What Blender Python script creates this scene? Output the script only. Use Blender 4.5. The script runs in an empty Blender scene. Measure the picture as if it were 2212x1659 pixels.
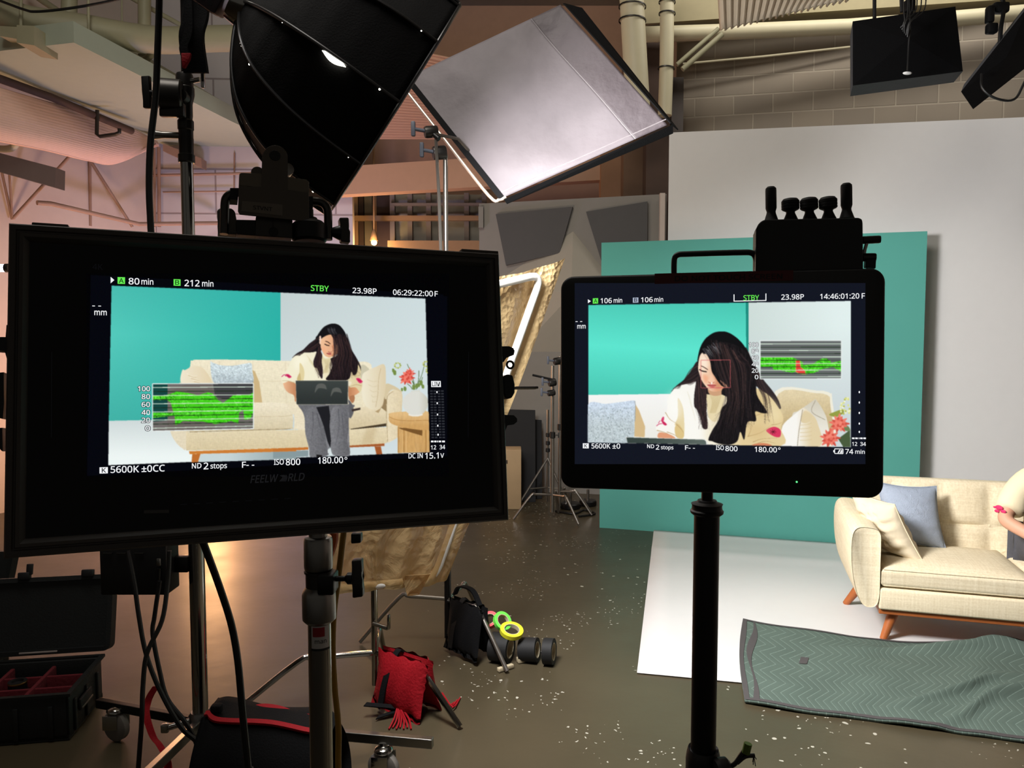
import bpy, bmesh, math, random
from mathutils import Vector as V, Matrix, Quaternion
from math import sin, cos, pi, radians
random.seed(7)
SC = bpy.context.scene
COL = SC.collection
# ------------------------------------------------------------------ camera
CAM_H = 1.65; FPX = 1650.0; PITCH = math.atan((829.5 - 730.0) / FPX)
cd = bpy.data.cameras.new('camera'); cam = bpy.data.objects.new('camera', cd); COL.objects.link(cam)
cd.sensor_fit = 'HORIZONTAL'; cd.sensor_width = 36.0; cd.lens = 36.0 * FPX / 2212.0
cd.clip_start = 0.02; cd.clip_end = 100
cam.location = (0, 0, CAM_H); cam.rotation_euler = (pi / 2 - PITCH, 0, 0)
SC.camera = cam
vs = SC.view_settings
vs.view_transform = 'Standard'; vs.look = 'None'; vs.gamma = 1.0; vs.use_curve_mapping = False
vs.exposure = 0.0
# ------------------------------------------------------------------ world
W = bpy.data.worlds.new('world'); SC.world = W; W.use_nodes = True
W.node_tree.nodes['Background'].inputs[0].default_value = (1.0, 0.93, 0.82, 1)
W.node_tree.nodes['Background'].inputs[1].default_value = 0.06

def light(name, kind, loc, target, energy, color, size=0.5, size_y=None, spread=None, radius=None):
    d = bpy.data.lights.new(name, kind); o = bpy.data.objects.new(name, d); COL.objects.link(o)
    d.energy = energy; d.color = color
    o.location = loc
    if kind == 'AREA':
        d.shape = 'RECTANGLE' if size_y else 'DISK'; d.size = size
        if size_y: d.size_y = size_y
        if spread: d.spread = radians(spread)
    else:
        d.shadow_soft_size = radius or 0.1
        if kind == 'SPOT': d.spot_size = radians(spread or 60); d.spot_blend = 0.6
    if target is not None:
        o.rotation_euler = (V(target) - V(loc)).to_track_quat('-Z', 'Y').to_euler()
    return o

# ------------------------------------------------------------------ projection helpers (photo pixel -> ray)
_CP, _SP = cos(PITCH), sin(PITCH)
CAMP = V((0, 0, CAM_H))
def ray(px, py):
    x = (px - 1106) / FPX; y = (829.5 - py) / FPX
    return V((x, _CP + y * _SP, -_SP + y * _CP))
def P(px, py, Y):
    r = ray(px, py); return CAMP + r * (Y / r.y)
def F(px, py, z=0.0):
    r = ray(px, py); return CAMP + r * ((z - CAM_H) / r.z)
def on_plane(px, py, o, n):
    r = ray(px, py); return CAMP + r * ((o - CAMP).dot(n) / r.dot(n))

# lamps of the place, with unseen fill lights added among them
# key: daylight lamp shining out of the octagonal softbox
OCTA_APEX = P(530, 10, 2.62)
OCTA_AXIS = V((0.80, 0.29, -0.52)).normalized()
OCTA_DEPTH = 0.575
_c = OCTA_APEX + OCTA_AXIS * (OCTA_DEPTH + 0.012)
light('octa_lamp', 'AREA', _c, _c + OCTA_AXIS, 138, (1.0, 0.985, 0.985), size=0.78, spread=150)
light('block_wall_fill', 'AREA', (3.4, 6.9, 5.8), (3.4, 8.3, 4.3), 58, (1.0, 0.95, 0.87), size=3.4, size_y=0.4)  # added unseen fill that brightens the block wall
light('overhead_fill', 'AREA', (-1.2, 2.2, 5.7), (2.4, 7.0, 2.6), 190, (1.0, 0.95, 0.87), size=3.0, size_y=2.0)  # unseen overhead fill, put in to lift the flats and the set
light('orange_lamp', 'AREA', (-3.6, 5.8, 0.8), (-5.3, 8.0, 2.8), 38, (1.0, 0.54, 0.30), size=0.5)
light('orange_low_lamp', 'POINT', (-3.42, 8.6, 1.0), None, 72, (1.0, 0.50, 0.20), radius=0.16)
light('violet_lamp', 'AREA', (-2.3, 7.3, 1.0), (-3.1, 9.2, 2.8), 42, (0.66, 0.60, 1.0), size=0.5)
light('warm_roof_fill', 'AREA', (-1.0, 5.6, 1.6), (-1.2, 8.9, 3.8), 20, (1.0, 0.84, 0.66), size=0.8)  # added warm fill, unseen, aimed up at the corrugated roof and fascia

# ------------------------------------------------------------------ materials
def lin(c):
    return tuple(((v / 255) / 12.92 if v / 255 <= 0.04045 else ((v / 255 + 0.055) / 1.055) ** 2.4) for v in c)
_MATS = {}
def mat(name, rgb, rough=0.6, metal=0.0, var=0.10, scale=12.0, bump=0.0, bscale=60.0, spec=0.5, coat=0.0, sheen=0.0, emit=None, emit_s=0.0):
    if name in _MATS: return _MATS[name]
    m = bpy.data.materials.new(name); m.use_nodes = True; nt = m.node_tree; N = nt.nodes; L = nt.links
    b = N['Principled BSDF']; c = lin(rgb)
    tc = N.new('ShaderNodeTexCoord'); nz = N.new('ShaderNodeTexNoise'); nz.inputs['Scale'].default_value = scale; nz.inputs['Detail'].default_value = 4
    L.new(tc.outputs['Object'], nz.inputs['Vector'])
    mx = N.new('ShaderNodeMix'); mx.data_type = 'RGBA'
    mx.inputs[6].default_value = (*[v * (1 - var) for v in c], 1); mx.inputs[7].default_value = (*[min(1, v * (1 + var)) for v in c], 1)
    L.new(nz.outputs['Fac'], mx.inputs[0]); L.new(mx.outputs[2], b.inputs['Base Color'])
    b.inputs['Roughness'].default_value = rough; b.inputs['Metallic'].default_value = metal
    b.inputs['Specular IOR Level'].default_value = spec
    b.inputs['Coat Weight'].default_value = coat; b.inputs['Sheen Weight'].default_value = sheen
    if bump:
        n2 = N.new('ShaderNodeTexNoise'); n2.inputs['Scale'].default_value = bscale; n2.inputs['Detail'].default_value = 5
        L.new(tc.outputs['Object'], n2.inputs['Vector'])
        bp = N.new('ShaderNodeBump'); bp.inputs['Strength'].default_value = bump; bp.inputs['Distance'].default_value = 0.02
        L.new(n2.outputs['Fac'], bp.inputs['Height']); L.new(bp.outputs['Normal'], b.inputs['Normal'])
    if emit:
        b.inputs['Emission Color'].default_value = (*lin(emit), 1); b.inputs['Emission Strength'].default_value = emit_s
    _MATS[name] = m
    return m
def nodes(m): return m.node_tree.nodes, m.node_tree.links
def emat(name, rgb, s):
    if name in _MATS: return _MATS[name]
    m = bpy.data.materials.new(name); m.use_nodes = True; N, L = nodes(m)
    N.remove(N['Principled BSDF']); e = N.new('ShaderNodeEmission'); e.inputs[0].default_value = (*lin(rgb), 1); e.inputs[1].default_value = s
    L.new(e.outputs[0], N['Material Output'].inputs[0]); _MATS[name] = m; return m

# ------------------------------------------------------------------ mesh builder
def frame_for(d):
    d = d.normalized(); a = V((0, 0, 1)) if abs(d.z) < 0.95 else V((1, 0, 0))
    x = d.cross(a).normalized(); y = d.cross(x).normalized(); return x, y
def catmull(pts, n=6, closed=False):
    pts = [V(p) for p in pts]; out = []; m = len(pts)
    if m < 3: return pts
    for i in range(m if closed else m - 1):
        p1 = pts[i]; p2 = pts[(i + 1) % m]
        p0 = pts[i - 1] if (closed or i > 0) else p1 * 2 - p2
        p3 = pts[(i + 2) % m] if (closed or i + 2 < m) else p2 * 2 - p1
        for k in range(n):
            t = k / n
            out.append(0.5 * ((2 * p1) + (p2 - p0) * t + (2 * p0 - 5 * p1 + 4 * p2 - p3) * t * t + (3 * p1 - p0 - 3 * p2 + p3) * t ** 3))
    if not closed: out.append(pts[-1])
    return out
class MB:
    def __init__(s): s.bm = bmesh.new(); s.uv = None
    def face(s, vs):
        try: return s.bm.faces.new(vs)
        except ValueError: return None
    def box(s, c, size, ax=None, bevel=0.0, seg=2):
        c = V(c); hx, hy, hz = [v / 2 for v in size]
        ex, ey, ez = ax if ax else (V((1, 0, 0)), V((0, 1, 0)), V((0, 0, 1)))
        vs = [s.bm.verts.new(c + ex * (i * hx) + ey * (j * hy) + ez * (k * hz)) for i in (-1, 1) for j in (-1, 1) for k in (-1, 1)]
        fs = [(0, 1, 3, 2), (4, 6, 7, 5), (0, 4, 5, 1), (2, 3, 7, 6), (0, 2, 6, 4), (1, 5, 7, 3)]
        ff = [s.face([vs[i] for i in f]) for f in fs]
        if bevel:
            es = list({e for f in ff for e in f.edges})
            bmesh.ops.bevel(s.bm, geom=es, offset=bevel, segments=seg, profile=0.5, affect='EDGES')
        return s
    def cyl(s, p0, p1, r0, r1=None, seg=20, cap=True):
        p0, p1 = V(p0), V(p1); r1 = r0 if r1 is None else r1
        return s.lathe([(r0, 0), (r1, (p1 - p0).length)], p0, p1 - p0, seg, cap)
    def lathe(s, prof, o, axis, seg=24, cap=True, sx=1.0, sy=1.0, fr=None):
        o = V(o); axis = V(axis).normalized(); x, y = fr if fr else frame_for(axis)
        rings = []
        for r, h in prof:
            if r < 1e-6: rings.append([s.bm.verts.new(o + axis * h)])
            else: rings.append([s.bm.verts.new(o + axis * h + x * (r * sx * cos(2 * pi * i / seg)) + y * (r * sy * sin(2 * pi * i / seg))) for i in range(seg)])
        for a, b in zip(rings, rings[1:]):
            for i in range(seg):
                j = (i + 1) % seg
                if len(a) == 1 and len(b) == 1: continue
                if len(a) == 1: s.face([a[0], b[i], b[j]])
                elif len(b) == 1: s.face([a[i], a[j], b[0]])
                else: s.face([a[i], a[j], b[j], b[i]])
        if cap:
            if len(rings[0]) > 1: s.face(rings[0][::-1])
            if len(rings[-1]) > 1: s.face(rings[-1])
        return s
    def tube(s, pts, r, seg=10, smooth=0, closed=False, cap=True):
        pts = catmull(pts, smooth, closed) if smooth else [V(p) for p in pts]
        n = len(pts); rings = []; prev = None
        for i, p in enumerate(pts):
            a = pts[i - 1] if (i > 0 or closed) else p; b = pts[(i + 1) % n] if (i < n - 1 or closed) else p
            t = (b - a)
            t = t.normalized() if t.length > 1e-9 else V((0, 0, 1))
            if prev is None: x, y = frame_for(t)
            else:
                x = prev - t * prev.dot(t); x = x.normalized() if x.length > 1e-6 else frame_for(t)[0]; y = t.cross(x).normalized()
            prev = x; rr = r[i] if isinstance(r, (list, tuple)) else r
            rings.append([s.bm.verts.new(p + x * (rr * cos(2 * pi * k / seg)) + y * (rr * sin(2 * pi * k / seg))) for k in range(seg)])
        for q in range(n if closed else n - 1):
            a, b = rings[q], rings[(q + 1) % n]
            for i in range(seg): s.face([a[i], a[(i + 1) % seg], b[(i + 1) % seg], b[i]])
        if cap and not closed: s.face(rings[0][::-1]); s.face(rings[-1])
        return s
    def strap(s, pts, w, t, side, smooth=6):
        pts = catmull(pts, smooth) if smooth else [V(p) for p in pts]
        side = V(side).normalized(); rings = []
        for i, p in enumerate(pts):
            d = (pts[min(i + 1, len(pts) - 1)] - pts[max(i - 1, 0)]).normalized(); nrm = d.cross(side).normalized()
            rings.append([s.bm.verts.new(p + side * (a * w / 2) + nrm * (b * t / 2)) for a, b in ((-1, -1), (1, -1), (1, 1), (-1, 1))])
        for a, b in zip(rings, rings[1:]):
            for i in range(4): s.face([a[i], a[(i + 1) % 4], b[(i + 1) % 4], b[i]])
        s.face(rings[0][::-1]); s.face(rings[-1]); return s
    def prism(s, pts, ext, bevel=0.0):
        ext = V(ext); a = [s.bm.verts.new(V(p)) for p in pts]; b = [s.bm.verts.new(V(p) + ext) for p in pts]; n = len(a)
        fs = [s.face(a), s.face(b[::-1])] + [s.face([a[i], b[i], b[(i + 1) % n], a[(i + 1) % n]]) for i in range(n)]
        if bevel:
            bmesh.ops.bevel(s.bm, geom=list({e for f in fs if f for e in f.edges}), offset=bevel, segments=2, profile=0.5, affect='EDGES')
        return s
    def grid(s, fn, nu, nv, uv=True):
        vs = [[s.bm.verts.new(fn(i / nu, j / nv)) for j in range(nv + 1)] for i in range(nu + 1)]
        lay = s.bm.loops.layers.uv.verify() if uv else None
        for i in range(nu):
            for j in range(nv):
                f = s.face([vs[i][j], vs[i + 1][j], vs[i + 1][j + 1], vs[i][j + 1]])
                if f and uv:
                    for l, (a, b) in zip(f.loops, ((i, j), (i + 1, j), (i + 1, j + 1), (i, j + 1))): l[lay].uv = (a / nu, b / nv)
        return s
    def sphere(s, c, r, seg=20, rings=12, ax=None):
        c = V(c); r = (r, r, r) if not isinstance(r, (tuple, list)) else r
        ex, ey, ez = ax if ax else (V((1, 0, 0)), V((0, 1, 0)), V((0, 0, 1)))
        rs = []
        for k in range(rings + 1):
            th = pi * k / rings
            if k in (0, rings): rs.append([s.bm.verts.new(c + ez * (r[2] * cos(th)))])
            else: rs.append([s.bm.verts.new(c + ex * (r[0] * sin(th) * cos(2 * pi * i / seg)) + ey * (r[1] * sin(th) * sin(2 * pi * i / seg)) + ez * (r[2] * cos(th))) for i in range(seg)])
        for a, b in zip(rs, rs[1:]):
            for i in range(seg):
                j = (i + 1) % seg
                if len(a) == 1: s.face([a[0], b[i], b[j]])
                elif len(b) == 1: s.face([a[i], a[j], b[0]])
                else: s.face([a[i], b[i], b[j], a[j]])
        return s
    def ring(s, rect, prof):
        """profile swept round a rectangle with mitred corners; rect=(o, ex, ey, ez, hw, hh); prof=[(inset, height)]"""
        o, ex, ey, ez, hw, hh = rect; loops = []
        for ins, h in prof:
            loops.append([s.bm.verts.new(o + ex * (sx * (hw - ins)) + ey * (sy * (hh - ins)) + ez * h) for sx, sy in ((-1, -1), (1, -1), (1, 1), (-1, 1))])
        n = len(loops)
        for q in range(n):
            a, b = loops[q], loops[(q + 1) % n]
            for i in range(4): s.face([a[i], a[(i + 1) % 4], b[(i + 1) % 4], b[i]])
        return s
    def rslab(s, rect, rad, prof, seg=8):
        """rounded-rectangle slab; prof=[(inset, height)] lofted, ends capped"""
        o, ex, ey, ez, hw, hh = rect; loops = []
        for ins, h in prof:
            lp = []; w, hgt, r = hw - ins, hh - ins, max(rad - ins, 0.001)
            for cx, cy, a0 in ((w - r, hgt - r, 0), (-w + r, hgt - r, 90), (-w + r, -hgt + r, 180), (w - r, -hgt + r, 270)):
                for k in range(seg + 1):
                    a = radians(a0 + 90 * k / seg); lp.append(s.bm.verts.new(o + ex * (cx + r * cos(a)) + ey * (cy + r * sin(a)) + ez * h))
            loops.append(lp)
        n = len(loops[0])
        for a, b in zip(loops, loops[1:]):
            for i in range(n): s.face([a[i], a[(i + 1) % n], b[(i + 1) % n], b[i]])
        s.face(loops[0][::-1]); s.face(loops[-1]); return s
    def build(s, name, m, parent=None, smooth=True, local=False, ang=35):
        bmesh.ops.recalc_face_normals(s.bm, faces=s.bm.faces[:])
        me = bpy.data.meshes.new(name)
        off = V((0, 0, 0)); q = parent
        if not local:
            while q is not None: off += q.location; q = q.parent
            for v in s.bm.verts: v.co -= off
        s.bm.to_mesh(me); s.bm.free()
        o = bpy.data.objects.new(name, me); COL.objects.link(o)
        if m: me.materials.append(m)
        if parent: o.parent = parent
        if smooth:
            me.polygons.foreach_set('use_smooth', [True] * len(me.polygons))
            try: me.set_sharp_from_angle(angle=radians(ang))
            except Exception: pass
        return o
def thing(name, label, cat, loc=(0, 0, 0), group=None, rz=0.0):
    o = bpy.data.objects.new(name, None); COL.objects.link(o); o.location = loc; o.rotation_euler = (0, 0, rz); o.empty_display_size = 0.05
    o['label'] = label; o['category'] = cat
    if group: o['group'] = group
    return o
def tag(o, label, cat, group=None, kind=None):
    o['label'] = label; o['category'] = cat
    if group: o['group'] = group
    if kind: o['kind'] = kind
    return o
def struct(name, mb, m, smooth=False):
    o = mb.build(name, m, None, smooth); o['kind'] = 'structure'; return o
def dup(root, loc, rz, label):
    r = root.copy(); COL.objects.link(r); r.location = loc; r.rotation_euler = (0, 0, rz); r['label'] = label
    for ch in list(root.children):
        c = ch.copy(); COL.objects.link(c); c.parent = r
        for g in ch.children:
            d = g.copy(); COL.objects.link(d); d.parent = c
    return r
Z3 = V((0, 0, 1))

# common materials
M_BLACK = mat('black_plastic', (17, 17, 19), 0.5, var=0.2)
M_BLACKM = mat('black_metal', (20, 20, 21), 0.38, 0.4, var=0.2)
M_RUBBER = mat('black_rubber', (13, 13, 14), 0.7)
M_CHROME = mat('chrome_steel', (172, 170, 166), 0.13, 1.0, var=0.05)
M_STEEL = mat('brushed_steel', (140, 138, 134), 0.32, 1.0, var=0.08)
M_DKSTEEL = mat('dark_cast_metal', (62, 60, 58), 0.38, 0.8, var=0.12)
M_FAB = mat('black_nylon', (7, 7, 9), 0.85, bump=0.15, bscale=180, spec=0.2)
M_RED = mat('red_nylon', (150, 10, 24), 0.7, bump=0.2, bscale=90, spec=0.25)
M_WIRE = mat('black_cable_jacket', (12, 12, 12), 0.5)
# ================================================================== ROOM SHELL
# floor: sealed concrete with paint flecks
m = mat('sealed_concrete', (72, 64, 48), 0.34, spec=0.4, var=0.3, scale=1.6, bump=0.05, bscale=9); N, L = nodes(m)
b = N['Principled BSDF']; base = b.inputs['Base Color'].links[0].from_socket
tc = N.new('ShaderNodeTexCoord')
def flecks(scale, thr, dens_scale, dens_thr):
    vo = N.new('ShaderNodeTexVoronoi'); vo.inputs['Scale'].default_value = scale; vo.inputs['Randomness'].default_value = 1
    ns = N.new('ShaderNodeTexNoise'); ns.inputs['Scale'].default_value = scale * 1.7
    va = N.new('ShaderNodeVectorMath'); va.operation = 'MULTIPLY_ADD'; va.inputs[1].default_value = (0.03,) * 3
    L.new(tc.outputs['Object'], ns.inputs['Vector']); L.new(ns.outputs['Color'], va.inputs[0]); L.new(tc.outputs['Object'], va.inputs[2]); L.new(va.outputs[0], vo.inputs['Vector'])
    lt = N.new('ShaderNodeMath'); lt.operation = 'LESS_THAN'; lt.inputs[1].default_value = thr; L.new(vo.outputs['Distance'], lt.inputs[0])
    dn = N.new('ShaderNodeTexNoise'); dn.inputs['Scale'].default_value = dens_scale; L.new(tc.outputs['Object'], dn.inputs['Vector'])
    gt = N.new('ShaderNodeMath'); gt.operation = 'GREATER_THAN'; gt.inputs[1].default_value = dens_thr; L.new(dn.outputs['Fac'], gt.inputs[0])
    mu = N.new('ShaderNodeMath'); mu.operation = 'MULTIPLY'; L.new(lt.outputs[0], mu.inputs[0]); L.new(gt.outputs[0], mu.inputs[1])
    return mu
f1, f2 = flecks(14, 0.12, 1.1, 0.52), flecks(30, 0.15, 1.9, 0.54)
ad = N.new('ShaderNodeMath'); ad.operation = 'MAXIMUM'; L.new(f1.outputs[0], ad.inputs[0]); L.new(f2.outputs[0], ad.inputs[1])
sxp = N.new('ShaderNodeSeparateXYZ'); L.new(tc.outputs['Object'], sxp.inputs[0]); gx_m = N.new('ShaderNodeMath'); gx_m.operation = 'GREATER_THAN'; gx_m.inputs[1].default_value = -0.55
nx_m = N.new('ShaderNodeTexNoise'); nx_m.inputs['Scale'].default_value = 6; L.new(tc.outputs['Object'], nx_m.inputs['Vector']); sx_m = N.new('ShaderNodeMath'); sx_m.operation = 'MULTIPLY_ADD'; sx_m.inputs[1].default_value = 1.6; L.new(nx_m.outputs['Fac'], sx_m.inputs[0]); L.new(sxp.outputs[0], sx_m.inputs[2]); gx_m.inputs[1].default_value = 0.45; L.new(sx_m.outputs[0], gx_m.inputs[0])
am_f = N.new('ShaderNodeMath'); am_f.operation = 'MULTIPLY'; L.new(ad.outputs[0], am_f.inputs[0]); L.new(gx_m.outputs[0], am_f.inputs[1])
mx = N.new('ShaderNodeMix'); mx.data_type = 'RGBA'; L.new(am_f.outputs[0], mx.inputs[0]); L.new(base, mx.inputs[6]); mx.inputs[7].default_value = (*lin((176, 172, 158)), 1)
L.new(mx.outputs[2], b.inputs['Base Color'])
rn = N.new('ShaderNodeTexNoise'); rn.inputs['Scale'].default_value = 2.4; rn.inputs['Detail'].default_value = 6; L.new(tc.outputs['Object'], rn.inputs['Vector'])
mr = N.new('ShaderNodeMapRange'); mr.inputs['To Min'].default_value = 0.24; mr.inputs['To Max'].default_value = 0.46; L.new(rn.outputs['Fac'], mr.inputs['Value']); L.new(mr.outputs[0], b.inputs['Roughness'])
struct('floor', MB().box((0, 4.5, -0.05), (18, 17, 0.1)), m)

M_CEIL = mat('ceiling_paint', (120, 112, 96), 0.9)
struct('ceiling', MB().box((0, 4.5, 6.05), (18, 17, 0.1)), M_CEIL)

# concrete block wall at the right
def brickmat(name, c1, c2, mortar, bw, bh, ms):
    m = bpy.data.materials.new(name); m.use_nodes = True; N, L = nodes(m); b = N['Principled BSDF']; b.inputs['Roughness'].default_value = 0.9
    uv = N.new('ShaderNodeUVMap'); br = N.new('ShaderNodeTexBrick'); br.inputs['Scale'].default_value = 1.0
    br.inputs['Color1'].default_value = (*lin(c1), 1); br.inputs['Color2'].default_value = (*lin(c2), 1); br.inputs['Mortar'].default_value = (*lin(mortar), 1)
    br.inputs['Brick Width'].default_value = bw; br.inputs['Row Height'].default_value = bh; br.inputs['Mortar Size'].default_value = ms; br.inputs['Mortar Smooth'].default_value = 0.4
    L.new(uv.outputs[0], br.inputs['Vector']); n = N.new('ShaderNodeTexNoise'); n.inputs['Scale'].default_value = 3; n.inputs['Detail'].default_value = 8
    L.new(uv.outputs[0], n.inputs['Vector'])
    mx = N.new('ShaderNodeMix'); mx.data_type = 'RGBA'; mx.blend_type = 'MULTIPLY'; mx.inputs[0].default_value = 0.5
    L.new(br.outputs['Color'], mx.inputs[6]); L.new(n.outputs['Color'], mx.inputs[7])
    cr = N.new('ShaderNodeMapRange'); L.new(n.outputs['Fac'], cr.inputs['Value']); cr.inputs['To Min'].default_value = 0.75; cr.inputs['To Max'].default_value = 1.1
    L.new(cr.outputs[0], mx.inputs[7]); L.new(mx.outputs[2], b.inputs['Base Color'])
    bp = N.new('ShaderNodeBump'); bp.inputs['Strength'].default_value = 0.6; bp.inputs['Distance'].default_value = 0.01; bp.invert = True
    L.new(br.outputs['Fac'], bp.inputs['Height']); L.new(bp.outputs[0], b.inputs['Normal']); return m
def wall(name, a, b_, z0, z1, m, t=0.15, away=None):
    a, b_ = V((a[0], a[1], 0)), V((b_[0], b_[1], 0)); d = (b_ - a); n = V((-d.y, d.x, 0)).normalized()
    if n.y < 0: n = -n
    if away is not None: n = V(away)
    mb = MB(); lay = mb.bm.loops.layers.uv.verify(); ln = d.length
    pts = [a + Z3 * z0, b_ + Z3 * z0, b_ + Z3 * z1, a + Z3 * z1]; v = [mb.bm.verts.new(p) for p in pts]; w = [mb.bm.verts.new(p + n * t) for p in pts]
    f = mb.face(v)
    for l, u in zip(f.loops, ((0, z0), (ln, z0), (ln, z1), (0, z1))): l[lay].uv = u
    mb.face(w[::-1])
    for i in range(4): mb.face([v[i], w[i], w[(i + 1) % 4], v[(i + 1) % 4]])
    return struct(name, mb, m)
M_BLOCK = brickmat('concrete_block', (150, 139, 124), (140, 130, 117), (166, 156, 140), 0.406, 0.203, 0.010)
wall('wall_right', (1.80, 8.55), (7.4, 7.40), 0, 6, M_BLOCK)
M_PALE = mat('pale_wall_paint', (196, 182, 172), 0.85, var=0.05)
M_PANEL = brickmat('pale_board_siding', (196, 190, 190), (190, 186, 188), (150, 140, 140), 1.4, 0.52, 0.012)
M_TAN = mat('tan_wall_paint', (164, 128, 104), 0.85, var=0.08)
wall('wall_left', (-7.4, -1.2), (-4.2, 9.1), 0, 6, M_PALE, away=(-0.95, 0.3, 0))
wall('wall_back', (-4.2, 9.1), (P(762, 500, 9.25).x, 9.25), 0, 6, M_PANEL)
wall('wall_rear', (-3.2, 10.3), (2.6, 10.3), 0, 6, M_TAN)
wall('wall_side', (7.4, 7.40), (7.4, -3.8), 0, 6, M_PALE, away=(1, 0, 0))

# dark timber column and steel column by the block wall
M_DKWOOD = mat('dark_brown_wood', (66, 48, 38), 0.8, var=0.25, scale=5)
def upright(name, px0, px1, Y, z0, z1, m, d=0.2):
    a, b_ = P(px0, 700, Y).x, P(px1, 700, Y).x
    o = MB().box(((a + b_) / 2, Y + d / 2, (z0 + z1) / 2), (b_ - a, d, z1 - z0)).build(name, m, None, False); return o
o = upright('trim_1', 1392, 1442, 8.05, 0, 4.9, M_DKWOOD); o['kind'] = 'structure'
o = upright('trim_2', 1445, 1470, 8.25, 0, 4.4, mat('grey_steel_post', (92, 84, 80), 0.6)); o['kind'] = 'structure'
o = upright('trim_3', 1344, 1388, 8.3, 0, 4.6, mat('brown_post', (100, 76, 58), 0.8)); o['kind'] = 'structure'
o = upright('trim_4', 1296, 1338, 8.9, 0, 4.6, mat('orange_brown_board', (150, 112, 84), 0.8)); o['kind'] = 'structure'  # board of an even orange-brown colour

# -------- mezzanine soffit, upper left (flat underside, z=3.9)
M_SOFF = mat('cream_soffit_paint', (158, 166, 148), 0.9, var=0.04)
zz = 3.9
sp = [(-260, 128), (160, 92), (330, 176), (500, 262), (640, 330), (520, 336), (433, 342), (313, 298), (0, 170), (-260, 60 + 170)]
sp = [(-200, 132), (160, 92), (500, 262), (640, 322), (433, 342), (313, 298), (0, 170), (-200, 100 + 48)]
pts = [F(x, y, zz) for x, y in [(0, 110), (160, 92), (500, 262), (620, 318), (433, 342), (313, 298), (0, 170)]]
o = MB().prism(pts, (0, 0, 0.16)).build('trim_5', M_SOFF, None, False); o['kind'] = 'structure'
# fascia beam that carries the soffit on across the back
a, b_ = P(640, 372, 9.0), P(1310, 338, 9.0)
M_FASC = mat('painted_fascia', (186, 148, 120), 0.85, var=0.05)
o = MB().prism([P(640, 366, 9.0), P(1310, 322, 9.0), P(1310, 388, 9.0), P(640, 426, 9.0)], (0, 0.18, 0)).build('trim_6', M_FASC, None, False); o['kind'] = 'structure'

# -------- corrugated vault, pink lit, under the soffit
top = [(-60, 176), (0, 193), (100, 222), (200, 248), (280, 278), (338, 308)]
bot = [(-60, 290), (0, 302), (100, 322), (190, 344), (250, 350), (338, 311)]
Ys = [6.2, 6.5, 7.1, 7.8, 8.3, 8.7]
tp = catmull([P(x, y, Y) for (x, y), Y in zip(top, Ys)], 8); bt = catmull([P(x, y, Y - 0.25) for (x, y), Y in zip(bot, Ys)], 8)
def vf(u, v):
    i = min(int(u * (len(tp) - 1)), len(tp) - 2); t = u * (len(tp) - 1) - i
    a = tp[i].lerp(tp[i + 1], t); c = bt[i].lerp(bt[i + 1], t)
    p = a.lerp(c, v); k = sin(pi * min(1, v)) * (a - c).length
    n = V((0.6, -0.5, -0.62))
    return p + n * (0.22 * k) + n * (0.010 * abs(((v * 21) % 1) - 0.5) * (1 if 0 < v < 1 else 0))
mb = MB().grid(vf, 40, 126)
o = mb.build('corrugated_shell', mat('pink_corrugated_metal', (226, 190, 174), 0.55, var=0.05), None, True, ang=80)
md = o.modifiers.new('thickness', 'SOLIDIFY'); md.thickness = 0.02
tag(o, 'pale corrugated curved ceiling shell beneath the cream soffit at upper left', 'ceiling panel')

# corrugated sheet at the top centre right
q = [P(1553, -20, 6.2), P(1900, -60, 6.2), P(1832, 0, 6.2), P(1558, 66, 6.2)]
def cf(u, v):
    p = q[0].lerp(q[1], u).lerp(q[3].lerp(q[2], u), v); return p + V((0, -0.03 * sin(u * 20 * 2 * pi), 0))
o = MB().grid(cf, 160, 4).build('corrugated_sheet', mat('cream_corrugated_metal', (206, 192, 172), 0.6, var=0.04), None, True, ang=80)
md = o.modifiers.new('thickness', 'SOLIDIFY'); md.thickness = 0.015
tag(o, 'cream corrugated sheet hanging at the top above the block wall', 'ceiling panel')
# corrugated roof seen between the two softboxes
q2 = [P(640, 60, 7.6), P(1080, 150, 7.6), P(1080, 300, 8.9), P(640, 300, 8.9)]
def cf2(u, v):
    p = q2[0].lerp(q2[1], u).lerp(q2[3].lerp(q2[2], u), v); return p + V((0, 0, 0.012 * sin(v * 30 * 2 * pi)))
o = MB().grid(cf2, 8, 240).build('ceiling_panel', mat('tan_corrugated_metal', (178, 138, 112), 0.6, var=0.05), None, True, ang=80)
md = o.modifiers.new('thickness', 'SOLIDIFY'); md.thickness = 0.015
tag(o, 'tan corrugated roof sheet seen between the softbox and the grey flag', 'ceiling panel')

# -------- ducts, pipes, beams
M_GREEN = mat('grey_green_pipe_paint', (150, 146, 118), 0.55, var=0.06)
M_BEIGE = mat('beige_pipe_paint', (196, 188, 158), 0.5, var=0.05)
def pipe(name, label, cat, pts, r, m, smooth=6, seg=16, group=None, rings=None):
    o = MB().tube([P(*p) for p in pts], r, seg, smooth).build(name, m); tag(o, label, cat, group); return o
pipe('ceiling_pipe', 'thick grey-green pipe running across the top left corner', 'pipe', [(-60, 18, 6.3), (0, 26, 6.3), (70, 46, 6.35), (180, 62, 6.5), (330, 86, 6.8), (460, 84, 7.1), (620, 80, 7.4)], 0.115, M_GREEN)
p = pipe('ceiling_pipe', 'thicker of the two vertical cream pipes beside the grey flag', 'pipe', [(1363, -30, 7.4), (1372, 130, 7.4), (1380, 262, 7.4)], 0.115, M_BEIGE)
p2 = pipe('ceiling_pipe', 'thinner of the two vertical cream pipes beside the grey flag', 'pipe', [(1441, -30, 7.6), (1440, 120, 7.6), (1436, 250, 7.6)], 0.068, M_BEIGE)
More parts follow.
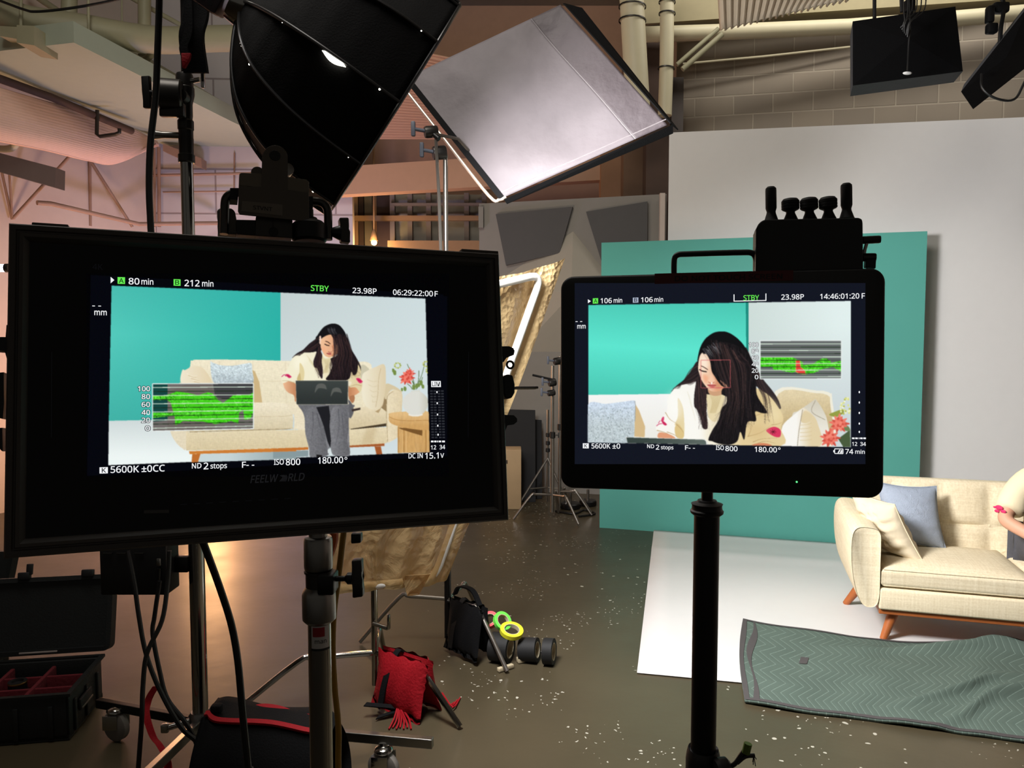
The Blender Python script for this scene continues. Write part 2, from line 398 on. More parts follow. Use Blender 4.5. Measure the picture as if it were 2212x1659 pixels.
for pp, lst in ((p, ((1366, 15, 7.4, .122), (1366, 45, 7.4, .122))), (p2, ((1441, 5, 7.6, .074), (1441, 30, 7.6, .074), (1439, 148, 7.6, .074)))):
    for x, y, Y, r in lst:
        c = P(x, y, Y); MB().lathe([(r, -0.006), (r + .008, -0.006), (r + .008, 0.006), (r, 0.006)], c, (0.05, 0, 1), 20, False).build('pipe_clamp', M_DKSTEEL, pp)
pipe('ceiling_beam_pipe', 'long cream pipe under the ceiling above the block wall', 'pipe', [(1380, 75, 7.9), (1830, 58, 7.8), (2300, 20, 7.6)], 0.075, M_BEIGE, 2)
o = MB().prism([P(1380, -10, 8.0), P(2300, -70, 7.7), P(2300, -10, 7.7), P(1380, 52, 8.0)], (0, 0.2, 0)).build('trim_7', mat('olive_beam_paint', (150, 140, 108), 0.7), None, False); o['kind'] = 'structure'
pipe('brace_pipe', 'upper of two slanting steel braces left of the block wall', 'pipe', [(1462, 140, 7.75), (1552, 62, 7.75)], 0.022, M_GREEN, 0)
pipe('brace_pipe', 'lower of two slanting steel braces left of the block wall', 'pipe', [(1474, 150, 7.7), (1560, 74, 7.7)], 0.026, M_GREEN, 0)
pipe('conduit', 'thin conduit along the block wall near its top', 'pipe', [(1475, 138, 8.3), (1650, 122, 8.2), (1850, 100, 8.1)], 0.012, M_BEIGE, 0)
# top-left clutter of hangers and stub beams
pipe('hanger_pipe', 'short vertical pipe standing on the grey-green pipe', 'pipe', [(150, -40, 6.55), (149, 42, 6.55)], 0.062, M_GREEN, 0)
pipe('hanger_pipe', 'wide vertical pipe left of the hanging black cable', 'pipe', [(312, -40, 7.2), (312, 120, 7.2)], 0.056, M_GREEN, 0)
pipe('hanger_rod', 'thin hanger rod at the far left end of the grey-green pipe', 'rod', [(45, -30, 6.2), (45, 60, 6.2)], 0.013, M_GREEN, 0)
pipe('hanger_rod', 'thin hanger rod with a loop clamped round the grey-green pipe', 'rod', [(190, -30, 6.35), (192, 80, 6.35)], 0.011, M_GREEN, 0)
pipe('hanger_rod', 'thin hanger rod nearest the hanging black cable', 'rod', [(263, -30, 6.9), (264, 130, 6.9)], 0.008, M_GREEN, 0)
pipe('ceiling_wire', 'dark drooping wire slung across the top left corner', 'cable', [(-20, -6, 6.1), (50, 20, 6.1), (80, 25, 6.1), (150, 18, 6.1), (230, 4, 6.1), (300, -14, 6.1)], 0.010, M_WIRE)
pipe('roof_strut', 'slanting roof strut at the far top left above the pipe', 'strut', [(60, -20, 7.4), (140, 34, 7.4)], 0.03, M_GREEN, 0)
pipe('roof_strut', 'slanting roof strut running behind the black cable', 'strut', [(255, -20, 7.4), (420, 70, 7.4)], 0.022, M_GREEN, 0)
pipe('roof_strut', 'slanting roof strut above the right edge of the soffit', 'strut', [(262, 96, 8.2), (520, 246, 8.9)], 0.022, M_GREEN, 0)
pipe('roof_strut', 'short slanting strut propped on the soffit edge', 'strut', [(296, 146, 7.0), (334, 112, 7.0)], 0.030, M_GREEN, 0)
for (x0, x1, y0, y1, Y, lab) in ((0, 36, 56, 84, 6.0, 'dark stub beam end at the left edge above the soffit'), (36, 74, 54, 98, 5.9, 'boxed beam end standing on the soffit corner')):
    o = MB().prism([P(x0, y0, Y), P(x1, y0 + 2, Y), P(x1, y1, Y), P(x0, y1 - 6, Y)], (0, 0.3, 0)).build('beam_end', M_GREEN, None, False); tag(o, lab, 'beam')
# dark grille strip and bracket under soffit
pipe('cable_tray', 'dark cable tray strip along the lower edge of the cream soffit', 'cable tray', [(-40, 156, 6.35), (110, 210, 7.1), (285, 283, 8.0)], 0.035, M_DKWOOD, 0)
pipe('pipe_bracket', 'dark u-shaped bracket hanging over the corrugated shell', 'bracket', [(210, 238, 7.55), (209, 290, 7.55), (216, 295, 7.55), (250, 290, 7.55), (258, 286, 7.55), (258, 278, 7.55)], 0.018, M_DKSTEEL, 0)
pipe('pipe_elbow', 'curved pipe elbow at the left edge below the corrugated shell', 'pipe', [(-30, 318, 6.7), (8, 322, 6.7), (28, 318, 6.7), (36, 304, 6.7), (38, 290, 6.7)], 0.03, M_BEIGE)
o = MB().prism([P(-40, 320, 6.4), P(120, 362, 7.0), P(119, 405, 7.0), P(-40, 360, 6.4)], (0, 0.15, 0)).build('air_duct', mat('dark_duct_metal', (74, 64, 56), 0.7), None, False)
tag(o, 'dark flat duct panel jutting in from the left edge', 'duct')
# trusses in front of the orange wall
M_TRUSS = mat('brown_truss_paint', (150, 122, 104), 0.6)
for lab, pts, r in (('long diagonal truss bar rising right from the left monitor', [(28, 472, 7.3), (150, 338, 7.5)], .022),
                    ('vertical truss bar below the corrugated shell', [(194, 346, 8.2), (195, 488, 8.2)], .022),
                    ('diagonal truss bar falling right to the back wall corner', [(196, 348, 8.2), (286, 490, 8.5)], .022),
                    ('long sloping rail across the orange wall', [(80, 438, 7.2), (110, 440, 7.3), (300, 484, 8.4), (470, 482, 8.95)], .032),
                    ('steep truss bar nearest the left edge', [(4, 372, 7.2), (26, 474, 7.3)], .016),
                    ('upright truss bar near the left edge', [(20, 376, 7.2), (27, 474, 7.3)], .014)):
    pipe('truss_bar', lab, 'truss', pts, r * .7, M_TRUSS, 0)
for lab, pts, r in (('upper horizontal rail on the violet-lit wall', [(280, 380, 9.0), (560, 374, 9.1)], .02),
                    ('lower thin rail on the violet-lit wall', [(352, 415, 9.05), (505, 413, 9.1)], .012),
                    ('thick vertical pipe in the corner of the violet-lit wall', [(343, 318, 9.0), (344, 490, 9.0)], .024),
                    ('thin vertical pipe just left of the corner pipe', [(334, 322, 9.0), (335, 490, 9.0)], .012),
                    ('thin vertical conduit nearest the silver stand', [(507, 330, 9.15), (506, 412, 9.15)], .012)):
    pipe('wall_rail', lab, 'rail', pts, r * .8, M_TRUSS, 0)
o = MB().prism([P(352, 310, 8.9), P(435, 342, 8.9), P(435, 362, 8.9), P(352, 326, 8.9)], (0, 0.15, 0)).build('beam_end', M_TRUSS, None, False); tag(o, 'brown beam end below the soffit tip left of the octagonal softbox', 'beam')

# -------- far bay with timber framing
M_TIMB = mat('raw_timber', (150, 118, 84), 0.7, var=0.15, scale=8)
M_GREY = mat('grey_backing_board', (150, 146, 136), 0.85, var=0.06)
root = thing('timber_frame_wall', 'timber stud frame with grey panels in the far bay behind the stand', 'frame wall', (P(940, 730, 9.9).x, 9.9, 0))
x0, x1 = P(845, 500, 9.9).x, P(1050, 500, 9.9).x
MB().box(((x0 + x1) / 2, 10.02, 1.75), (x1 - x0, 0.03, 3.5)).build('backing_panel', M_GREY, root, False)
for px in (848, 886, 926, 1008, 1046):
    x = P(px, 500, 9.9).x; MB().box((x, 9.93, 1.75), (0.06, 0.1, 3.5)).build('stud', mat('grey_stud', (120, 110, 104), 0.8), root, False)
z = P(900, 471, 9.8).z; xa = P(758, 470, 9.85).x
MB().box(((xa + x1) / 2, 9.83, z), (x1 - xa, 0.08, 0.06)).build('crossbar', M_TIMB, root, False)
z = P(900, 440, 9.8).z
MB().box(((x0 + x1) / 2, 9.86, z), (x1 - x0, 0.07, 0.03)).build('crossbar', mat('grey_stud', (120, 110, 104), 0.8), root, False)
z = P(900, 524, 9.8).z
MB().box(((x0 + x1) / 2, 9.75, z - 0.3), (x1 - x0, 0.3, 0.6)).build('kick_panel', M_TIMB, root, False)
for (a, b_, m_, lab) in ((764, 776, M_TIMB, 'light timber post at the left side of the far bay'), (778, 788, M_DKWOOD, 'narrow dark post in the far bay'),
                         (790, 806, mat('olive_post', (110, 100, 78), 0.7), 'olive post left of the hanging bulb'), (816, 846, M_DKWOOD, 'wide dark brown post right of the hanging bulb')):
    tag(upright('post', a, b_, 9.95, 0, 3.6, m_, 0.1), lab, 'post')
# hanging bulb
c = P(808, 524, 9.5)
bulb = thing('pendant_bulb', 'glowing warm pendant bulb hanging on a cord above the left monitor', 'lamp', c)
MB().cyl(c + Z3 * 0.1, P(811, 420, 9.5) + Z3 * 2.5, 0.012, seg=8).build('cord', M_TIMB, bulb)
MB().lathe([(0.012, 0.16), (0.03, 0.13), (0.05, 0.03), (0.048, 0.02)], c, Z3, 16, False).build('shade', M_TIMB, bulb)
MB().sphere(c, 0.035).build('glowing_bulb', emat('bulb_glow', (255, 214, 140), 14), bulb)
light('bulb_light', 'POINT', c - Z3 * 0.08 + V((0, -0.1, 0)), None, 16, (1.0, 0.6, 0.25), radius=0.06)
# LED tube at the left edge
a, b_ = P(-160, 578, 5.6), P(12, 579, 5.6)
led = thing('tube_light', 'bright white tube lamp at the left edge beside the left monitor', 'lamp', (a + b_) / 2)
MB().cyl(a, b_, 0.028, seg=12).build('glowing_tube', emat('tube_glow', (235, 235, 255), 6), led)
MB().cyl(b_, b_ + V((0.03, 0, 0)), 0.032, seg=12).build('end_cap', M_BLACK, led)
MB().cyl((a + b_) / 2 + V((-0.25, 0, -0.03)), V(((a + b_) / 2 + V((-0.25, 0, 0))).to_tuple()[:2] + (0.02,)), 0.014, seg=10).build('stand_pole', M_BLACKM, led)
MB().cyl(V(((a + b_) / 2 + V((-0.25, 0, 0))).to_tuple()[:2] + (0.0,)), V(((a + b_) / 2 + V((-0.25, 0, 0))).to_tuple()[:2] + (0.03,)), 0.16, seg=20).build('stand_base', M_BLACKM, led)
# ================================================================== THE SET
gA, gB = F(1295, 1140), F(1790, 1175)
GD = (gB - gA); GD.z = 0; GD.normalize(); GN = V((-GD.y, GD.x, 0))       # GD along the flat, GN away from the camera
def along(px, off=0.0):
    """distance along the green flat's foot line at photo column px, the line pushed back by off"""
    k = (px - 1106) / FPX / _CP; o = gA + GN * off
    return (k * o.y - o.x) / (GD.x - k * GD.y)
GAX = (GD, GN, Z3)
M_TEAL = mat('teal_painted_board', (88, 164, 152), 0.75, var=0.04, scale=3, spec=0.25)
M_WHITEFLAT = mat('white_painted_board', (226, 224, 222), 0.8, var=0.02, spec=0.2)
L0, L1 = along(1297), along(1993)
ztop = 2.46
o = MB().box(gA + GD * ((L0 + L1) / 2) + GN * 0.03 + Z3 * (ztop / 2), (L1 - L0, 0.05, ztop), GAX).build('backdrop_flat', M_TEAL, None, False)
tag(o, 'teal green painted backdrop flat standing in front of the white flat', 'backdrop')
wl = along(1439, 0.22)
pt = gA + GN * 0.22 + GD * wl
zl = CAM_H + (730 - 295) / FPX * pt.y
pr = gA + GN * 0.22 + GD * along(2212, 0.22); zr = CAM_H + (730 - 262) / FPX * pr.y
e = pr + GD * 3.2; ze = zr + (zr - zl) / (pr - pt).length * 3.2
o = MB().prism([pt, e, e + Z3 * ze, pt + Z3 * zl], GN * 0.08).build('backdrop_flat', M_WHITEFLAT, None, False)
tag(o, 'tall white backdrop flat below the block wall', 'backdrop')

# white vinyl floor sheet
vA, vB, vC = F(1412, 1150), F(1376, 1456), F(1607, 1478)
vd = (vC - vB).normalized(); ex_ = vB + vd * 4.6; ey_ = vA + GD * 4.6
top4 = [vA, ey_, ex_, vB]
def vf2(u, v):
    p = top4[3].lerp(top4[2], u).lerp(top4[0].lerp(top4[1], u), v)
    d = 1 - v
    return V((p.x, p.y, 0.005 + 0.035 * math.exp(-((d - 0.20) / 0.035) ** 2) * 0.35 + 0.03 * max(0, 1 - d / 0.04) * 0.4))
o = MB().grid(vf2, 30, 60).build('floor_sheet', mat('white_vinyl', (212, 210, 208), 0.5, var=0.02, spec=0.3), None, True)
md = o.modifiers.new('thickness', 'SOLIDIFY'); md.thickness = 0.004; md.offset = -1
tag(o, 'white vinyl sheet rolled out on the concrete floor under the sofa', 'floor sheet')

# ------------------------------------------------------------------ sofa (local frame: x along the seat, y to the back)
def linen(name, c1, c2):
    if name in _MATS: return _MATS[name]
    m = bpy.data.materials.new(name); m.use_nodes = True; N, L = nodes(m); b = N['Principled BSDF']; b.inputs['Roughness'].default_value = 0.9; b.inputs['Specular IOR Level'].default_value = 0.15
    tc = N.new('ShaderNodeTexCoord'); fac = []
    for sc in ((420, 420, 14), (14, 420, 420), (420, 14, 420)):
        mp = N.new('ShaderNodeMapping'); mp.inputs['Scale'].default_value = [s * 0.25 for s in sc]; n = N.new('ShaderNodeTexNoise'); n.inputs['Scale'].default_value = 1; n.inputs['Detail'].default_value = 3
        L.new(tc.outputs['Object'], mp.inputs[0]); L.new(mp.outputs[0], n.inputs['Vector']); fac.append(n)
    a = N.new('ShaderNodeMath'); a.operation = 'ADD'; L.new(fac[0].outputs['Fac'], a.inputs[0]); L.new(fac[1].outputs['Fac'], a.inputs[1])
    a2 = N.new('ShaderNodeMath'); a2.operation = 'ADD'; L.new(a.outputs[0], a2.inputs[0]); L.new(fac[2].outputs['Fac'], a2.inputs[1])
    mr = N.new('ShaderNodeMapRange'); mr.inputs['From Min'].default_value = 1.15; mr.inputs['From Max'].default_value = 1.85; L.new(a2.outputs[0], mr.inputs['Value'])
    mx = N.new('ShaderNodeMix'); mx.data_type = 'RGBA'; mx.inputs[6].default_value = (*lin(c1), 1); mx.inputs[7].default_value = (*lin(c2), 1)
    L.new(mr.outputs[0], mx.inputs[0]); L.new(mx.outputs[2], b.inputs['Base Color'])
    bp = N.new('ShaderNodeBump'); bp.inputs['Strength'].default_value = 0.15; bp.inputs['Distance'].default_value = 0.004; L.new(a2.outputs[0], bp.inputs['Height']); L.new(bp.outputs[0], b.inputs['Normal'])
    _MATS[name] = m; return m
M_LINEN = linen('cream_linen', (214, 198, 166), (232, 219, 190))
M_TEAK = mat('teak_wood', (166, 92, 44), 0.42, var=0.25, scale=22)
SO = F(1912, 1385) - GD * 0.04 + GN * (-0.05); SO.z = 0.009
SRZ = math.atan2(GD.y, GD.x)
def SW(x, y, z): return SO + GD * x + GN * y + Z3 * z
sofa = thing('sofa', 'cream linen sofa with splayed wooden legs on the white vinyl sheet', 'sofa', SO, rz=SRZ)
SL = 1.47
def pbox(x0, x1, y0, y1, z0, z1, bev, seg=3):
    return MB().box(((x0 + x1) / 2, (y0 + y1) / 2, (z0 + z1) / 2), (x1 - x0, y1 - y0, z1 - z0), bevel=bev, seg=seg)
for (fx, fy, tx, ty) in ((0.03, 0.05, 0.09, 0.09), (SL - 0.03, 0.05, SL - 0.09, 0.09), (-0.09, 0.60, 0.0, 0.54), (SL + 0.09, 0.60, SL, 0.54)):
    MB().cyl((fx, fy, 0.0), (tx, ty, 0.165), 0.019, 0.030, 18).build('leg', M_TEAK, sofa, local=True)
pbox(0.0, SL, 0.02, 0.06, 0.150, 0.178, 0.004).build('front_rail', M_TEAK, sofa, local=True)
pbox(0.0, SL, 0.06, 0.72, 0.152, 0.180, 0.004).build('base_frame', M_TEAK, sofa, local=True)
pbox(-0.005, SL + 0.005, 0.0, 0.74, 0.178, 0.296, 0.014).build('base_upholstery', M_LINEN, sofa, local=True)
def cushion(x0, x1, y0, y1, z0, z1, puff):
    def fn(u, v):
        x = x0 + (x1 - x0) * u; y = y0 + (y1 - y0) * v
        return x, y
    mb = MB(); mb.box(((x0 + x1) / 2, (y0 + y1) / 2, (z0 + z1) / 2), (x1 - x0, y1 - y0, z1 - z0))
    bmesh.ops.subdivide_edges(mb.bm, edges=mb.bm.edges[:], cuts=9, use_grid_fill=True)
    for v in mb.bm.verts:
        u = (v.co.x - x0) / (x1 - x0) * 2 - 1; w = (v.co.y - y0) / (y1 - y0) * 2 - 1; h = (v.co.z - z0) / (z1 - z0)
        if h > 0.5: v.co.z += puff * (1 - u ** 4) * (1 - w ** 4) * (h - 0.5) * 2
        e = 0.022
        for ax, t in ((0, u), (1, w)):
            pass
        k = max(abs(u), abs(w)); rr = max(0, abs(h * 2 - 1) - 0.55) / 0.45
        if abs(u) > 0.99: v.co.x -= math.copysign(e * rr * rr, u)
        if abs(w) > 0.99: v.co.y -= math.copysign(e * rr * rr, w)
    return mb
cushion(0.004, SL / 2 - 0.003, 0.005, 0.60, 0.300, 0.405, 0.026).build('seat_cushion', M_LINEN, sofa, local=True, ang=60)
cushion(SL / 2 + 0.003, SL - 0.004, 0.005, 0.60, 0.300, 0.405, 0.026).build('seat_cushion', M_LINEN, sofa, local=True, ang=60)
# piping of the seat cushions
for xa, xb in ((0.004, SL / 2 - 0.003), (SL / 2 + 0.003, SL - 0.004)):
    for zz_ in (0.312, 0.398):
        MB().tube([(xa + .012, 0.012, zz_), (xb - .012, 0.012, zz_)], 0.004, 8).build('piping', M_LINEN, sofa, local=True)
# arms: slab with a rounded, tucked-under outer side
def arm(x_in, sgn):
    prof = []   # (dx outward, z)
    for dx, z_ in ((0.012, 0.205), (0.045, 0.188), (0.085, 0.20), (0.118, 0.26), (0.142, 0.36), (0.152, 0.47), (0.150, 0.56), (0.135, 0.605), (0.105, 0.622), (0.055, 0.622), (0.022, 0.614), (0.006, 0.596), (0.0, 0.56), (0.0, 0.42), (0.0, 0.27)):
        prof.append((dx, z_))
    pr3 = catmull([V((d, 0, z_)) for d, z_ in prof], 3, closed=True); mb = MB(); rings = []
    for y, s in ((0.012, 0.90), (0.004, 0.95), (0.0, 0.97), (0.012, 1.0), (0.35, 1.0), (0.72, 0.97), (0.80, 0.93), (0.81, 0.88)):
        yy = {0.90: 0.004, 0.95: 0.0, 0.97: 0.006}.get(s, y)
        if y >= 0.7: yy = y
        cx, cz = 0.075, 0.41
        rings.append([mb.bm.verts.new((x_in + sgn * (cx + (p.x - cx) * s), yy, cz + (p.z - cz) * (0.97 + 0.03 * s))) for p in pr3])
    n = len(pr3)
    for a, b in zip(rings, rings[1:]):
        for i in range(n): mb.face([a[i], a[(i + 1) % n], b[(i + 1) % n], b[i]])
    mb.face(rings[0]); mb.face(rings[-1][::-1]); return mb
arm(0.0, -1).build('armrest', M_LINEN, sofa, local=True, ang=50)
arm(SL, 1).build('armrest', M_LINEN, sofa, local=True, ang=50)
# tufted back
def back(u, v):
    x = -0.01 + (SL + 0.02) * u; z_ = 0.28 + 0.50 * v
    y = 0.60 + 0.10 * v
    puff = 0.0
    cu = (u * (SL + .02) + .08) / .26; fu = (cu % 1) * 2 - 1; cv = v * 2; fv = (cv % 1) * 2 - 1
    puff = 0.03 * (1 - abs(fu) ** 3) * (1 - abs(fv) ** 5)
    edge = 1 if 0 < u < 1 and 0 < v < 1 else 0
    return V((x, y - puff * edge, z_))
mb = MB().grid(back, 80, 40)
o = mb.build('backrest', M_LINEN, sofa, local=True, ang=60)
pbox(-0.01, SL + 0.01, 0.0, 0.11, 0.28, 0.787, 0.03)
mb = MB(); mb.prism([(-0.012, 0.602, 0.28), (-0.012, 0.69, 0.76), (-0.012, 0.715, 0.782), (-0.012, 0.78, 0.782), (-0.012, 0.805, 0.755), (-0.012, 0.76, 0.28)], (SL + 0.024, 0, 0), bevel=0.012)
mb.build('back_frame', M_LINEN, sofa, local=True)
for i in range(5):
    MB().sphere((0.17 + 0.26 * i, 0.652, 0.53), (0.011, 0.006, 0.011), 12, 8).build('tuft_button', M_LINEN, sofa, local=True)

def pillow(name, label, c, ex, ey, w, h, t, m, wrinkle=0.004):
    ex, ey = V(ex).normalized(), V(ey).normalized(); ez = ex.cross(ey).normalized(); root = thing(name, label, 'cushion', c)
    mb = MB(); n = 26; rnd = random.Random(3)
    for side in (1, -1):
        def fn(u, v, side=side):
            a, b_ = u * 2 - 1, v * 2 - 1
            pin = 1 - 0.10 * (1 - abs(a) ** 2) * abs(b_) ** 3; pin2 = 1 - 0.10 * (1 - abs(b_) ** 2) * abs(a) ** 3
            d = ((1 - a ** 2) ** 0.6) * ((1 - b_ ** 2) ** 0.6) if abs(a) < 1 and abs(b_) < 1 else 0
            wr = wrinkle * sin(9 * a + 14 * b_ + 3 * sin(5 * a)) * d + wrinkle * 0.7 * sin(23 * b_ - 6 * a) * d
            return V(c) + ex * (a * w / 2 * pin2) + ey * (b_ * h / 2 * pin) + ez * (side * t / 2 * d + wr)
        mb.grid(fn, n, n)
    bmesh.ops.remove_doubles(mb.bm, verts=mb.bm.verts[:], dist=0.0005)
    mb.build('cover', m, root, ang=80)
    loop = []
    for k in range(4):
        for i in range(12):
            t_ = i / 12 * 2 - 1; a, b_ = ((t_, -1), (1, t_), (-t_, 1), (-1, -t_))[k]
            pin = 1 - 0.10 * (1 - abs(a) ** 2) * abs(b_) ** 3; pin2 = 1 - 0.10 * (1 - abs(b_) ** 2) * abs(a) ** 3
            loop.append(V(c) + ex * (a * w / 2 * pin2) + ey * (b_ * h / 2 * pin))
    MB().tube(loop, 0.0035, 6, closed=True).build('seam_piping', m, root)
    return root
M_BLUE = mat('pale_blue_boucle', (166, 176, 192), 0.95, var=0.10, scale=60, bump=0.5, bscale=240, spec=0.1)
M_CREAM = mat('cream_cotton', (218, 204, 176), 0.9, var=0.05, bump=0.12, bscale=50, spec=0.15)
bl = SW(0.235, 0.49, 0.60)
pillow('cushion', 'pale blue nubby cushion leaning on the sofa back', bl, GD * 0.97 + GN * 0.12 + Z3 * -0.05, Z3 * 0.94 + GN * 0.30 + GD * -0.10, 0.335, 0.37, 0.16, M_BLUE, 0.002)
cr = SW(0.065, 0.27, 0.575)
pillow('cushion', 'crumpled cream cushion leaning on the sofa left arm', cr, GN * -0.62 + GD * 0.74 + Z3 * -0.16, Z3 * 0.86 + GD * -0.42 + GN * 0.12, 0.29, 0.37, 0.18, M_CREAM, 0.009)

# ------------------------------------------------------------------ quilted moving blanket
bt_ = catmull([F(*p) for p in [(1605, 1342), (1700, 1362), (1800, 1376), (1880, 1386), (1935, 1391), (2020, 1396), (2090, 1400), (2150, 1404), (2250, 1424), (2420, 1460), (2520, 1480)]], 6)
bb_ = catmull([F(*p) for p in [(1608, 1521), (1700, 1538), (1780, 1548), (1850, 1556), (1920, 1566), (2000, 1578), (2080, 1589), (2140, 1597), (2240, 1612), (2420, 1640), (2560, 1664)]], 6)
def blf(u, v):
    i = min(int(u * (len(bt_) - 1)), len(bt_) - 2); t = u * (len(bt_) - 1) - i
    a = bt_[i].lerp(bt_[i + 1], t); c = bb_[i].lerp(bb_[i + 1], t); p = c.lerp(a, v)
    fold = lambda u0, v0, du, dv, w, h: h * math.exp(-((((u - u0) * dv - (v - v0) * du)) / w) ** 2) * math.exp(-(((u - u0) * du + (v - v0) * dv) / 0.30) ** 2)
    z_ = 0.020 + 0.008 * (1 - (2 * v - 1) ** 6) + fold(0.60, 0.42, 0.55, 0.83, 0.022, 0.03) + fold(0.70, 0.35, 0.45, 0.9, 0.03, 0.04) + fold(0.66, 0.93, 0.9, 0.35, 0.04, 0.05)
    z_ += 0.05 * math.exp(-((u - 0.70) / 0.09) ** 2) * max(0, v - 0.75) * 3 + 0.004 * sin(17 * u + 5 * v) + 0.003 * sin(31 * u - 9 * v)
    bend = 0.022 * sin(v * pi) * math.exp(-u / 0.05)
    return V((p.x - bend, p.y, z_))
m = mat('green_quilted_blanket', (84, 98, 90), 0.85, var=0.15, scale=5, spec=0.2); N, L = nodes(m); b = N['Principled BSDF']; base = b.inputs['Base Color'].links[0].from_socket
uv = N.new('ShaderNodeUVMap'); sx = N.new('ShaderNodeSeparateXYZ'); L.new(uv.outputs[0], sx.inputs[0])
def mth(op, a, c=None):
    n = N.new('ShaderNodeMath'); n.operation = op
    for i, q_ in enumerate((a, c)):
        if q_ is None: continue
        if isinstance(q_, (int, float)): n.inputs[i].default_value = q_
        else: L.new(q_, n.inputs[i])
    return n.outputs[0]
zig = mth('MULTIPLY', mth('PINGPONG', mth('MULTIPLY', sx.outputs[1], 4.5), 0.5), 3.2)
ln_ = mth('FRACT', mth('ADD', mth('MULTIPLY', sx.outputs[0], 46.0), zig))
hit = mth('LESS_THAN', mth('ABSOLUTE', mth('SUBTRACT', ln_, 0.5)), 0.04)
nz = N.new('ShaderNodeTexNoise'); nz.inputs['Scale'].default_value = 90; L.new(uv.outputs[0], nz.inputs['Vector'])
hit2 = mth('MULTIPLY', hit, mth('MULTIPLY', nz.outputs['Fac'], 0.7))
mx = N.new('ShaderNodeMix'); mx.data_type = 'RGBA'; L.new(hit2, mx.inputs[0]); L.new(base, mx.inputs[6]); mx.inputs[7].default_value = (*lin((150, 170, 158)), 1); L.new(mx.outputs[2], b.inputs['Base Color'])
hgt = mth('ABSOLUTE', mth('SUBTRACT', ln_, 0.5)); bp = N.new('ShaderNodeBump'); bp.inputs['Strength'].default_value = 0.25; bp.inputs['Distance'].default_value = 0.006; L.new(hgt, bp.inputs['Height']); L.new(bp.outputs[0], b.inputs['Normal'])
blk = thing('moving_blanket', 'green quilted moving blanket lying on the floor in front of the sofa', 'blanket', F(1850, 1470))
o = MB().grid(blf, 150, 60).build('quilted_cloth', m, blk, ang=80); md = o.modifiers.new('thickness', 'SOLIDIFY'); md.thickness = 0.014; md.offset = -1
M_BIND = mat('dark_grey_binding', (70, 66, 66), 0.85)
def edge_strip(u0, u1, du0, du1, v0, v1, name):
    def fn(a, c):
        vv = v0 + (v1 - v0) * c; uu = (u0 + du0 * sin(vv * 9)) + ((u1 + du1 * sin(vv * 9 + 1)) - (u0 + du0 * sin(vv * 9))) * a
        return blf(max(0, uu), vv) + Z3 * 0.003
    o = MB().grid(fn, 3, 40).build(name, M_BIND, blk, ang=80)
edge_strip(0.0, 0.010, 0, 0.002, 0, 1, 'binding'); edge_strip(0.020, 0.030, 0.006, 0.006, 0, 1, 'binding')
def es2(v0, v1, name):
    MB().grid(lambda a, c: blf(a, v0 + (v1 - v0) * c) + Z3 * 0.003, 100, 2).build(name, M_BIND, blk, ang=80)
es2(0.975, 1.0, 'binding'); es2(0.0, 0.02, 'binding')
MB().grid(lambda a, c: blf(0.128 + 0.018 * a + 0.004 * c, 0.50 + 0.09 * c) + Z3 * 0.003, 2, 2).build('patch', M_BIND, blk)

# ------------------------------------------------------------------ seated woman at the right edge
M_SKIN = mat('skin', (208, 156, 128), 0.55, var=0.06, scale=8); M_HAIR = mat('dark_brown_hair', (30, 24, 24), 0.45, var=0.3, scale=90)
M_BLOUSE = mat('cream_blouse', (226, 212, 178), 0.9, var=0.04, bump=0.12, bscale=30, spec=0.15); M_DENIM = mat('grey_denim', (78, 78, 84), 0.9, var=0.2, scale=80)
def skin(name, verts, edges, radii, m, parent, root_i=0, sub=2):
    me = bpy.data.meshes.new(name); off = parent.location if parent else V((0, 0, 0))
    me.from_pydata([tuple(V(v) - off) for v in verts], edges, []); o = bpy.data.objects.new(name, me); COL.objects.link(o); me.materials.append(m)
    if parent: o.parent = parent
    md = o.modifiers.new('skin', 'SKIN'); md.use_smooth_shade = True
    for i, r in enumerate(radii):
        sv = me.skin_vertices[0].data[i]; sv.radius = r if isinstance(r, tuple) else (r, r); sv.use_root = (i == root_i)
    s = o.modifiers.new('smooth', 'SUBSURF'); s.levels = s.render_levels = sub; return o
def chain(pts): return [(i, i + 1) for i in range(len(pts) - 1)]
WX = 0.93
who = thing('person', 'woman in a cream blouse sitting on the sofa at the right edge', 'person', SW(WX, 0.40, 0.42))
body = [SW(WX, 0.42, 0.50), SW(WX, 0.40, 0.66), SW(WX, 0.36, 0.80), SW(WX, 0.32, 0.90), SW(WX, 0.27, 0.96),            # 0-4 pelvis..neck
        SW(WX - .17, .35, .86), SW(WX - .295, .235, .66), SW(WX - .175, .06, .595), SW(WX - .115, .0, .592),                     # 5-8 left arm (screen left)
        SW(WX + .17, .35, .86), SW(WX + .275, .245, .655), SW(WX + .175, .06, .595), SW(WX + .115, .0, .592),                     # 9-12
        SW(WX - .10, .36, .50), SW(WX - .12, -.02, .51), SW(WX - .11, -.07, .27), SW(WX - .11, -.06, .07), SW(WX - .12, -.17, .035),
        SW(WX + .10, .36, .50), SW(WX + .12, -.02, .51), SW(WX + .11, -.07, .27), SW(WX + .11, -.06, .07), SW(WX + .12, -.17, .035)]
ed = [(0, 1), (1, 2), (2, 3), (3, 4), (3, 5), (5, 6), (6, 7), (7, 8), (3, 9), (9, 10), (10, 11), (11, 12), (0, 13), (13, 14), (14, 15), (15, 16), (16, 17), (0, 18), (18, 19), (19, 20), (20, 21), (21, 22)]
ra = [(.14, .11), (.125, .10), (.135, .10), (.10, .08), .05, .055, .042, .030, .026, .055, .042, .030, .026, .085, .062, .05, .035, .03, .085, .062, .05, .035, .03]
skin('body', body, ed, ra, M_SKIN, who)
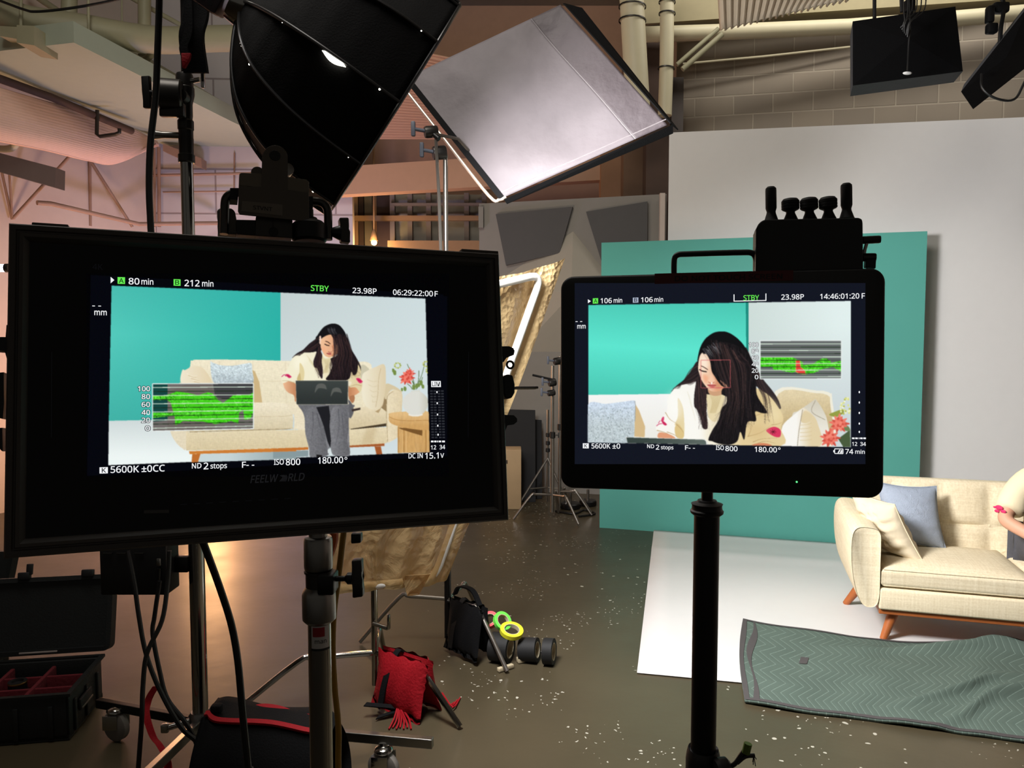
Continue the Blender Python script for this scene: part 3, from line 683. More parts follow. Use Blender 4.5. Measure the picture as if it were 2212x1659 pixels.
hc = SW(WX - 0.01, 0.20, 1.055); fwd = (GN * -0.80 + Z3 * -0.60).normalized(); upv = (Z3 * 0.80 - GN * 0.60).normalized(); sd = GD
mb = MB().sphere(hc, (0.072, 0.092, 0.112), 28, 20, (sd, -fwd, upv))
for v in mb.bm.verts:                                    # jaw narrower, nose, eye hollows
    q_ = v.co - hc; a, f_, u_ = q_.dot(sd), q_.dot(fwd), q_.dot(upv)
    if u_ < 0: v.co -= sd * (a * 0.30 * min(1, -u_ / 0.1))
    if f_ > 0.05: v.co += fwd * (0.018 * math.exp(-(a / 0.014) ** 2) * math.exp(-((u_ + 0.022) / 0.026) ** 2) - 0.006 * (math.exp(-((abs(a) - 0.03) / 0.014) ** 2) * math.exp(-((u_ - 0.008) / 0.014) ** 2)))
mb.build('head', M_SKIN, who, ang=80)
M_LIP = mat('lip_pink', (172, 92, 88), 0.5); M_LASH = mat('dark_lash', (34, 24, 22), 0.6)
MB().sphere(hc + fwd * 0.081 - upv * 0.058, (0.022, 0.008, 0.008), 14, 8, (sd, fwd, upv)).build('mouth', M_LIP, who)
for s in (-1, 1):
    MB().sphere(hc + fwd * 0.076 + upv * 0.006 + sd * (0.03 * s), (0.014, 0.006, 0.005), 12, 8, (sd, fwd, upv)).build('eye', M_LASH, who)
    MB().sphere(hc + fwd * 0.078 + upv * 0.028 + sd * (0.03 * s), (0.018, 0.006, 0.003), 12, 8, (sd, fwd, upv)).build('eyebrow', M_LASH, who)
    MB().sphere(hc + sd * (0.072 * s) - upv * 0.01, (0.010, 0.02, 0.03), 12, 8, (sd, fwd, upv)).build('ear', M_SKIN, who)
mb = MB().sphere(hc - fwd * 0.018 + upv * 0.018, (0.086, 0.098, 0.118), 24, 16, (sd, -fwd, upv))
bmesh.ops.delete(mb.bm, geom=[v for v in mb.bm.verts if (v.co - hc).dot(fwd) > 0.045 and (v.co - hc).dot(upv) < 0.07], context='VERTS')
rr = random.Random(5)
for k in range(90):
    a = rr.uniform(-1, 1); s = 1 if a > 0 else -1
    st = hc + upv * (0.11 - 0.05 * abs(a)) - fwd * rr.uniform(-0.05, 0.09) + sd * (a * 0.06)
    m1 = hc + sd * (s * (0.088 + 0.02 * rr.random())) - upv * 0.02 - fwd * rr.uniform(-0.04, 0.08)
    m2 = SW(WX + s * (0.12 + 0.06 * rr.random()), 0.26 + 0.12 * rr.random() * (1 if rr.random() < .5 else -0.2), 0.88)
    en = SW(WX + s * (0.10 + 0.10 * rr.random()), 0.17 + 0.06 * rr.random(), 0.62 + 0.14 * rr.random())
    mb.tube([st, m1, m2, en], [0.006] * 5 + [0.007] * 5 + [0.006] * 5 + [0.003], 5, 5)
mb.build('hair', M_HAIR, who, ang=80)
bl_v = [SW(WX, .42, .56), SW(WX, .40, .66), SW(WX, .36, .80), SW(WX, .33, .885), SW(WX, .30, .915), SW(WX - .17, .35, .855), SW(WX - .245, .285, .72), SW(WX - .262, .262, .685), SW(WX + .17, .35, .855), SW(WX + .245, .285, .72), SW(WX + .262, .262, .685)]
skin('blouse', bl_v, [(0, 1), (1, 2), (2, 3), (3, 4), (3, 5), (5, 6), (6, 7), (3, 8), (8, 9), (9, 10)], [(.165, .13), (.155, .125), (.16, .125), (.115, .095), .07, .082, .088, .070, .082, .088, .070], M_BLOUSE, who)
tr = [SW(WX, .42, .50), SW(WX - .10, .36, .50), SW(WX - .12, -.02, .515), SW(WX - .11, -.07, .27), SW(WX - .11, -.06, .10), SW(WX + .10, .36, .50), SW(WX + .12, -.02, .515), SW(WX + .11, -.07, .27), SW(WX + .11, -.06, .10)]
skin('trousers', tr, [(0, 1), (1, 2), (2, 3), (3, 4), (0, 5), (5, 6), (6, 7), (7, 8)], [(.155, .115), .10, .082, .088, .09, .10, .082, .088, .09], M_DENIM, who)
M_PINK = mat('pink_embroidery', (206, 40, 96), 0.8, var=0.3, scale=60)
e0 = SW(WX - .245, .285, .715)
for (dx, dy, dz, r1) in ((-0.070, -0.045, 0.008, 0.022), (-0.078, -0.040, -0.012, 0.014), (-0.055, -0.065, -0.008, 0.016), (-0.084, -0.028, 0.006, 0.010)):
    c = e0 + GD * dx + GN * dy + Z3 * dz
    MB().sphere(c, (r1, 0.006, r1 * 0.6), 14, 8, ((GD * 0.6 - GN * 0.8).normalized(), (GD * -0.8 - GN * 0.6).normalized(), Z3)).build('embroidered_flower', M_PINK, who)
for s in (-1, 1):                                          # hands with five fingers on the keyboard
    w0 = SW(WX + s * .115, .0, .592); dirv = (GN * -0.9 - GD * (s * 0.25)).normalized(); sid = (GD * 0.95).normalized()
    hv = [w0, w0 + dirv * 0.045, w0 + dirv * 0.075]; he = [(0, 1), (1, 2)]; hr = [.026, (.032, .016), (.030, .014)]
    for k, (off, ln2) in enumerate(((-.030, .062), (-.010, .072), (.010, .068), (.030, .052))):
        i0 = len(hv); b0 = w0 + dirv * 0.078 + sid * off
        hv += [b0, b0 + dirv * ln2 * 0.5 + Z3 * 0.008, b0 + dirv * ln2 - Z3 * 0.012]; he += [(2, i0), (i0, i0 + 1), (i0 + 1, i0 + 2)]; hr += [.0095, .0085, .0075]
    i0 = len(hv); tb = w0 + dirv * 0.03 - sid * (s * .034); hv += [tb, tb + dirv * 0.035 - sid * (s * .018)]; he += [(1, i0), (i0, i0 + 1)]; hr += [.011, .009]
    skin('hand', hv, he, hr, M_SKIN, who)
lp = thing('laptop', 'open dark laptop on the lap of the woman at the right edge', 'laptop', SW(WX, -0.02, 0.58))
MB().box(SW(WX, 0.0, 0.578), (0.33, 0.22, 0.014), GAX, 0.004).build('keyboard_base', M_DKSTEEL, lp)
MB().box(SW(WX, -0.155, 0.678), (0.33, 0.008, 0.215), (GD, (GN * 0.94 + Z3 * 0.34).normalized(), (Z3 * 0.94 - GN * 0.34).normalized()), 0.003).build('screen_lid', M_DKSTEEL, lp)
# ================================================================== LIGHTS, FLAGS AND STANDS
# ---- octagonal softbox (ten ribs) : builder holds for the lamp declared at the top
ax = OCTA_AXIS; vx, vy = frame_for(ax)
R0 = 0.435
octa = thing('softbox', 'black deep round softbox with ribs, glowing seam patch and silver speed ring at top', 'softbox', OCTA_APEX)
prof = [(0.05, 0.0), (0.13, 0.03), (0.22, 0.075), (0.30, 0.135), (0.352, 0.20), (0.395, 0.285), (0.42, 0.375), (0.432, 0.47), (R0, OCTA_DEPTH)]
NR = 12; PH = radians(25.5)
view = (OCTA_APEX + ax * 0.5 - CAMP).normalized()
fx = (view - ax * view.dot(ax)).normalized(); fy = ax.cross(fx).normalized()      # fx points away from the camera
def opt(r, h, a): return OCTA_APEX + ax * h + fx * (r * cos(a)) + fy * (r * sin(a))
def rib_at(k): return PH + 2 * pi * k / NR
def oct_surf(u, v):
    a = 2 * pi * u * 1.0 + PH; k = (u * NR) % 1
    i = min(int(v * (len(prof) - 1)), len(prof) - 2); t = v * (len(prof) - 1) - i
    r = prof[i][0] * (1 - t) + prof[i + 1][0] * t; h = prof[i][1] * (1 - t) + prof[i + 1][1] * t
    # flat panels between the ribs
    k0 = math.floor(u * NR) if u < 1 else NR - 1; a0 = rib_at(k0); a1 = rib_at(k0 + 1); kk = u * NR - k0
    return opt(r, h, a0).lerp(opt(r, h, a1), kk) - ax * 0.0
o = MB().grid(oct_surf, NR * 6, 32).build('fabric_shell', M_FAB, octa, ang=25)
md = o.modifiers.new('thickness', 'SOLIDIFY'); md.thickness = 0.004
M_RIB = mat('glossy_rib_seam', (84, 84, 86), 0.3, 0.9, var=0.3)
for k in range(NR):
    a = rib_at(k); MB().tube([opt(r + 0.004, h, a) for r, h in prof], 0.0055, 8, 4).build('rib', M_RIB, octa)
MB().tube([opt(R0 + .004, OCTA_DEPTH, rib_at(k)) for k in range(NR)], 0.006, 8, closed=True).build('rim_piping', M_RIB, octa)
# white diffusion front
mb = MB(); vs_ = [mb.bm.verts.new(opt(R0 - .005, OCTA_DEPTH - 0.01, rib_at(k))) for k in range(NR)]; mb.face(vs_)
mb.build('front_diffuser', emat('diffuser_glow', (255, 252, 246), 5.0), octa, False)
MB().lathe([(0.05, -0.035), (0.075, -0.035), (0.08, 0.0), (0.075, 0.025), (0.05, 0.025)], OCTA_APEX, ax, 28, False).build('speed_ring', M_CHROME, octa)
# emissive patch on the closed shell, painting a light leak along the nearest rib
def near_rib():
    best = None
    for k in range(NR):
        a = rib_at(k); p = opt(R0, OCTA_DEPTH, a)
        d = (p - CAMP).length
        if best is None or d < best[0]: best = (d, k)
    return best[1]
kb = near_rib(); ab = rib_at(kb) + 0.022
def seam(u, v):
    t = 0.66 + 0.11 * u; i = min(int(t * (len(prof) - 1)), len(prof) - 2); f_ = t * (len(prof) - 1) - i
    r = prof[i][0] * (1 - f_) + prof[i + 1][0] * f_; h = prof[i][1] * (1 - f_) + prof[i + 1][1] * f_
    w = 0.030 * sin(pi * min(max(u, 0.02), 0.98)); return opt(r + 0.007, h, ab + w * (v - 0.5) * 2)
MB().grid(seam, 14, 4).build('seam_glow_patch', emat('seam_glow', (255, 250, 230), 9), octa)
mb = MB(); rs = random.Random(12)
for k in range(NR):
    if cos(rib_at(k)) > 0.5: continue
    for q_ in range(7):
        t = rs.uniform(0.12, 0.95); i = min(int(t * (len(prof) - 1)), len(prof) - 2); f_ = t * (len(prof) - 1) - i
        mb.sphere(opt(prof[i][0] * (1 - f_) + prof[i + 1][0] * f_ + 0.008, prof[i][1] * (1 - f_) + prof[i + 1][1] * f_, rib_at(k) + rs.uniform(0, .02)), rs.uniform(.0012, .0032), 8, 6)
mb.build('rib_glow_dots', emat('seam_glow', (255, 250, 230), 9), octa)  # emissive dots painting bright specks of light along the ribs
# lamp head behind the ring
lampc = OCTA_APEX - ax * 0.20
lamp = thing('studio_lamp', 'dark lamp head with a purple-grey grille behind the softbox ring', 'lamp', lampc)
lz = fy; ly = ax.cross(lz)
MB().box(lampc, (0.30, 0.17, 0.17), (ax, ly, lz), 0.01).build('housing', mat('grey_lamp_housing', (74, 66, 76), 0.6), lamp)
M_GRILL = mat('dark_grille', (22, 18, 26), 0.6)
mb = MB()
for i in range(11):
    for j in range(6):
        for (nx_, ny_, hn) in ((ly, lz, 1), (lz, ly, 1)):
            for sg in (-1, 1):
                c = lampc + ax * (-0.125 + 0.025 * i) + ny_ * (-0.062 + 0.025 * j) + nx_ * (sg * 0.0855)
                mb.lathe([(0.0085, -0.0015), (0.0085, 0.0015)], c, nx_ * sg, 6)
mb.build('vent_holes', M_GRILL, lamp)

# ---- rolling combo stand that carries the lamp
sx_, sy_ = P(412, 700, 2.9).x, 2.9
def SP(py, px=412, Y=2.9): return P(px, py, Y)
combo = thing('light_stand', 'tall silver rolling stand behind the left monitor with castor base', 'light stand', (sx_, sy_, 0))
def vz(py, Y=2.9): return P(1106, py, Y).z
zt = vz(350); zb = vz(1560)
MB().cyl((sx_, sy_, zb - 0.05), (sx_, sy_, 1.72), 0.029, seg=24).build('column', M_CHROME, combo)
MB().cyl((sx_, sy_, 1.5), (sx_, sy_, zt), 0.023, seg=24).build('riser', M_CHROME, combo)
mb = MB(); zz_ = zt - 0.02
mb.lathe([(0.027, vz(352)), (0.03, vz(350)), (0.03, vz(335)), (0.026, vz(333)), (0.027, vz(300)), (0.026, vz(298)), (0.026, vz(282)), (0.029, vz(280)), (0.029, vz(262)), (0.024, vz(258)), (0.026, vz(250)), (0.026, vz(225)), (0.034, vz(205)), (0.034, vz(190)), (0.031, vz(188)), (0.031, vz(165)), (0.028, vz(160))], (sx_, sy_, 0), Z3, 24).build('socket_casting', M_DKSTEEL, combo)
c = V((sx_, sy_, vz(293))); h = c + V((-0.085, -0.01, 0))
MB().cyl(c, h, 0.012).cyl(h, h + V((-0.03, -0.005, 0)), 0.013, 0.018, 12).build('tee_knob', M_STEEL, combo)
c = V((sx_, sy_, vz(178)))
mb = MB().cyl(c, c + V((0.065, -0.02, 0.004)), 0.009); mb.box(c + V((0.078, -0.024, 0)), (0.014, 0.016, 0.058), bevel=0.005); mb.build('tee_knob', M_CHROME, combo)
cz = V((sx_, sy_, zb))
MB().lathe([(0.03, -0.03), (0.045, -0.02), (0.045, 0.03), (0.036, 0.045)], cz, Z3, 20).build('base_hub', M_STEEL, combo)
M_WHEEL = mat('grey_castor_rubber', (120, 114, 108), 0.55); legs = [(P(212, 1518, 3.10), 0.03, F(265, 1608)), (P(935, 1605, 2.72), 0.03, F(838, 1690)), (P(300, 1690, 2.35), 0.03, F(330, 1790))]
for i, (e_, w, fl) in enumerate(legs):
    d = (V(e_) - cz); ln3 = d.length; d.normalize(); sd_ = d.cross(Z3).normalized(); upp = sd_.cross(d).normalized()
    MB().box(cz + d * (ln3 / 2 + 0.02), (ln3 - 0.04, 0.028, 0.036), (d, sd_, upp), 0.003).build('leg', M_BLACKM if i == 0 else M_STEEL, combo, False)
    fl = V(fl); k = 0.80 if i < 2 else 0.85; top_ = cz + d * (ln3 * k); wc = V((top_.x, top_.y - 0.015, 0.062))
    ca = MB(); ca.cyl((wc.x, wc.y, 0.062 + 0.045), (top_.x, top_.y, top_.z - 0.018), 0.018, 0.022); ca.sphere((wc.x, wc.y, 0.128), (0.036, 0.036, 0.016), 16, 10)
    for s in (-1, 1): ca.box((wc.x + s * 0.012, wc.y + s * 0.027, 0.085), (0.06, 0.006, 0.06), bevel=0.002)
    co = ca.build('castor', M_CHROME, combo)
    MB().lathe([(0.012, -0.019), (0.05, -0.018), (0.061, -0.012), (0.061, 0.012), (0.05, 0.018), (0.012, 0.019)], wc, (0.4, 1, 0), 26).build('wheel', M_WHEEL, co)
MB().cyl(cz + V((-0.03, -0.03, 0.02)), cz + V((-0.10, -0.06, 0.01)), 0.012).box(cz + V((-0.11, -0.065, 0.01)), (0.03, 0.02, 0.035), bevel=0.006).build('brake_knob', M_CHROME, combo)

# grip head on its top
gc = P(372, 205, 2.85)
grip = thing('stand_clamp', 'dark cast grip head clamped on top of the silver rolling stand', 'clamp', gc)
MB().lathe([(0.05, -0.048), (0.056, -0.04), (0.056, 0.03), (0.05, 0.036)], gc, (1, 0.25, 0), 28).build('disc', M_DKSTEEL, grip)
MB().cyl(gc + V((0.03, 0.0, 0)), V((sx_, sy_, gc.z)), 0.022, 0.026).build('neck', M_DKSTEEL, grip)
hp = P(318, 200, 2.82); mb = MB().cyl(gc - V((0.03, 0, 0)), hp, 0.011)
mb.prism([hp + V((-0.018, -0.01, 0.056)), hp + V((0.014, -0.01, 0.058)), hp + V((0.008, -0.01, 0)), hp + V((0.016, -0.01, -0.058)), hp + V((-0.014, -0.01, -0.056)), hp + V((-0.010, -0.01, 0))], (0, 0.02, 0), 0.004)
mb.build('tee_handle', M_BLACKM, grip)
MB().box(gc + V((0.0, 0.0, -0.055)), (0.09, 0.03, 0.05), bevel=0.006).build('jaw', M_DKSTEEL, grip)

# spigot + yoke carrying the lamp from the stand, fabric strap and red tab
tp_ = V((sx_, sy_, vz(162)))
MB().tube([tp_ - Z3 * 0.02, tp_ + Z3 * 0.35, lampc - ax * 0.05 - fy * 0.06], 0.012, 10, 6).build('yoke_arm', M_BLACKM, lamp)
st = MB().strap([P(425, -60, 2.8), P(424, 30, 2.8), P(414, 80, 2.8), P(424, 158, 2.82)], 0.085, 0.02, (1, 0, 0)).build('fabric_strap', M_FAB); tag(st, 'wide black webbing hanging above the silver stand', 'strap')
mb = MB(); mb.strap([P(403, -60, 2.77), P(408, 60, 2.77), P(398, 100, 2.77), P(400, 120, 2.77)], 0.03, 0.012, (1, 0, 0)); s2 = mb.build('cable_tie_strap', M_FAB); tag(s2, 'narrow black strap with a red tab beside the wide webbing', 'strap')
MB().prism([P(391, 114, 2.755), P(412, 114, 2.755), P(409, 128, 2.755), P(399, 146, 2.755), P(393, 146, 2.755)], (0, 0.012, 0), 0.002).build('red_tab', M_RED, s2)
# black cable hanging at left
o = MB().tube([P(343, -80, 2.65), P(344, 0, 2.65), P(340, 120, 2.65), P(336, 210, 2.65), P(325, 310, 2.65), P(322, 400, 2.65), P(325, 480, 2.65), P(332, 620, 2.65), P(334, 900, 2.72), P(330, 1100, 2.84), P(328, 1184, 2.86)], 0.011, 10, 8).build('power_cable', M_WIRE)
tag(o, 'black cable hanging from above down to the power box left of the silver stand', 'cable')

# ---- grey fabric flag (floppy) on a steel frame
Bp, Rp, Lp = P(1086, 428, 3.95), P(1447, 268, 3.85), P(880, 168, 4.2)
Tp = Lp + (Rp - Bp)
M_FLAG = mat('charcoal_flag_fabric', (104, 97, 101), 0.62, var=0.30, scale=5, bump=0.6, bscale=5, spec=0.5)
flag = thing('fabric_flag', 'large grey fabric flag in a steel frame tilted beside the black softbox', 'flag', (Bp + Rp) / 2)
u_, v_ = (Rp - Bp), (Lp - Bp); fn_ = u_.cross(v_).normalized()
if fn_.dot(CAMP - Bp) < 0: fn_ = -fn_
def ff(u, v):
    w = 0.012 * sin(7 * u + 3 * v) * sin(5 * v + 1) + 0.010 * sin(12 * u - 6 * v) * max(0, u - 0.3) + 0.008 * sin(30 * u) * max(0, v - 0.7) * 2
    ed_ = min(u, 1 - u, v, 1 - v); return Bp + u_ * u + v_ * v + fn_ * (w * min(1, ed_ * 8))
FLB = lambda u, v: ff(u * 0.80, v)
o = MB().grid(FLB, 60, 60).build('main_panel', M_FLAG, flag, ang=80); md = o.modifiers.new('t', 'SOLIDIFY'); md.thickness = 0.004
o = MB().grid(lambda u, v: ff(0.80 + 0.185 * u, v), 16, 60).build('side_flap', mat('dark_flag_fabric', (78, 70, 74), 0.6, var=0.2, scale=8, bump=0.5, bscale=12), flag, ang=80); md = o.modifiers.new('t', 'SOLIDIFY'); md.thickness = 0.004
MB().tube([ff(0.8, k / 40) + fn_ * 0.003 for k in range(41)], 0.003, 6).build('seam', mat('pale_seam', (130, 124, 126), 0.7), flag)
MB().tube([ff(k / 40, 0.035) + fn_ * 0.003 for k in range(41)], 0.003, 6).build('seam', mat('pale_seam', (130, 124, 126), 0.7), flag)
off = fn_ * -0.10
MB().prism([Rp + fn_ * .004, Tp + fn_ * .004, Tp + u_ * 0.10 + off, Rp + u_ * 0.045 + off], u_.normalized() * 0.006).build('edge_band', M_FAB, flag, False)
MB().prism([Bp - v_ * 0.012, Rp - v_ * 0.012 + u_ * 0.01, Rp - v_ * 0.03 + off * 0.6, Bp - v_ * 0.03 + off * 0.3], fn_ * 0.004).build('edge_band', M_FAB, flag, False)
MB().box(Bp + v_ * 0.5 - u_ * 0.004, (v_.length, 0.016, 0.03), (v_.normalized(), fn_, v_.cross(fn_).normalized())).build('edge_band', M_FAB, flag, False)
sl = -u_ * 0.055
MB().tube([Bp + u_ * 0.02, Bp + sl * 0.35, Bp + sl + v_ * 0.05, Bp + sl + v_ * 0.5, Bp + sl * 1.0 + v_ * 1.06], 0.0085, 10, 5).build('frame_rod', mat('pale_steel_rod', (206, 190, 176), 0.35, 0.6), flag)
# the flag's stand
def stand(name, label, bx, by, ztop_, r, m_, legs_, hub, cat='light stand', tube2=None, lr=0.011, group=None):
    t = thing(name, label, cat, (bx, by, 0), group)
    MB().cyl((bx, by, 0.06), (bx, by, ztop_ * 0.55), r * 1.25, seg=16).build('column', m_, t)
    MB().cyl((bx, by, ztop_ * 0.5), (bx, by, ztop_), r, seg=16).build('riser', m_, t)
    MB().lathe([(r * 1.3, -0.03), (r * 1.9, -0.025), (r * 1.9, 0.025), (r * 1.3, 0.03)], (bx, by, ztop_ * 0.55), Z3, 16).cyl((bx, by, ztop_ * 0.55), (bx + 0.05, by - 0.01, ztop_ * 0.55), 0.006).box((bx + 0.055, by - .01, ztop_ * 0.55), (0.012, 0.012, 0.05), bevel=.003).build('collar', M_DKSTEEL, t)
    for a, ln4 in legs_:
        d = V((cos(a), sin(a), 0)); p0 = V((bx, by, hub))
        MB().tube([p0, p0 + d * ln4 * 0.42 + Z3 * 0.01, p0 + d * ln4 * 0.55, V((bx, by, 0.012)) + d * ln4], lr, 10, 4).build('leg', m_, t)
    return t
bx, by = P(965, 900, 4.0).x, 4.0
M_DSTEEL = mat('warm_grey_steel', (150, 144, 136), 0.3, 0.9)  # plain warm grey steel of the thin stands
fs = stand('light_stand', 'thin steel stand with a black lower post, holding the grey flag', bx, by, P(966, 335, 4.0).z, 0.0125, M_DSTEEL, [(radians(-46), 0.46), (radians(176), 0.48), (radians(70), 0.45)], 0.26)
def knuckle(label, c, tgt, r=0.035, s=1.0):
    g = thing('stand_clamp', label, 'clamp', c); dx = (V(tgt) - V(c)).normalized()
    MB().lathe([(r * .9, -0.03), (r, -0.02), (r, 0.03), (r * .9, 0.036)], c, (1, 0.3, 0.15), 20).build('disc', M_DKSTEEL, g)
    h_ = V(c) - V((0.085, 0.02, -0.01)); mb = MB().cyl(c, h_, 0.009); mb.box(h_, (0.022, 0.02, 0.075), bevel=.006); mb.build('tee_handle', mat('blue_grey_plastic', (92, 98, 112), 0.5), g)
    MB().cyl(c, tgt, 0.014).build('socket', M_BLACKM, g); return g
knuckle('lower grip head on the thin stand beside the grey flag', P(948, 330, 3.97), (bx, by, P(966, 330, 4.0).z))
knuckle('upper grip head gripping the steel rod of the grey flag', P(930, 285, 3.94), P(948, 300, 3.92), 0.03)
o = MB().tube([P(941, 290, 3.93), P(948, 420, 3.93), P(953, 560, 3.93)], 0.0085, 8).build('boom_rod', M_DSTEEL); tag(o, 'thin steel arm hanging just left of the flag stand', 'rod')
o = MB().tube([P(941, 290, 3.92), P(990, 300, 4.0), ff(0.02, 0.35) + fn_ * -.02], 0.0085, 8).build('boom_rod', M_DSTEEL); tag(o, 'short steel arm from the upper grip head to the grey flag', 'rod')

# ---- gel frame
cTR, cBR, cBL, cTL = P(1171, 592, 3.75), P(938, 1252, 3.6), P(690, 1276, 3.15), P(850, 668, 3.2)
gel = thing('gel_frame', 'white tube frame covered with a shiny tan plastic sheet between the monitors', 'diffusion frame', (cBR + cBL) / 2)
def rl(pts, r=0.08):
    out = []; n = len(pts)
    for i, p in enumerate(pts):
        a, b_ = pts[i - 1], pts[(i + 1) % n]; d0 = (a - p).normalized(); d1 = (b_ - p).normalized()
        for t in (0, .25, .5, .75, 1): out.append((p + d0 * r).lerp(p, t).lerp(p.lerp(p + d1 * r, t), t))
    return out
MB().tube(rl([cTR, cBR, cBL, cTL]), 0.019, 12, closed=True).build('tube_frame', mat('white_pvc_tube', (216, 214, 208), 0.4, var=0.03), gel)
gm = bpy.data.materials.new('tan_plastic_sheet'); gm.use_nodes = True; N, L = nodes(gm); b = N['Principled BSDF']
b.inputs['Base Color'].default_value = (*lin((206, 180, 132)), 1); b.inputs['Roughness'].default_value = 0.22; b.inputs['Transmission Weight'].default_value = 0.0; b.inputs['Specular IOR Level'].default_value = 1.0
tr_ = N.new('ShaderNodeBsdfTransparent'); tr_.inputs[0].default_value = (*lin((226, 206, 168)), 1); tl = N.new('ShaderNodeBsdfTranslucent'); tl.inputs[0].default_value = (*lin((206, 170, 116)), 1)
m1_ = N.new('ShaderNodeMixShader'); m1_.inputs[0].default_value = 0.35; L.new(b.outputs[0], m1_.inputs[1]); L.new(tl.outputs[0], m1_.inputs[2])
m2_ = N.new('ShaderNodeMixShader'); m2_.inputs[0].default_value = 0.36; L.new(m1_.outputs[0], m2_.inputs[1]); L.new(tr_.outputs[0], m2_.inputs[2]); L.new(m2_.outputs[0], N['Material Output'].inputs[0])
tc = N.new('ShaderNodeTexCoord'); n1 = N.new('ShaderNodeTexVoronoi'); n1.inputs['Scale'].default_value = 22; n2 = N.new('ShaderNodeTexNoise'); n2.inputs['Scale'].default_value = 7; n2.inputs['Detail'].default_value = 6; n2.inputs['Distortion'].default_value = 2.0
mp = N.new('ShaderNodeMapping'); mp.inputs['Scale'].default_value = (1, 1, 0.8); L.new(tc.outputs['Object'], mp.inputs[0]); L.new(mp.outputs[0], n1.inputs['Vector']); L.new(mp.outputs[0], n2.inputs['Vector'])
n3_ = N.new('ShaderNodeTexVoronoi'); n3_.inputs['Scale'].default_value = 46; L.new(tc.outputs['Object'], n3_.inputs['Vector']); sp_ = N.new('ShaderNodeSeparateXYZ'); L.new(tc.outputs['Object'], sp_.inputs[0]); zr_ = N.new('ShaderNodeMapRange'); zr_.inputs['From Min'].default_value = 1.0; zr_.inputs['From Max'].default_value = 1.6; zr_.inputs['To Max'].default_value = 0.9; L.new(sp_.outputs[2], zr_.inputs['Value']); cz_ = N.new('ShaderNodeMath'); cz_.operation = 'MULTIPLY'; L.new(n3_.outputs['Distance'], cz_.inputs[0]); L.new(zr_.outputs[0], cz_.inputs[1])
am = N.new('ShaderNodeMath'); am.operation = 'ADD'; vm_ = N.new('ShaderNodeMath'); vm_.operation = 'MULTIPLY'; vm_.inputs[1].default_value = 0.3; L.new(n1.outputs['Distance'], vm_.inputs[0]); L.new(vm_.outputs[0], am.inputs[0]); L.new(n2.outputs['Fac'], am.inputs[1])
bp = N.new('ShaderNodeBump'); bp.inputs['Strength'].default_value = 0.6; bp.inputs['Distance'].default_value = 0.03; am3_ = N.new('ShaderNodeMath'); am3_.operation = 'ADD'; L.new(am.outputs[0], am3_.inputs[0]); L.new(cz_.outputs[0], am3_.inputs[1]); L.new(am3_.outputs[0], bp.inputs['Height']); L.new(bp.outputs[0], b.inputs['Normal'])
gn = (cTR - cBR).cross(cBL - cBR).normalized()
if gn.dot(CAMP - cBR) < 0: gn = -gn
fe = [P(1224, 572, 3.82), P(1108, 880, 3.72), P(960, 1240, 3.68)]
def gf(u, v):
    a = cBL.lerp(cBR, u); c = cTL.lerp(cTR, u); p = a.lerp(c, v)
    if u > 1:
        k = (u - 1) / 0.2; e = fe[2].lerp(fe[1], v * 1.8) if v < 0.555 else fe[1].lerp(fe[0], (v - 0.555) / 0.445)
        p = cBR.lerp(cTR, v).lerp(e, k)
    return p + gn * (0.024 if v < 0.42 else -0.024 if v > 0.5 else 0.024 - 0.6 * (v - 0.42)) + gn * (0.012 * sin(23 * u + 4 * v) * sin(3 * v + 2 * u))
MB().grid(lambda a, c: gf(a * 1.2, -0.01 + 1.03 * c), 90, 90).build('plastic_sheet', gm, gel, ang=80)
tl_ = [P(868, 1244, 3.42), P(930, 1240, 3.5), P(905, 1285, 3.5), P(880, 1288, 3.45)]
MB().prism(tl_, (0, 0.004, 0)).build('loose_tail', gm, gel, False)
s3x, s3y = P(805, 1000, 3.42).x, 3.42
s3 = stand('light_stand', 'silver stand with a red sandbag on its leg, holding the plastic sheet frame', s3x, s3y, 1.55, 0.012, M_CHROME, [(radians(-35), 0.50), (radians(197), 0.62), (radians(95), 0.5)], 0.21, lr=0.013)
c = V((s3x, s3y - 0.03, P(805, 1345, 3.4).z)); MB().cyl(c, c + V((0.07, -0.03, -0.01)), 0.010).box(c + V((0.075, -0.03, 0.02)), (0.014, 0.02, 0.07), bevel=.005).build('tee_knob', M_CHROME, s3)
knuckle('grip head joining the silver stand to the plastic sheet frame', (s3x, s3y - 0.03, 1.50), (s3x, s3y, 1.50))
# black sleeve and knob low on the flag's stand
px_, py_ = bx, by; bs = fs
MB().cyl((px_, py_, 0.05), (px_, py_, 1.30), 0.0185, seg=18).build('black_post', M_BLACKM, bs)
c = V((px_, py_ - .02, P(963, 1298, 3.98).z)); MB().cyl(c, c + V((0.06, -0.02, -0.005)), 0.008).sphere(c + V((0.075, -0.02, -0.005)), (0.03, 0.015, 0.014), 12, 8).build('knob', M_BLACK, bs)

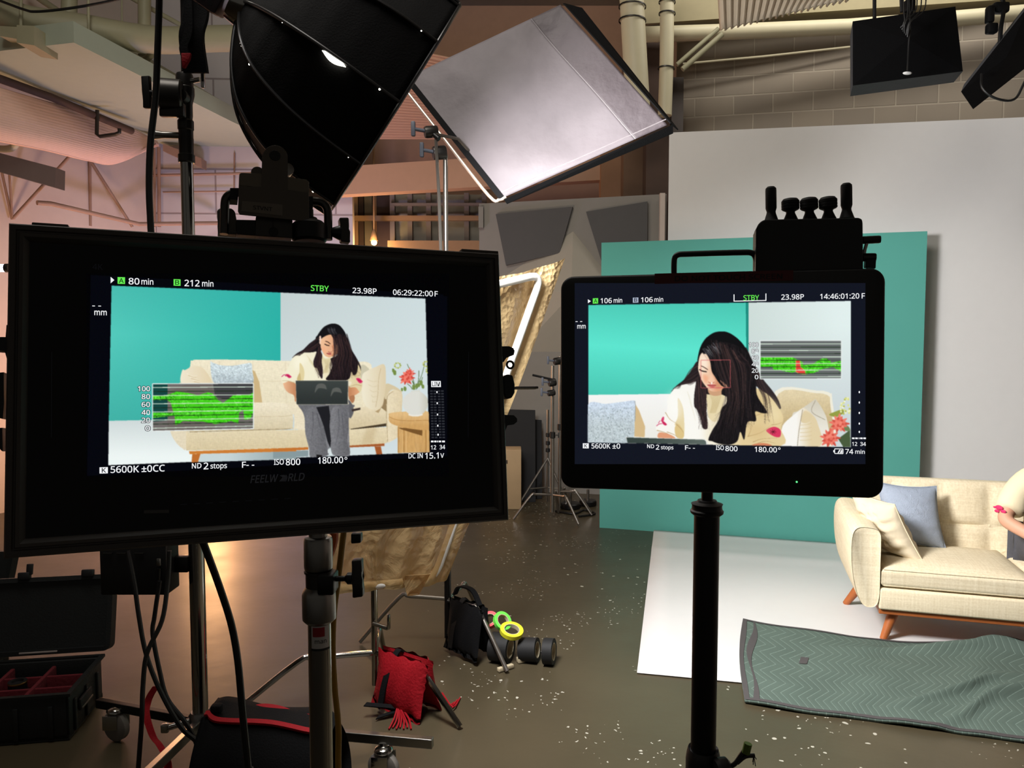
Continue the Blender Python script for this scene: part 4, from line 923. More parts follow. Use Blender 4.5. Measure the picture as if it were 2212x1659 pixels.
# sandbags: two pouches draped across a leg
def sandbag(name, label, c, ex, w, drop, th, m_, strap_m, fringe=None):
    ex = V(ex).normalized(); ey = ex.cross(Z3).normalized(); root = thing(name, label, 'sandbag', c)
    mb = MB()
    for s in (-1, 1):
        def fn(u, v, s=s):
            a = u * 2 - 1; puff = (1 - a ** 4) * sin(pi * min(1, 0.06 + v)) ** 0.6
            out = th * (0.25 + 0.75 * v); base = V(c) + ex * (a * w / 2 * (1 - 0.06 * sin(pi * v)))
            return base + ey * (s * (0.012 + out * (0.35 + 0.65 * v) * 0.8)) - Z3 * (drop * v) + ey * (s * th * 0.5 * puff) + Z3 * (0.006 * sin(12 * a + 7 * v)) + ey * (0.006 * s * sin(9 * a) * v)
        def fi(u, v, s=s):
            a = u * 2 - 1; puff = (1 - a ** 4) * sin(pi * v); base = V(c) + ex * (a * w / 2 * (1 - 0.06 * sin(pi * v)))
            return base + ey * (s * (0.012 + th * (0.25 + 0.75 * v) * (0.35 + 0.65 * v) * 0.8 * (0.3 + 0.7 * v))) - Z3 * (drop * v) - ey * (s * th * 0.25 * puff)
        mb.grid(fn, 20, 18); mb.grid(fi, 20, 18)
    bmesh.ops.remove_doubles(mb.bm, verts=mb.bm.verts[:], dist=0.012)
    mb.build('pouch', m_, root, ang=80)
    MB().strap([V(c) + ex * (-w * 0.2) + ey * th * 1.35 - Z3 * drop * 0.9, V(c) + ex * (-w * 0.18) + ey * th * 0.9 - Z3 * drop * 0.4, V(c) + ex * (-w * 0.12) + Z3 * 0.012, V(c) + ex * (-w * .1) - ey * th * 0.8 - Z3 * drop * 0.4], 0.03, 0.006, ex).build('strap', strap_m, root)
    return root, ey
# red bag built around the leg's direction
la = V((cos(radians(-35)), sin(radians(-35)), 0)); base_ = V((s3x, s3y, 0))
def bagmesh(name, label, outline_top, root_loc, m_): pass
rb, ey2 = sandbag('sandbag', 'red sandbag draped over the silver stand leg', base_ + la * 0.19 + Z3 * 0.250, la, 0.30, 0.245, 0.075, M_RED, M_FAB)
c = base_ + la * 0.10 + Z3 * 0.0
MB().strap([base_ + la * 0.10 - ey2 * -0.16 + Z3 * 0.06, F(862, 1545) + Z3 * 0.03, F(815, 1556) + Z3 * 0.012], 0.028, 0.005, (0.3, 0.9, 0.1)).build('strap_tail', M_FAB, rb)
mb = MB()
for k in range(7): mb.tube([F(860, 1545) + Z3 * 0.05, F(852 + 5 * k, 1560 + 3 * (k % 3)) + Z3 * 0.02, F(840 + 8 * k, 1578 - 3 * (k % 2)) + Z3 * 0.006], 0.004, 5, 3)
mb.build('fringe', M_RED, rb)
mb = MB()
for k in range(5): mb.tube([F(955, 1520) + Z3 * 0.05, F(962 + 4 * k, 1525 + 3 * k) + Z3 * 0.02, F(970 + 6 * k, 1530 - 5 * k) + Z3 * 0.006], 0.004, 5, 3)
mb.build('fringe', M_RED, rb)
# black sandbag
lb = V((cos(radians(-46)), sin(radians(-46)), 0)); bb0 = V((px_, py_, 0))
kb_, ey3 = sandbag('sandbag', 'black sandbag with a carry handle hung on the flag stand leg', bb0 + lb * 0.17 + Z3 * 0.285, lb, 0.27, 0.26, 0.06, M_FAB, M_BLACK)
MB().strap([bb0 + lb * 0.06 + Z3 * 0.30, bb0 + lb * 0.10 + Z3 * 0.35, bb0 + lb * 0.2 + Z3 * 0.355, bb0 + lb * 0.26 + Z3 * 0.29], 0.03, 0.008, ey3).build('handle', M_FAB, kb_)

# ---- rolls of tape and bits by the black sandbag
def roll(label, c, axis, r, w, m_, core, group=None):
    t = thing('tape_roll', label, 'tape', c, group); c = V(c)
    MB().lathe([(r * .68, -w / 2), (r, -w / 2), (r, w / 2), (r * .68, w / 2), (r * .68, -w / 2)], c, axis, 32, False).build('tape', m_, t)
    MB().lathe([(r * .62, -w / 2), (r * .685, -w / 2), (r * .685, w / 2), (r * .62, w / 2), (r * .62, -w / 2)], c, axis, 32, False).build('cardboard_core', core, t); return t
M_CORE = mat('cardboard', (188, 176, 150), 0.9)
c0 = F(1088, 1412); 
roll('black gaffer tape roll lying nearest the black sandbag', F(1083, 1428) + Z3 * 0.072, (0.9, -0.35, 0), 0.072, 0.10, M_RUBBER, M_CORE)
roll('middle one of the three black tape rolls on the floor', F(1143, 1428) + Z3 * 0.060, (0.93, -0.30, 0.1), 0.060, 0.09, M_RUBBER, M_CORE)
roll('rightmost black tape roll standing on edge on the floor', F(1186, 1434) + Z3 * 0.065, (0.95, -0.28, 0.05), 0.065, 0.05, M_RUBBER, M_CORE)
roll('yellow tape roll resting on top of the black rolls', F(1105, 1428) + V((0, 0, 0.158)), (0.15, -0.30, 0.95), 0.060, 0.022, mat('yellow_tape', (220, 214, 40), 0.6), M_CORE)
roll('neon green tape roll behind the yellow roll', F(1085, 1424) + V((0.0, 0.02, 0.192)), (0.5, -0.6, 0.65), 0.050, 0.020, mat('green_tape', (110, 220, 80), 0.6), M_CORE)
roll('neon pink tape roll next to the black sandbag', F(1058, 1424) + V((0.0, 0.03, 0.195)), (-0.3, -0.6, 0.75), 0.045, 0.022, mat('pink_tape', (240, 90, 96), 0.6), M_CORE)
M_WOODPEG = mat('pale_wood_peg', (186, 172, 142), 0.7)
for lab, (x, y), d, s in (('pale wooden clothes peg nearest the black stand leg', (1092, 1448), (0.7, 0.5), (0.09, 0.022, 0.02)), ('pale wooden wedge below the middle black roll', (1131, 1430), (0.8, 0.4), (0.07, 0.03, 0.025))):
    d = V((d[0], d[1], 0)).normalized(); c = F(x, y) + Z3 * (s[2] / 2 + .003)
    o = MB().box(c, s, (d, V((-d.y, d.x, 0)), Z3), 0.003).build('wooden_peg', M_WOODPEG); tag(o, lab, 'clothes peg')
for k, (x, y, lab) in enumerate(((1128, 1404, 'silver spring clip lying behind the yellow tape roll'), (1130, 1418, 'silver clip wedged between the black tape rolls'))):
    c = F(x, y) + Z3 * 0.10 * (1 - k); c.z = 0.03 if k else 0.02
    t = thing('spring_clip', lab, 'clip', c); MB().tube([c, c + V((0.05, -0.03, 0.02)), c + V((0.09, -0.02, 0.0))], 0.008, 8, 4).build('jaw', M_CHROME, t); MB().tube([c, c + V((0.05, 0.0, 0.03)), c + V((0.09, 0.01, 0.035))], 0.006, 8, 4).build('handle', M_CHROME, t)

# ---- geometric painted flat at the back
gA2, gB2 = P(1035, 440, 8.25), P(1440, 419, 7.85)
gfr = thing('geometric_panel', 'grey panel wall with raised dark trapezoid facets left of the teal flat', 'wall panel', (gA2.x, gA2.y, 0))
M_GP = mat('grey_panel_paint', (132, 128, 122), 0.8, var=0.04); M_GPD = mat('charcoal_facet_paint', (78, 77, 77), 0.8, var=0.04); M_GPL = mat('light_facet_paint', (158, 152, 140), 0.8, var=0.03)
bl_, br_ = V((gA2.x, gA2.y, 0)), V((gB2.x, gB2.y, 0))
MB().prism([bl_, br_, gB2, gA2], (0.02, 0.10, 0)).build('board', M_GP, gfr, False)
gpn = ((gB2 - gA2).cross(Z3)).normalized()
if gpn.y > 0: gpn = -gpn
def facet(pxs, apex, h, m_):
    pts = [on_plane(x, y, gA2, gpn) for x, y in pxs]; ap = on_plane(*apex, gA2, gpn) + gpn * h; mb = MB()
    vs_ = [mb.bm.verts.new(p) for p in pts]; ins = [mb.bm.verts.new(p.lerp(ap, 0.18) if False else p + gpn * h) for p in pts]
    n = len(vs_); mb.face(ins)
    for i in range(n): mb.face([vs_[i], vs_[(i + 1) % n], ins[(i + 1) % n], ins[i]])
    mb.build('facet', m_, gfr, False)
facet([(1073, 464), (1238, 448), (1210, 548), (1095, 574)], (1150, 500), 0.05, M_GPD)
facet([(1267, 459), (1399, 437), (1398, 575), (1303, 575)], (1340, 500), 0.05, M_GPD)
def pyr(pxs, apex, h, m_):
    pts = [on_plane(x, y, gA2, gpn) for x, y in pxs]; ap = on_plane(*apex, gA2, gpn) + gpn * h; mb = MB()
    vs_ = [mb.bm.verts.new(p) for p in pts]; t = mb.bm.verts.new(ap); n = len(vs_)
    for i in range(n): mb.face([vs_[i], vs_[(i + 1) % n], t])
    mb.build('facet', m_, gfr, False)
pyr([(1085, 600), (1238, 500), (1310, 590), (1300, 760), (1120, 760)], (1240, 640), 0.25, M_GPL)
MB().box((bl_ + V((0.02, -0.03, gA2.z - 0.15))), (0.05, 0.05, 0.22)).build('hinge', M_GP, gfr, False)
MB().box((br_ + V((-0.05, -0.03, gB2.z / 2))), (0.05, 0.05, gB2.z)).build('edge_post', M_PALE, gfr, False)

# ---- boards, crate and stand cluster behind
M_BOARD = mat('black_foam_board', (22, 22, 24), 0.8)
for lab, x0, x1, y0, y1, Y in (('wide black board leaning left of the stand cluster', 1080, 1157, 886, 1096, 7.7), ('narrow black board behind the wide black board', 1150, 1171, 908, 1092, 7.85)):
    p0, p1 = P(x0, y0, Y), P(x1, y0 + 2, Y)
    o = MB().prism([V((p0.x, Y - .1, 0.0)), V((p1.x, Y - .1, 0.0)), p1 + V((0, .1, 0)), p0 + V((0, .1, 0))], (0, 0.02, 0), 0.004).build('foam_board', M_BOARD, None, False); tag(o, lab, 'board')
p0, p1 = P(1040, 971, 7.3), P(1126, 971, 7.3)
cr_ = thing('wooden_crate', 'plain wooden crate in front of the wide black board', 'crate', ((p0.x + p1.x) / 2, 7.3, 0))
MB().box(((p0.x + p1.x) / 2, 7.4, p0.z / 2), (p1.x - p0.x, 0.25, p0.z), bevel=0.006).build('box', mat('birch_plywood', (176, 148, 112), 0.7, var=0.15, scale=6), cr_)
MB().box(((p0.x + p1.x) / 2, 7.273, p0.z * 0.8), (0.12, 0.006, 0.035), bevel=0.002).build('hand_hole', M_DKWOOD, cr_)
def at(px, Y): return P(px, 730, Y).x
s5 = stand('light_stand', 'steel stand with bent legs nearest in the cluster left of the teal flat', at(1194, 6.9), 6.9, P(1194, 790, 6.9).z, 0.014, M_DSTEEL, [(radians(190), 0.36), (radians(-50), 0.34), (radians(70), 0.2)], 0.22, group=None)
s6 = stand('light_stand', 'taller steel stand just right of the nearest stand in the cluster', at(1210, 7.15), 7.15, P(1210, 770, 7.15).z, 0.013, M_DSTEEL, [(radians(-10), 0.30), (radians(-28), 0.33), (radians(60), 0.2)], 0.20)
s7 = thing('tripod', 'thin tripod stand in front of the black boards', 'tripod', (at(1184, 7.45), 7.45, 0))
tx = at(1184, 7.45); zc = P(1184, 1000, 7.45).z
MB().cyl((tx, 7.45, 0.10), (tx, 7.45, P(1184, 885, 7.45).z), 0.011, seg=10).build('column', M_DSTEEL, s7)
for dx, dy in ((-0.30, -0.10), (0.20, -0.1), (0.0, 0.15)):
    MB().cyl((tx, 7.45, zc + 0.05), (tx + dx, 7.45 + dy, 0.01), 0.011, seg=10).build('leg', M_DSTEEL, s7)
    MB().cyl((tx, 7.45, 0.18), (tx + dx * .6, 7.45 + dy * .6, zc * 0.42), 0.007, seg=8).build('brace', M_DSTEEL, s7)
for z_ in (0.55, 0.62, 0.70): MB().lathe([(.014, -.02), (.022, -.015), (.022, .015), (.014, .02)], (tx, 7.45, z_), Z3, 12).build('collar', M_BLACK, s7)
knuckle('dark grip head on the nearest stand of the cluster', (at(1192, 6.9), 6.87, P(1194, 826, 6.9).z), (at(1194, 6.9), 6.9, P(1194, 826, 6.9).z))
knuckle('dark grip head topping the taller stand of the cluster', (at(1203, 7.15), 7.12, P(1200, 780, 7.15).z), (at(1210, 7.15), 7.15, P(1207, 780, 7.15).z))
knuckle('grip head halfway up the nearest stand of the cluster', (at(1190, 6.9), 6.86, P(1190, 848, 6.9).z), (at(1194, 6.9), 6.9, P(1194, 848, 6.9).z), 0.028)
o = MB().tube([P(1150, 810, 6.87), P(1194, 820, 6.87)], 0.01, 8).build('boom_rod', M_BLACKM); tag(o, 'short dark arm sticking out left from the stand cluster', 'rod')
for lab, x, y, r in (('dark weight plate on the floor behind the stand legs', 1232, 1098, 0.10), ('dark weight plate nearest the foot of the teal flat', 1270, 1092, 0.085)):
    c = F(x, y); t = thing('stand_weight', lab, 'weight', c); MB().lathe([(r * .9, 0), (r, .01), (r, .045), (r * .9, .055), (0, .055)], c, Z3, 20).build('plate', M_BLACKM, t); MB().cyl(c + Z3 * .05, c + Z3 * .16, .014, seg=10).build('spigot', M_DSTEEL, t)
o = MB().tube([F(1200, 1106) + Z3 * .01, F(1240, 1112) + Z3 * .01, F(1262, 1104) + Z3 * .01, F(1285, 1112) + Z3 * .01, F(1250, 1118) + Z3 * .01], 0.010, 8, 6).build('floor_cable', M_WIRE); tag(o, 'black cable coiled on the floor by the stand cluster', 'cable')

# ---- two black soft lights hanging from the grid at upper right
def hang_light(label, face, depthv, cat='lamp'):
    t = thing('hanging_softbox', label, 'hanging light', sum(face, V((0, 0, 0))) / 4)
    mb = MB(); dv = V(depthv); fr_ = [mb.bm.verts.new(p) for p in face]; bk = [mb.bm.verts.new(p + dv) for p in face]
    for i in range(4): mb.face([fr_[i], fr_[(i + 1) % 4], bk[(i + 1) % 4], bk[i]])
    mb.face(bk); mb.build('skirt', mat('charcoal_fabric', (44, 46, 52), 0.85, bump=0.2, bscale=40), t, False)
    cc = sum(face, V((0, 0, 0))) / 4; mb = MB(); v = [mb.bm.verts.new(p) for p in face]; a = mb.bm.verts.new(cc - dv.normalized() * 0.06 + Z3 * 0.03)
    for i in range(4): mb.face([v[i], v[(i + 1) % 4], a])
    mb.build('back_cover', M_FAB, t, False); return t, cc, dv
f1_ = [P(1842, 46, 4.7), P(2064, 14, 4.9), P(2080, 154, 5.0), P(1842, 185, 4.8)]
dv1 = (P(1840, 206, 5.0) - P(1842, 185, 4.8)) * 0.9
t1, c1_, d1_ = hang_light('large black fabric light box hanging square to the view at upper right', f1_, V((0.125, 0.32, 0.035)))
MB().sphere(P(1960, 158, 4.76), (0.028, 0.012, 0.010), 14, 8).build('white_latch', mat('white_plastic', (220, 220, 220), 0.4), t1)
MB().tube([P(1963, -30, 4.7), P(1966, 60, 4.68), P(1963, 90, 4.66), P(1960, 152, 4.74)], 0.005, 8, 5).build('cord', M_WIRE, t1)
MB().cyl(P(1889, -40, 4.85), P(1889, 44, 4.85), 0.011, seg=10).build('hanger_rod', M_BLACKM, t1)
MB().cyl(P(1946, -40, 4.8), P(1948, 26, 4.8), 0.011, seg=10).build('hanger_rod', M_BLACKM, t1)
mb = MB(); rq = random.Random(2)
for k in range(6): mb.tube([P(1950 + 10 * k, -30, 4.7), P(1952 + 9 * k, 20, 4.66), P(1950 + 3 * k + rq.uniform(-4, 4), 48, 4.64), P(1945 + 3 * k, 60 + 4 * k, 4.66)], 0.0035, 6, 5)
mb.build('wire_bundle', M_WIRE, t1); MB().box(P(1964, 14, 4.72), (0.06, 0.05, 0.07), bevel=.01).build('clamp', M_BLACKM, t1)
f2_ = [P(2072, 200, 4.6), P(2215, 20, 4.6), P(2300, 20, 5.1), P(2180, 190, 5.1)]
f2_ = [P(2076, 198, 4.6), P(2222, 12, 4.5), P(2300, 80, 4.7), P(2102, 236, 4.7)]
t2, c2_, d2_ = hang_light('black light box tilted at the right edge of the ceiling grid', f2_, V((0.19, 0.30, 0.14)))
MB().tube([P(2120, 160, 4.55), P(2122, 190, 4.5), P(2150, 212, 4.48), P(2190, 215, 4.48), P(2212, 180, 4.48), P(2240, 120, 4.5)], 0.007, 8, 6).build('cord', M_WIRE, t2)
MB().tube([P(2150, -40, 4.7), P(2168, 10, 4.7), P(2162, 60, 4.6), P(2160, 95, 4.6)], 0.012, 8, 5).build('hanger_rod', M_BLACKM, t2)
mb = MB().box(P(2160, 18, 4.7), (0.09, 0.06, 0.06), bevel=.012); mb.box(P(2138, 32, 4.68), (0.04, 0.05, 0.10), bevel=.012); mb.box(P(2142, 62, 4.66), (0.06, 0.05, 0.06), bevel=.012); mb.build('clamp', M_BLACKM, t2)
# ================================================================== MONITORS
def solve_quad(px4, Y0):
    """3-D parallelogram whose corners project to the four pixels TL,TR,BR,BL; TL at depth Y0"""
    r = [ray(*p) for p in px4]
    A = Matrix((( -r[1].x, r[2].x, -r[3].x), (-r[1].y, r[2].y, -r[3].y), (-r[1].z, r[2].z, -r[3].z)))
    k = A.inverted() @ (-r[0]); s = Y0 / r[0].y
    return [CAMP + r[0] * s] + [CAMP + r[i + 1] * (s * k[i]) for i in range(3)]
class Panel:
    def __init__(s, px4, Y0):
        TL, TR, BR, BL = solve_quad(px4, Y0); s.o = (TL + TR + BR + BL) / 4
        s.ex = ((TR - TL) + (BR - BL)).normalized(); up = ((TL - BL) + (TR - BR)); s.ez = s.ex.cross(up).normalized(); s.ey = s.ez.cross(s.ex)
        if s.ez.dot(CAMP - s.o) < 0: s.ez = -s.ez; s.ey = s.ez.cross(s.ex)
        if s.ey.z < 0: s.ey = -s.ey
        s.hw = ((TR - TL).length + (BR - BL).length) / 4; s.hh = up.length / 4
    def px(s, x, y, d=0.0): return on_plane(x, y, s.o + s.ez * d, s.ez)
    def rect(s, hw=None, hh=None, d=0.0, c=(0, 0)): return (s.o + s.ez * d + s.ex * c[0] + s.ey * c[1], s.ex, s.ey, s.ez, hw or s.hw, hh or s.hh)
    def pt(s, x, y, z=0): return s.o + s.ex * x + s.ey * y + s.ez * z
def colmat(name, strength):
    m = bpy.data.materials.new(name); m.use_nodes = True; N, L = nodes(m); N.remove(N['Principled BSDF'])
    e = N.new('ShaderNodeEmission'); a = N.new('ShaderNodeVertexColor'); a.layer_name = 'Col'; L.new(a.outputs[0], e.inputs[0]); e.inputs[1].default_value = strength
    L.new(e.outputs[0], N['Material Output'].inputs[0]); return m
class Pic:
    """flat picture drawn on a screen plane: coloured outlines in thin layers"""
    def __init__(s, panel, d0, step=1e-5): s.p = panel; s.d = d0; s.step = step; s.bm = bmesh.new(); s.lay = s.bm.loops.layers.float_color.new('Col')
    def poly(s, pts, col, d=None):
        if d is None: s.d += s.step; d = s.d
        vs = [s.bm.verts.new(s.p.px(x, y, d)) for x, y in pts]
        try: f = s.bm.faces.new(vs)
        except ValueError: return
        for l, (x, y) in zip(f.loops, pts):
            c = col(x, y) if callable(col) else col; l[s.lay] = (*lin(c), 1)
    def smooth(s, pts, col, n=5, d=None): s.poly([(p.x, p.y) for p in catmull([V((x, y, 0)) for x, y in pts], n, True)], col, d)
    def line(s, pts, w, col, n=0, d=None, taper=False):
        if n: pts = [(p.x, p.y) for p in catmull([V((x, y, 0)) for x, y in pts], n)]
        if d is None: s.d += s.step; d = s.d
        prev = None; m = len(pts)
        for i, (x, y) in enumerate(pts):
            a = pts[max(i - 1, 0)]; b = pts[min(i + 1, m - 1)]; dx, dy = b[0] - a[0], b[1] - a[1]; q = math.hypot(dx, dy) or 1
            k = w / 2 * ((1 - 0.8 * i / (m - 1)) if taper else 1)
            cur = (s.bm.verts.new(s.p.px(x - dy / q * k, y + dx / q * k, d)), s.bm.verts.new(s.p.px(x + dy / q * k, y - dx / q * k, d)))
            if prev:
                f = s.bm.faces.new((prev[0], prev[1], cur[1], cur[0]))
                for l in f.loops: l[s.lay] = (*lin(col), 1)
            prev = cur
    def split(s, rule, m, parent):
        """one part per kind of read-out; rule(px, py) names it"""
        bins = {}
        for f in s.bm.faces:
            c = f.calc_center_median() - CAMP; z = c.y * _CP - c.z * _SP; bins.setdefault(rule(1106 + FPX * c.x / z, 829.5 - FPX * (c.y * _SP + c.z * _CP) / z), []).append(f)
        for nm, fs in bins.items():
            q = Pic(s.p, 0); mp = {}
            for f in fs:
                for v in f.verts:
                    if v not in mp: mp[v] = q.bm.verts.new(v.co)
                g = q.bm.faces.new([mp[v] for v in f.verts])
                for l0, l1 in zip(f.loops, g.loops): l1[q.lay] = l0[s.lay]
            q.build(nm, m, parent)
        s.bm.free()
    def build(s, name, m, parent):
        me = bpy.data.meshes.new(name); off = parent.location.copy(); q = parent.parent
        while q is not None: off += q.location; q = q.parent
        for v in s.bm.verts: v.co -= off
        s.bm.to_mesh(me); s.bm.free(); o = bpy.data.objects.new(name, me); COL.objects.link(o); me.materials.append(m); o.parent = parent; return o
import numpy as np
class Ras:
    """picture shown by a screen, laid down as a fine coloured mesh on the screen plane"""
    SS = 2
    def __init__(s, panel, d0, x0, y0, x1, y1, base):
        s.p, s.dep, s.x0, s.y0 = panel, d0, x0, y0; s.w, s.h = x1 - x0, y1 - y0; s.d = 0; s.step = 0; s.late = []
        s.a = np.zeros((s.h * s.SS, s.w * s.SS, 3), np.float32); s.a[:] = base; s.rng = np.random.default_rng(5)
    def mask(s, pts, pad=0):
        q = np.array([((x - s.x0) * s.SS, (y - s.y0) * s.SS) for x, y in pts], np.float64); H, W_ = s.a.shape[:2]
        xa, xb = int(max(0, q[:, 0].min() - pad - 1)), int(min(W_, q[:, 0].max() + pad + 2)); ya, yb = int(max(0, q[:, 1].min() - pad - 1)), int(min(H, q[:, 1].max() + pad + 2))
        if xb <= xa or yb <= ya: return None
        gx_, gy_ = np.arange(xa, xb)[None, :] + .5, np.arange(ya, yb)[:, None] + .5; m = np.zeros((yb - ya, xb - xa), bool); n = len(q)
        for i in range(n):
            ax_, ay_ = q[i]; bx2, by2 = q[(i + 1) % n]
            if ay_ == by2: continue
            m ^= ((ay_ > gy_) != (by2 > gy_)) & (gx_ < (bx2 - ax_) * (gy_ - ay_) / (by2 - ay_) + ax_)
        return m.astype(np.float32), xa, xb, ya, yb
    @staticmethod
    def blurred(m, r):
        for _ in range(3):
            for ax_ in (0, 1):
                k = 2 * r + 1; c = np.cumsum(np.pad(m, [(r + 1, r) if i == ax_ else (0, 0) for i in (0, 1)]), axis=ax_)
                m = (np.take(c, range(k, c.shape[ax_]), ax_) - np.take(c, range(0, c.shape[ax_] - k), ax_)) / k
        return m
    def poly(s, pts, col, d=None, alpha=1.0, blur=0, tex=None):
        r = int(round(blur * s.SS)); k = s.mask(pts, r * 3)
        if k is None: return
        m, xa, xb, ya, yb = k
        if r: m = s.blurred(m, r)
        m = (m * alpha)[:, :, None]
        if callable(col):
            nx_, ny_ = 12, 12; g = np.array([[col(s.x0 + (xa + (xb - xa) * i / nx_) / s.SS, s.y0 + (ya + (yb - ya) * j / ny_) / s.SS) for i in range(nx_ + 1)] for j in range(ny_ + 1)], np.float32)
            u = np.linspace(0, nx_, xb - xa); v = np.linspace(0, ny_, yb - ya); iu = np.minimum(u.astype(int), nx_ - 1); iv = np.minimum(v.astype(int), ny_ - 1); fu = (u - iu)[None, :, None]; fv = (v - iv)[:, None, None]
            c = (g[iv][:, iu] * (1 - fu) + g[iv][:, iu + 1] * fu) * (1 - fv) + (g[iv + 1][:, iu] * (1 - fu) + g[iv + 1][:, iu + 1] * fu) * fv
        else: c = np.array(col, np.float32)
        if tex:
            kind, amp = tex; n = s.rng.normal(0, 1, m.shape[:2]).astype(np.float32)
            if kind == 'weave': n = s.dirblur(n, 1, 5) + s.dirblur(n[::-1, ::-1], 0, 5)
            elif kind == 'nub': n = s.blurred(n, 1) * 3.4
            elif kind == 'grain': n = s.dirblur(n, 0, 12)
            elif kind == 'hair': n = s.dirblur(n, 0, 14)
            c = c * (1 + amp * n[:, :, None])
        sl_ = s.a[ya:yb, xa:xb]; sl_ *= 1 - m; sl_ += m * c
    @staticmethod
    def dirblur(n, ax_, r):
        o = np.zeros_like(n)
        for k in range(-r, r + 1): o += np.roll(n, k, ax_)
        return o / math.sqrt(2 * r + 1)
    def smooth(s, pts, col, n=5, d=None, **kw): s.poly([(p.x, p.y) for p in catmull([V((x, y, 0)) for x, y in pts], n, True)], col, **kw)
    def line(s, pts, w, col, n=0, d=None, taper=False, alpha=1.0, blur=0):
        if n: pts = [(p.x, p.y) for p in catmull([V((x, y, 0)) for x, y in pts], n)]
        L_, R_ = [], []; m = len(pts)
        for i, (x, y) in enumerate(pts):
            a = pts[max(i - 1, 0)]; b = pts[min(i + 1, m - 1)]; dx, dy = b[0] - a[0], b[1] - a[1]; q = math.hypot(dx, dy) or 1
            k = w / 2 * ((1 - 0.8 * i / (m - 1)) if taper else 1); L_.append((x - dy / q * k, y + dx / q * k)); R_.append((x + dy / q * k, y - dx / q * k))
        s.poly(L_ + R_[::-1], col, alpha=alpha, blur=blur)
    def build(s, name, m, parent):
        S = s.SS; a = s.a.reshape(s.h, S, s.w, S, 3).mean((1, 3)); a = a + s.rng.normal(0, 1.2, a.shape); a = np.clip(a, 0, 255) / 255
        k = np.array([1, 2.6, 1]) / 4.6
        for ax_ in (0, 1): a = sum(np.roll(a, i - 1, ax_) * k[i] for i in range(3))
        a = np.where(a <= 0.04045, a / 12.92, ((a + 0.055) / 1.055) ** 2.4)
        off = parent.location; o, n_ = s.p.o + s.p.ez * s.dep, s.p.ez
        X, Y_ = np.meshgrid((s.x0 + np.arange(s.w) + .5 - 1106) / FPX, (829.5 - (s.y0 + np.arange(s.h) + .5)) / FPX)
        R_ = np.stack([X, _CP + Y_ * _SP, -_SP + Y_ * _CP], -1); t = (o - CAMP).dot(n_) / (R_ @ np.array(n_)); co = np.array(CAMP) + R_ * t[..., None] - np.array(off)
        me = bpy.data.meshes.new(name); nv = s.w * s.h; idx = np.arange(nv).reshape(s.h, s.w); q = np.stack([idx[:-1, :-1], idx[1:, :-1], idx[1:, 1:], idx[:-1, 1:]], -1).reshape(-1, 4); nf = len(q)
        me.vertices.add(nv); me.vertices.foreach_set('co', co.astype(np.float32).ravel()); me.loops.add(nf * 4); me.loops.foreach_set('vertex_index', q.astype(np.int32).ravel())
        me.polygons.add(nf); me.polygons.foreach_set('loop_start', np.arange(0, nf * 4, 4, dtype=np.int32)); me.update(calc_edges=True)
        ca = me.color_attributes.new('Col', 'FLOAT_COLOR', 'POINT'); ca.data.foreach_set('color', np.concatenate([a.reshape(-1, 3), np.ones((nv, 1))], 1).astype(np.float32).ravel())
        ob = bpy.data.objects.new(name, me); COL.objects.link(ob); me.materials.append(m); ob.parent = parent; return ob
_tc = {}
_GL = {}
_AL = ''.join(chr(k) for k in range(35, 127) if chr(k) not in "\\'\"`|")
def _dec(t): return [(_AL.index(t[i]) * len(_AL) + _AL.index(t[i + 1]) - 400) / 714 for i in range(0, len(t), 2)]
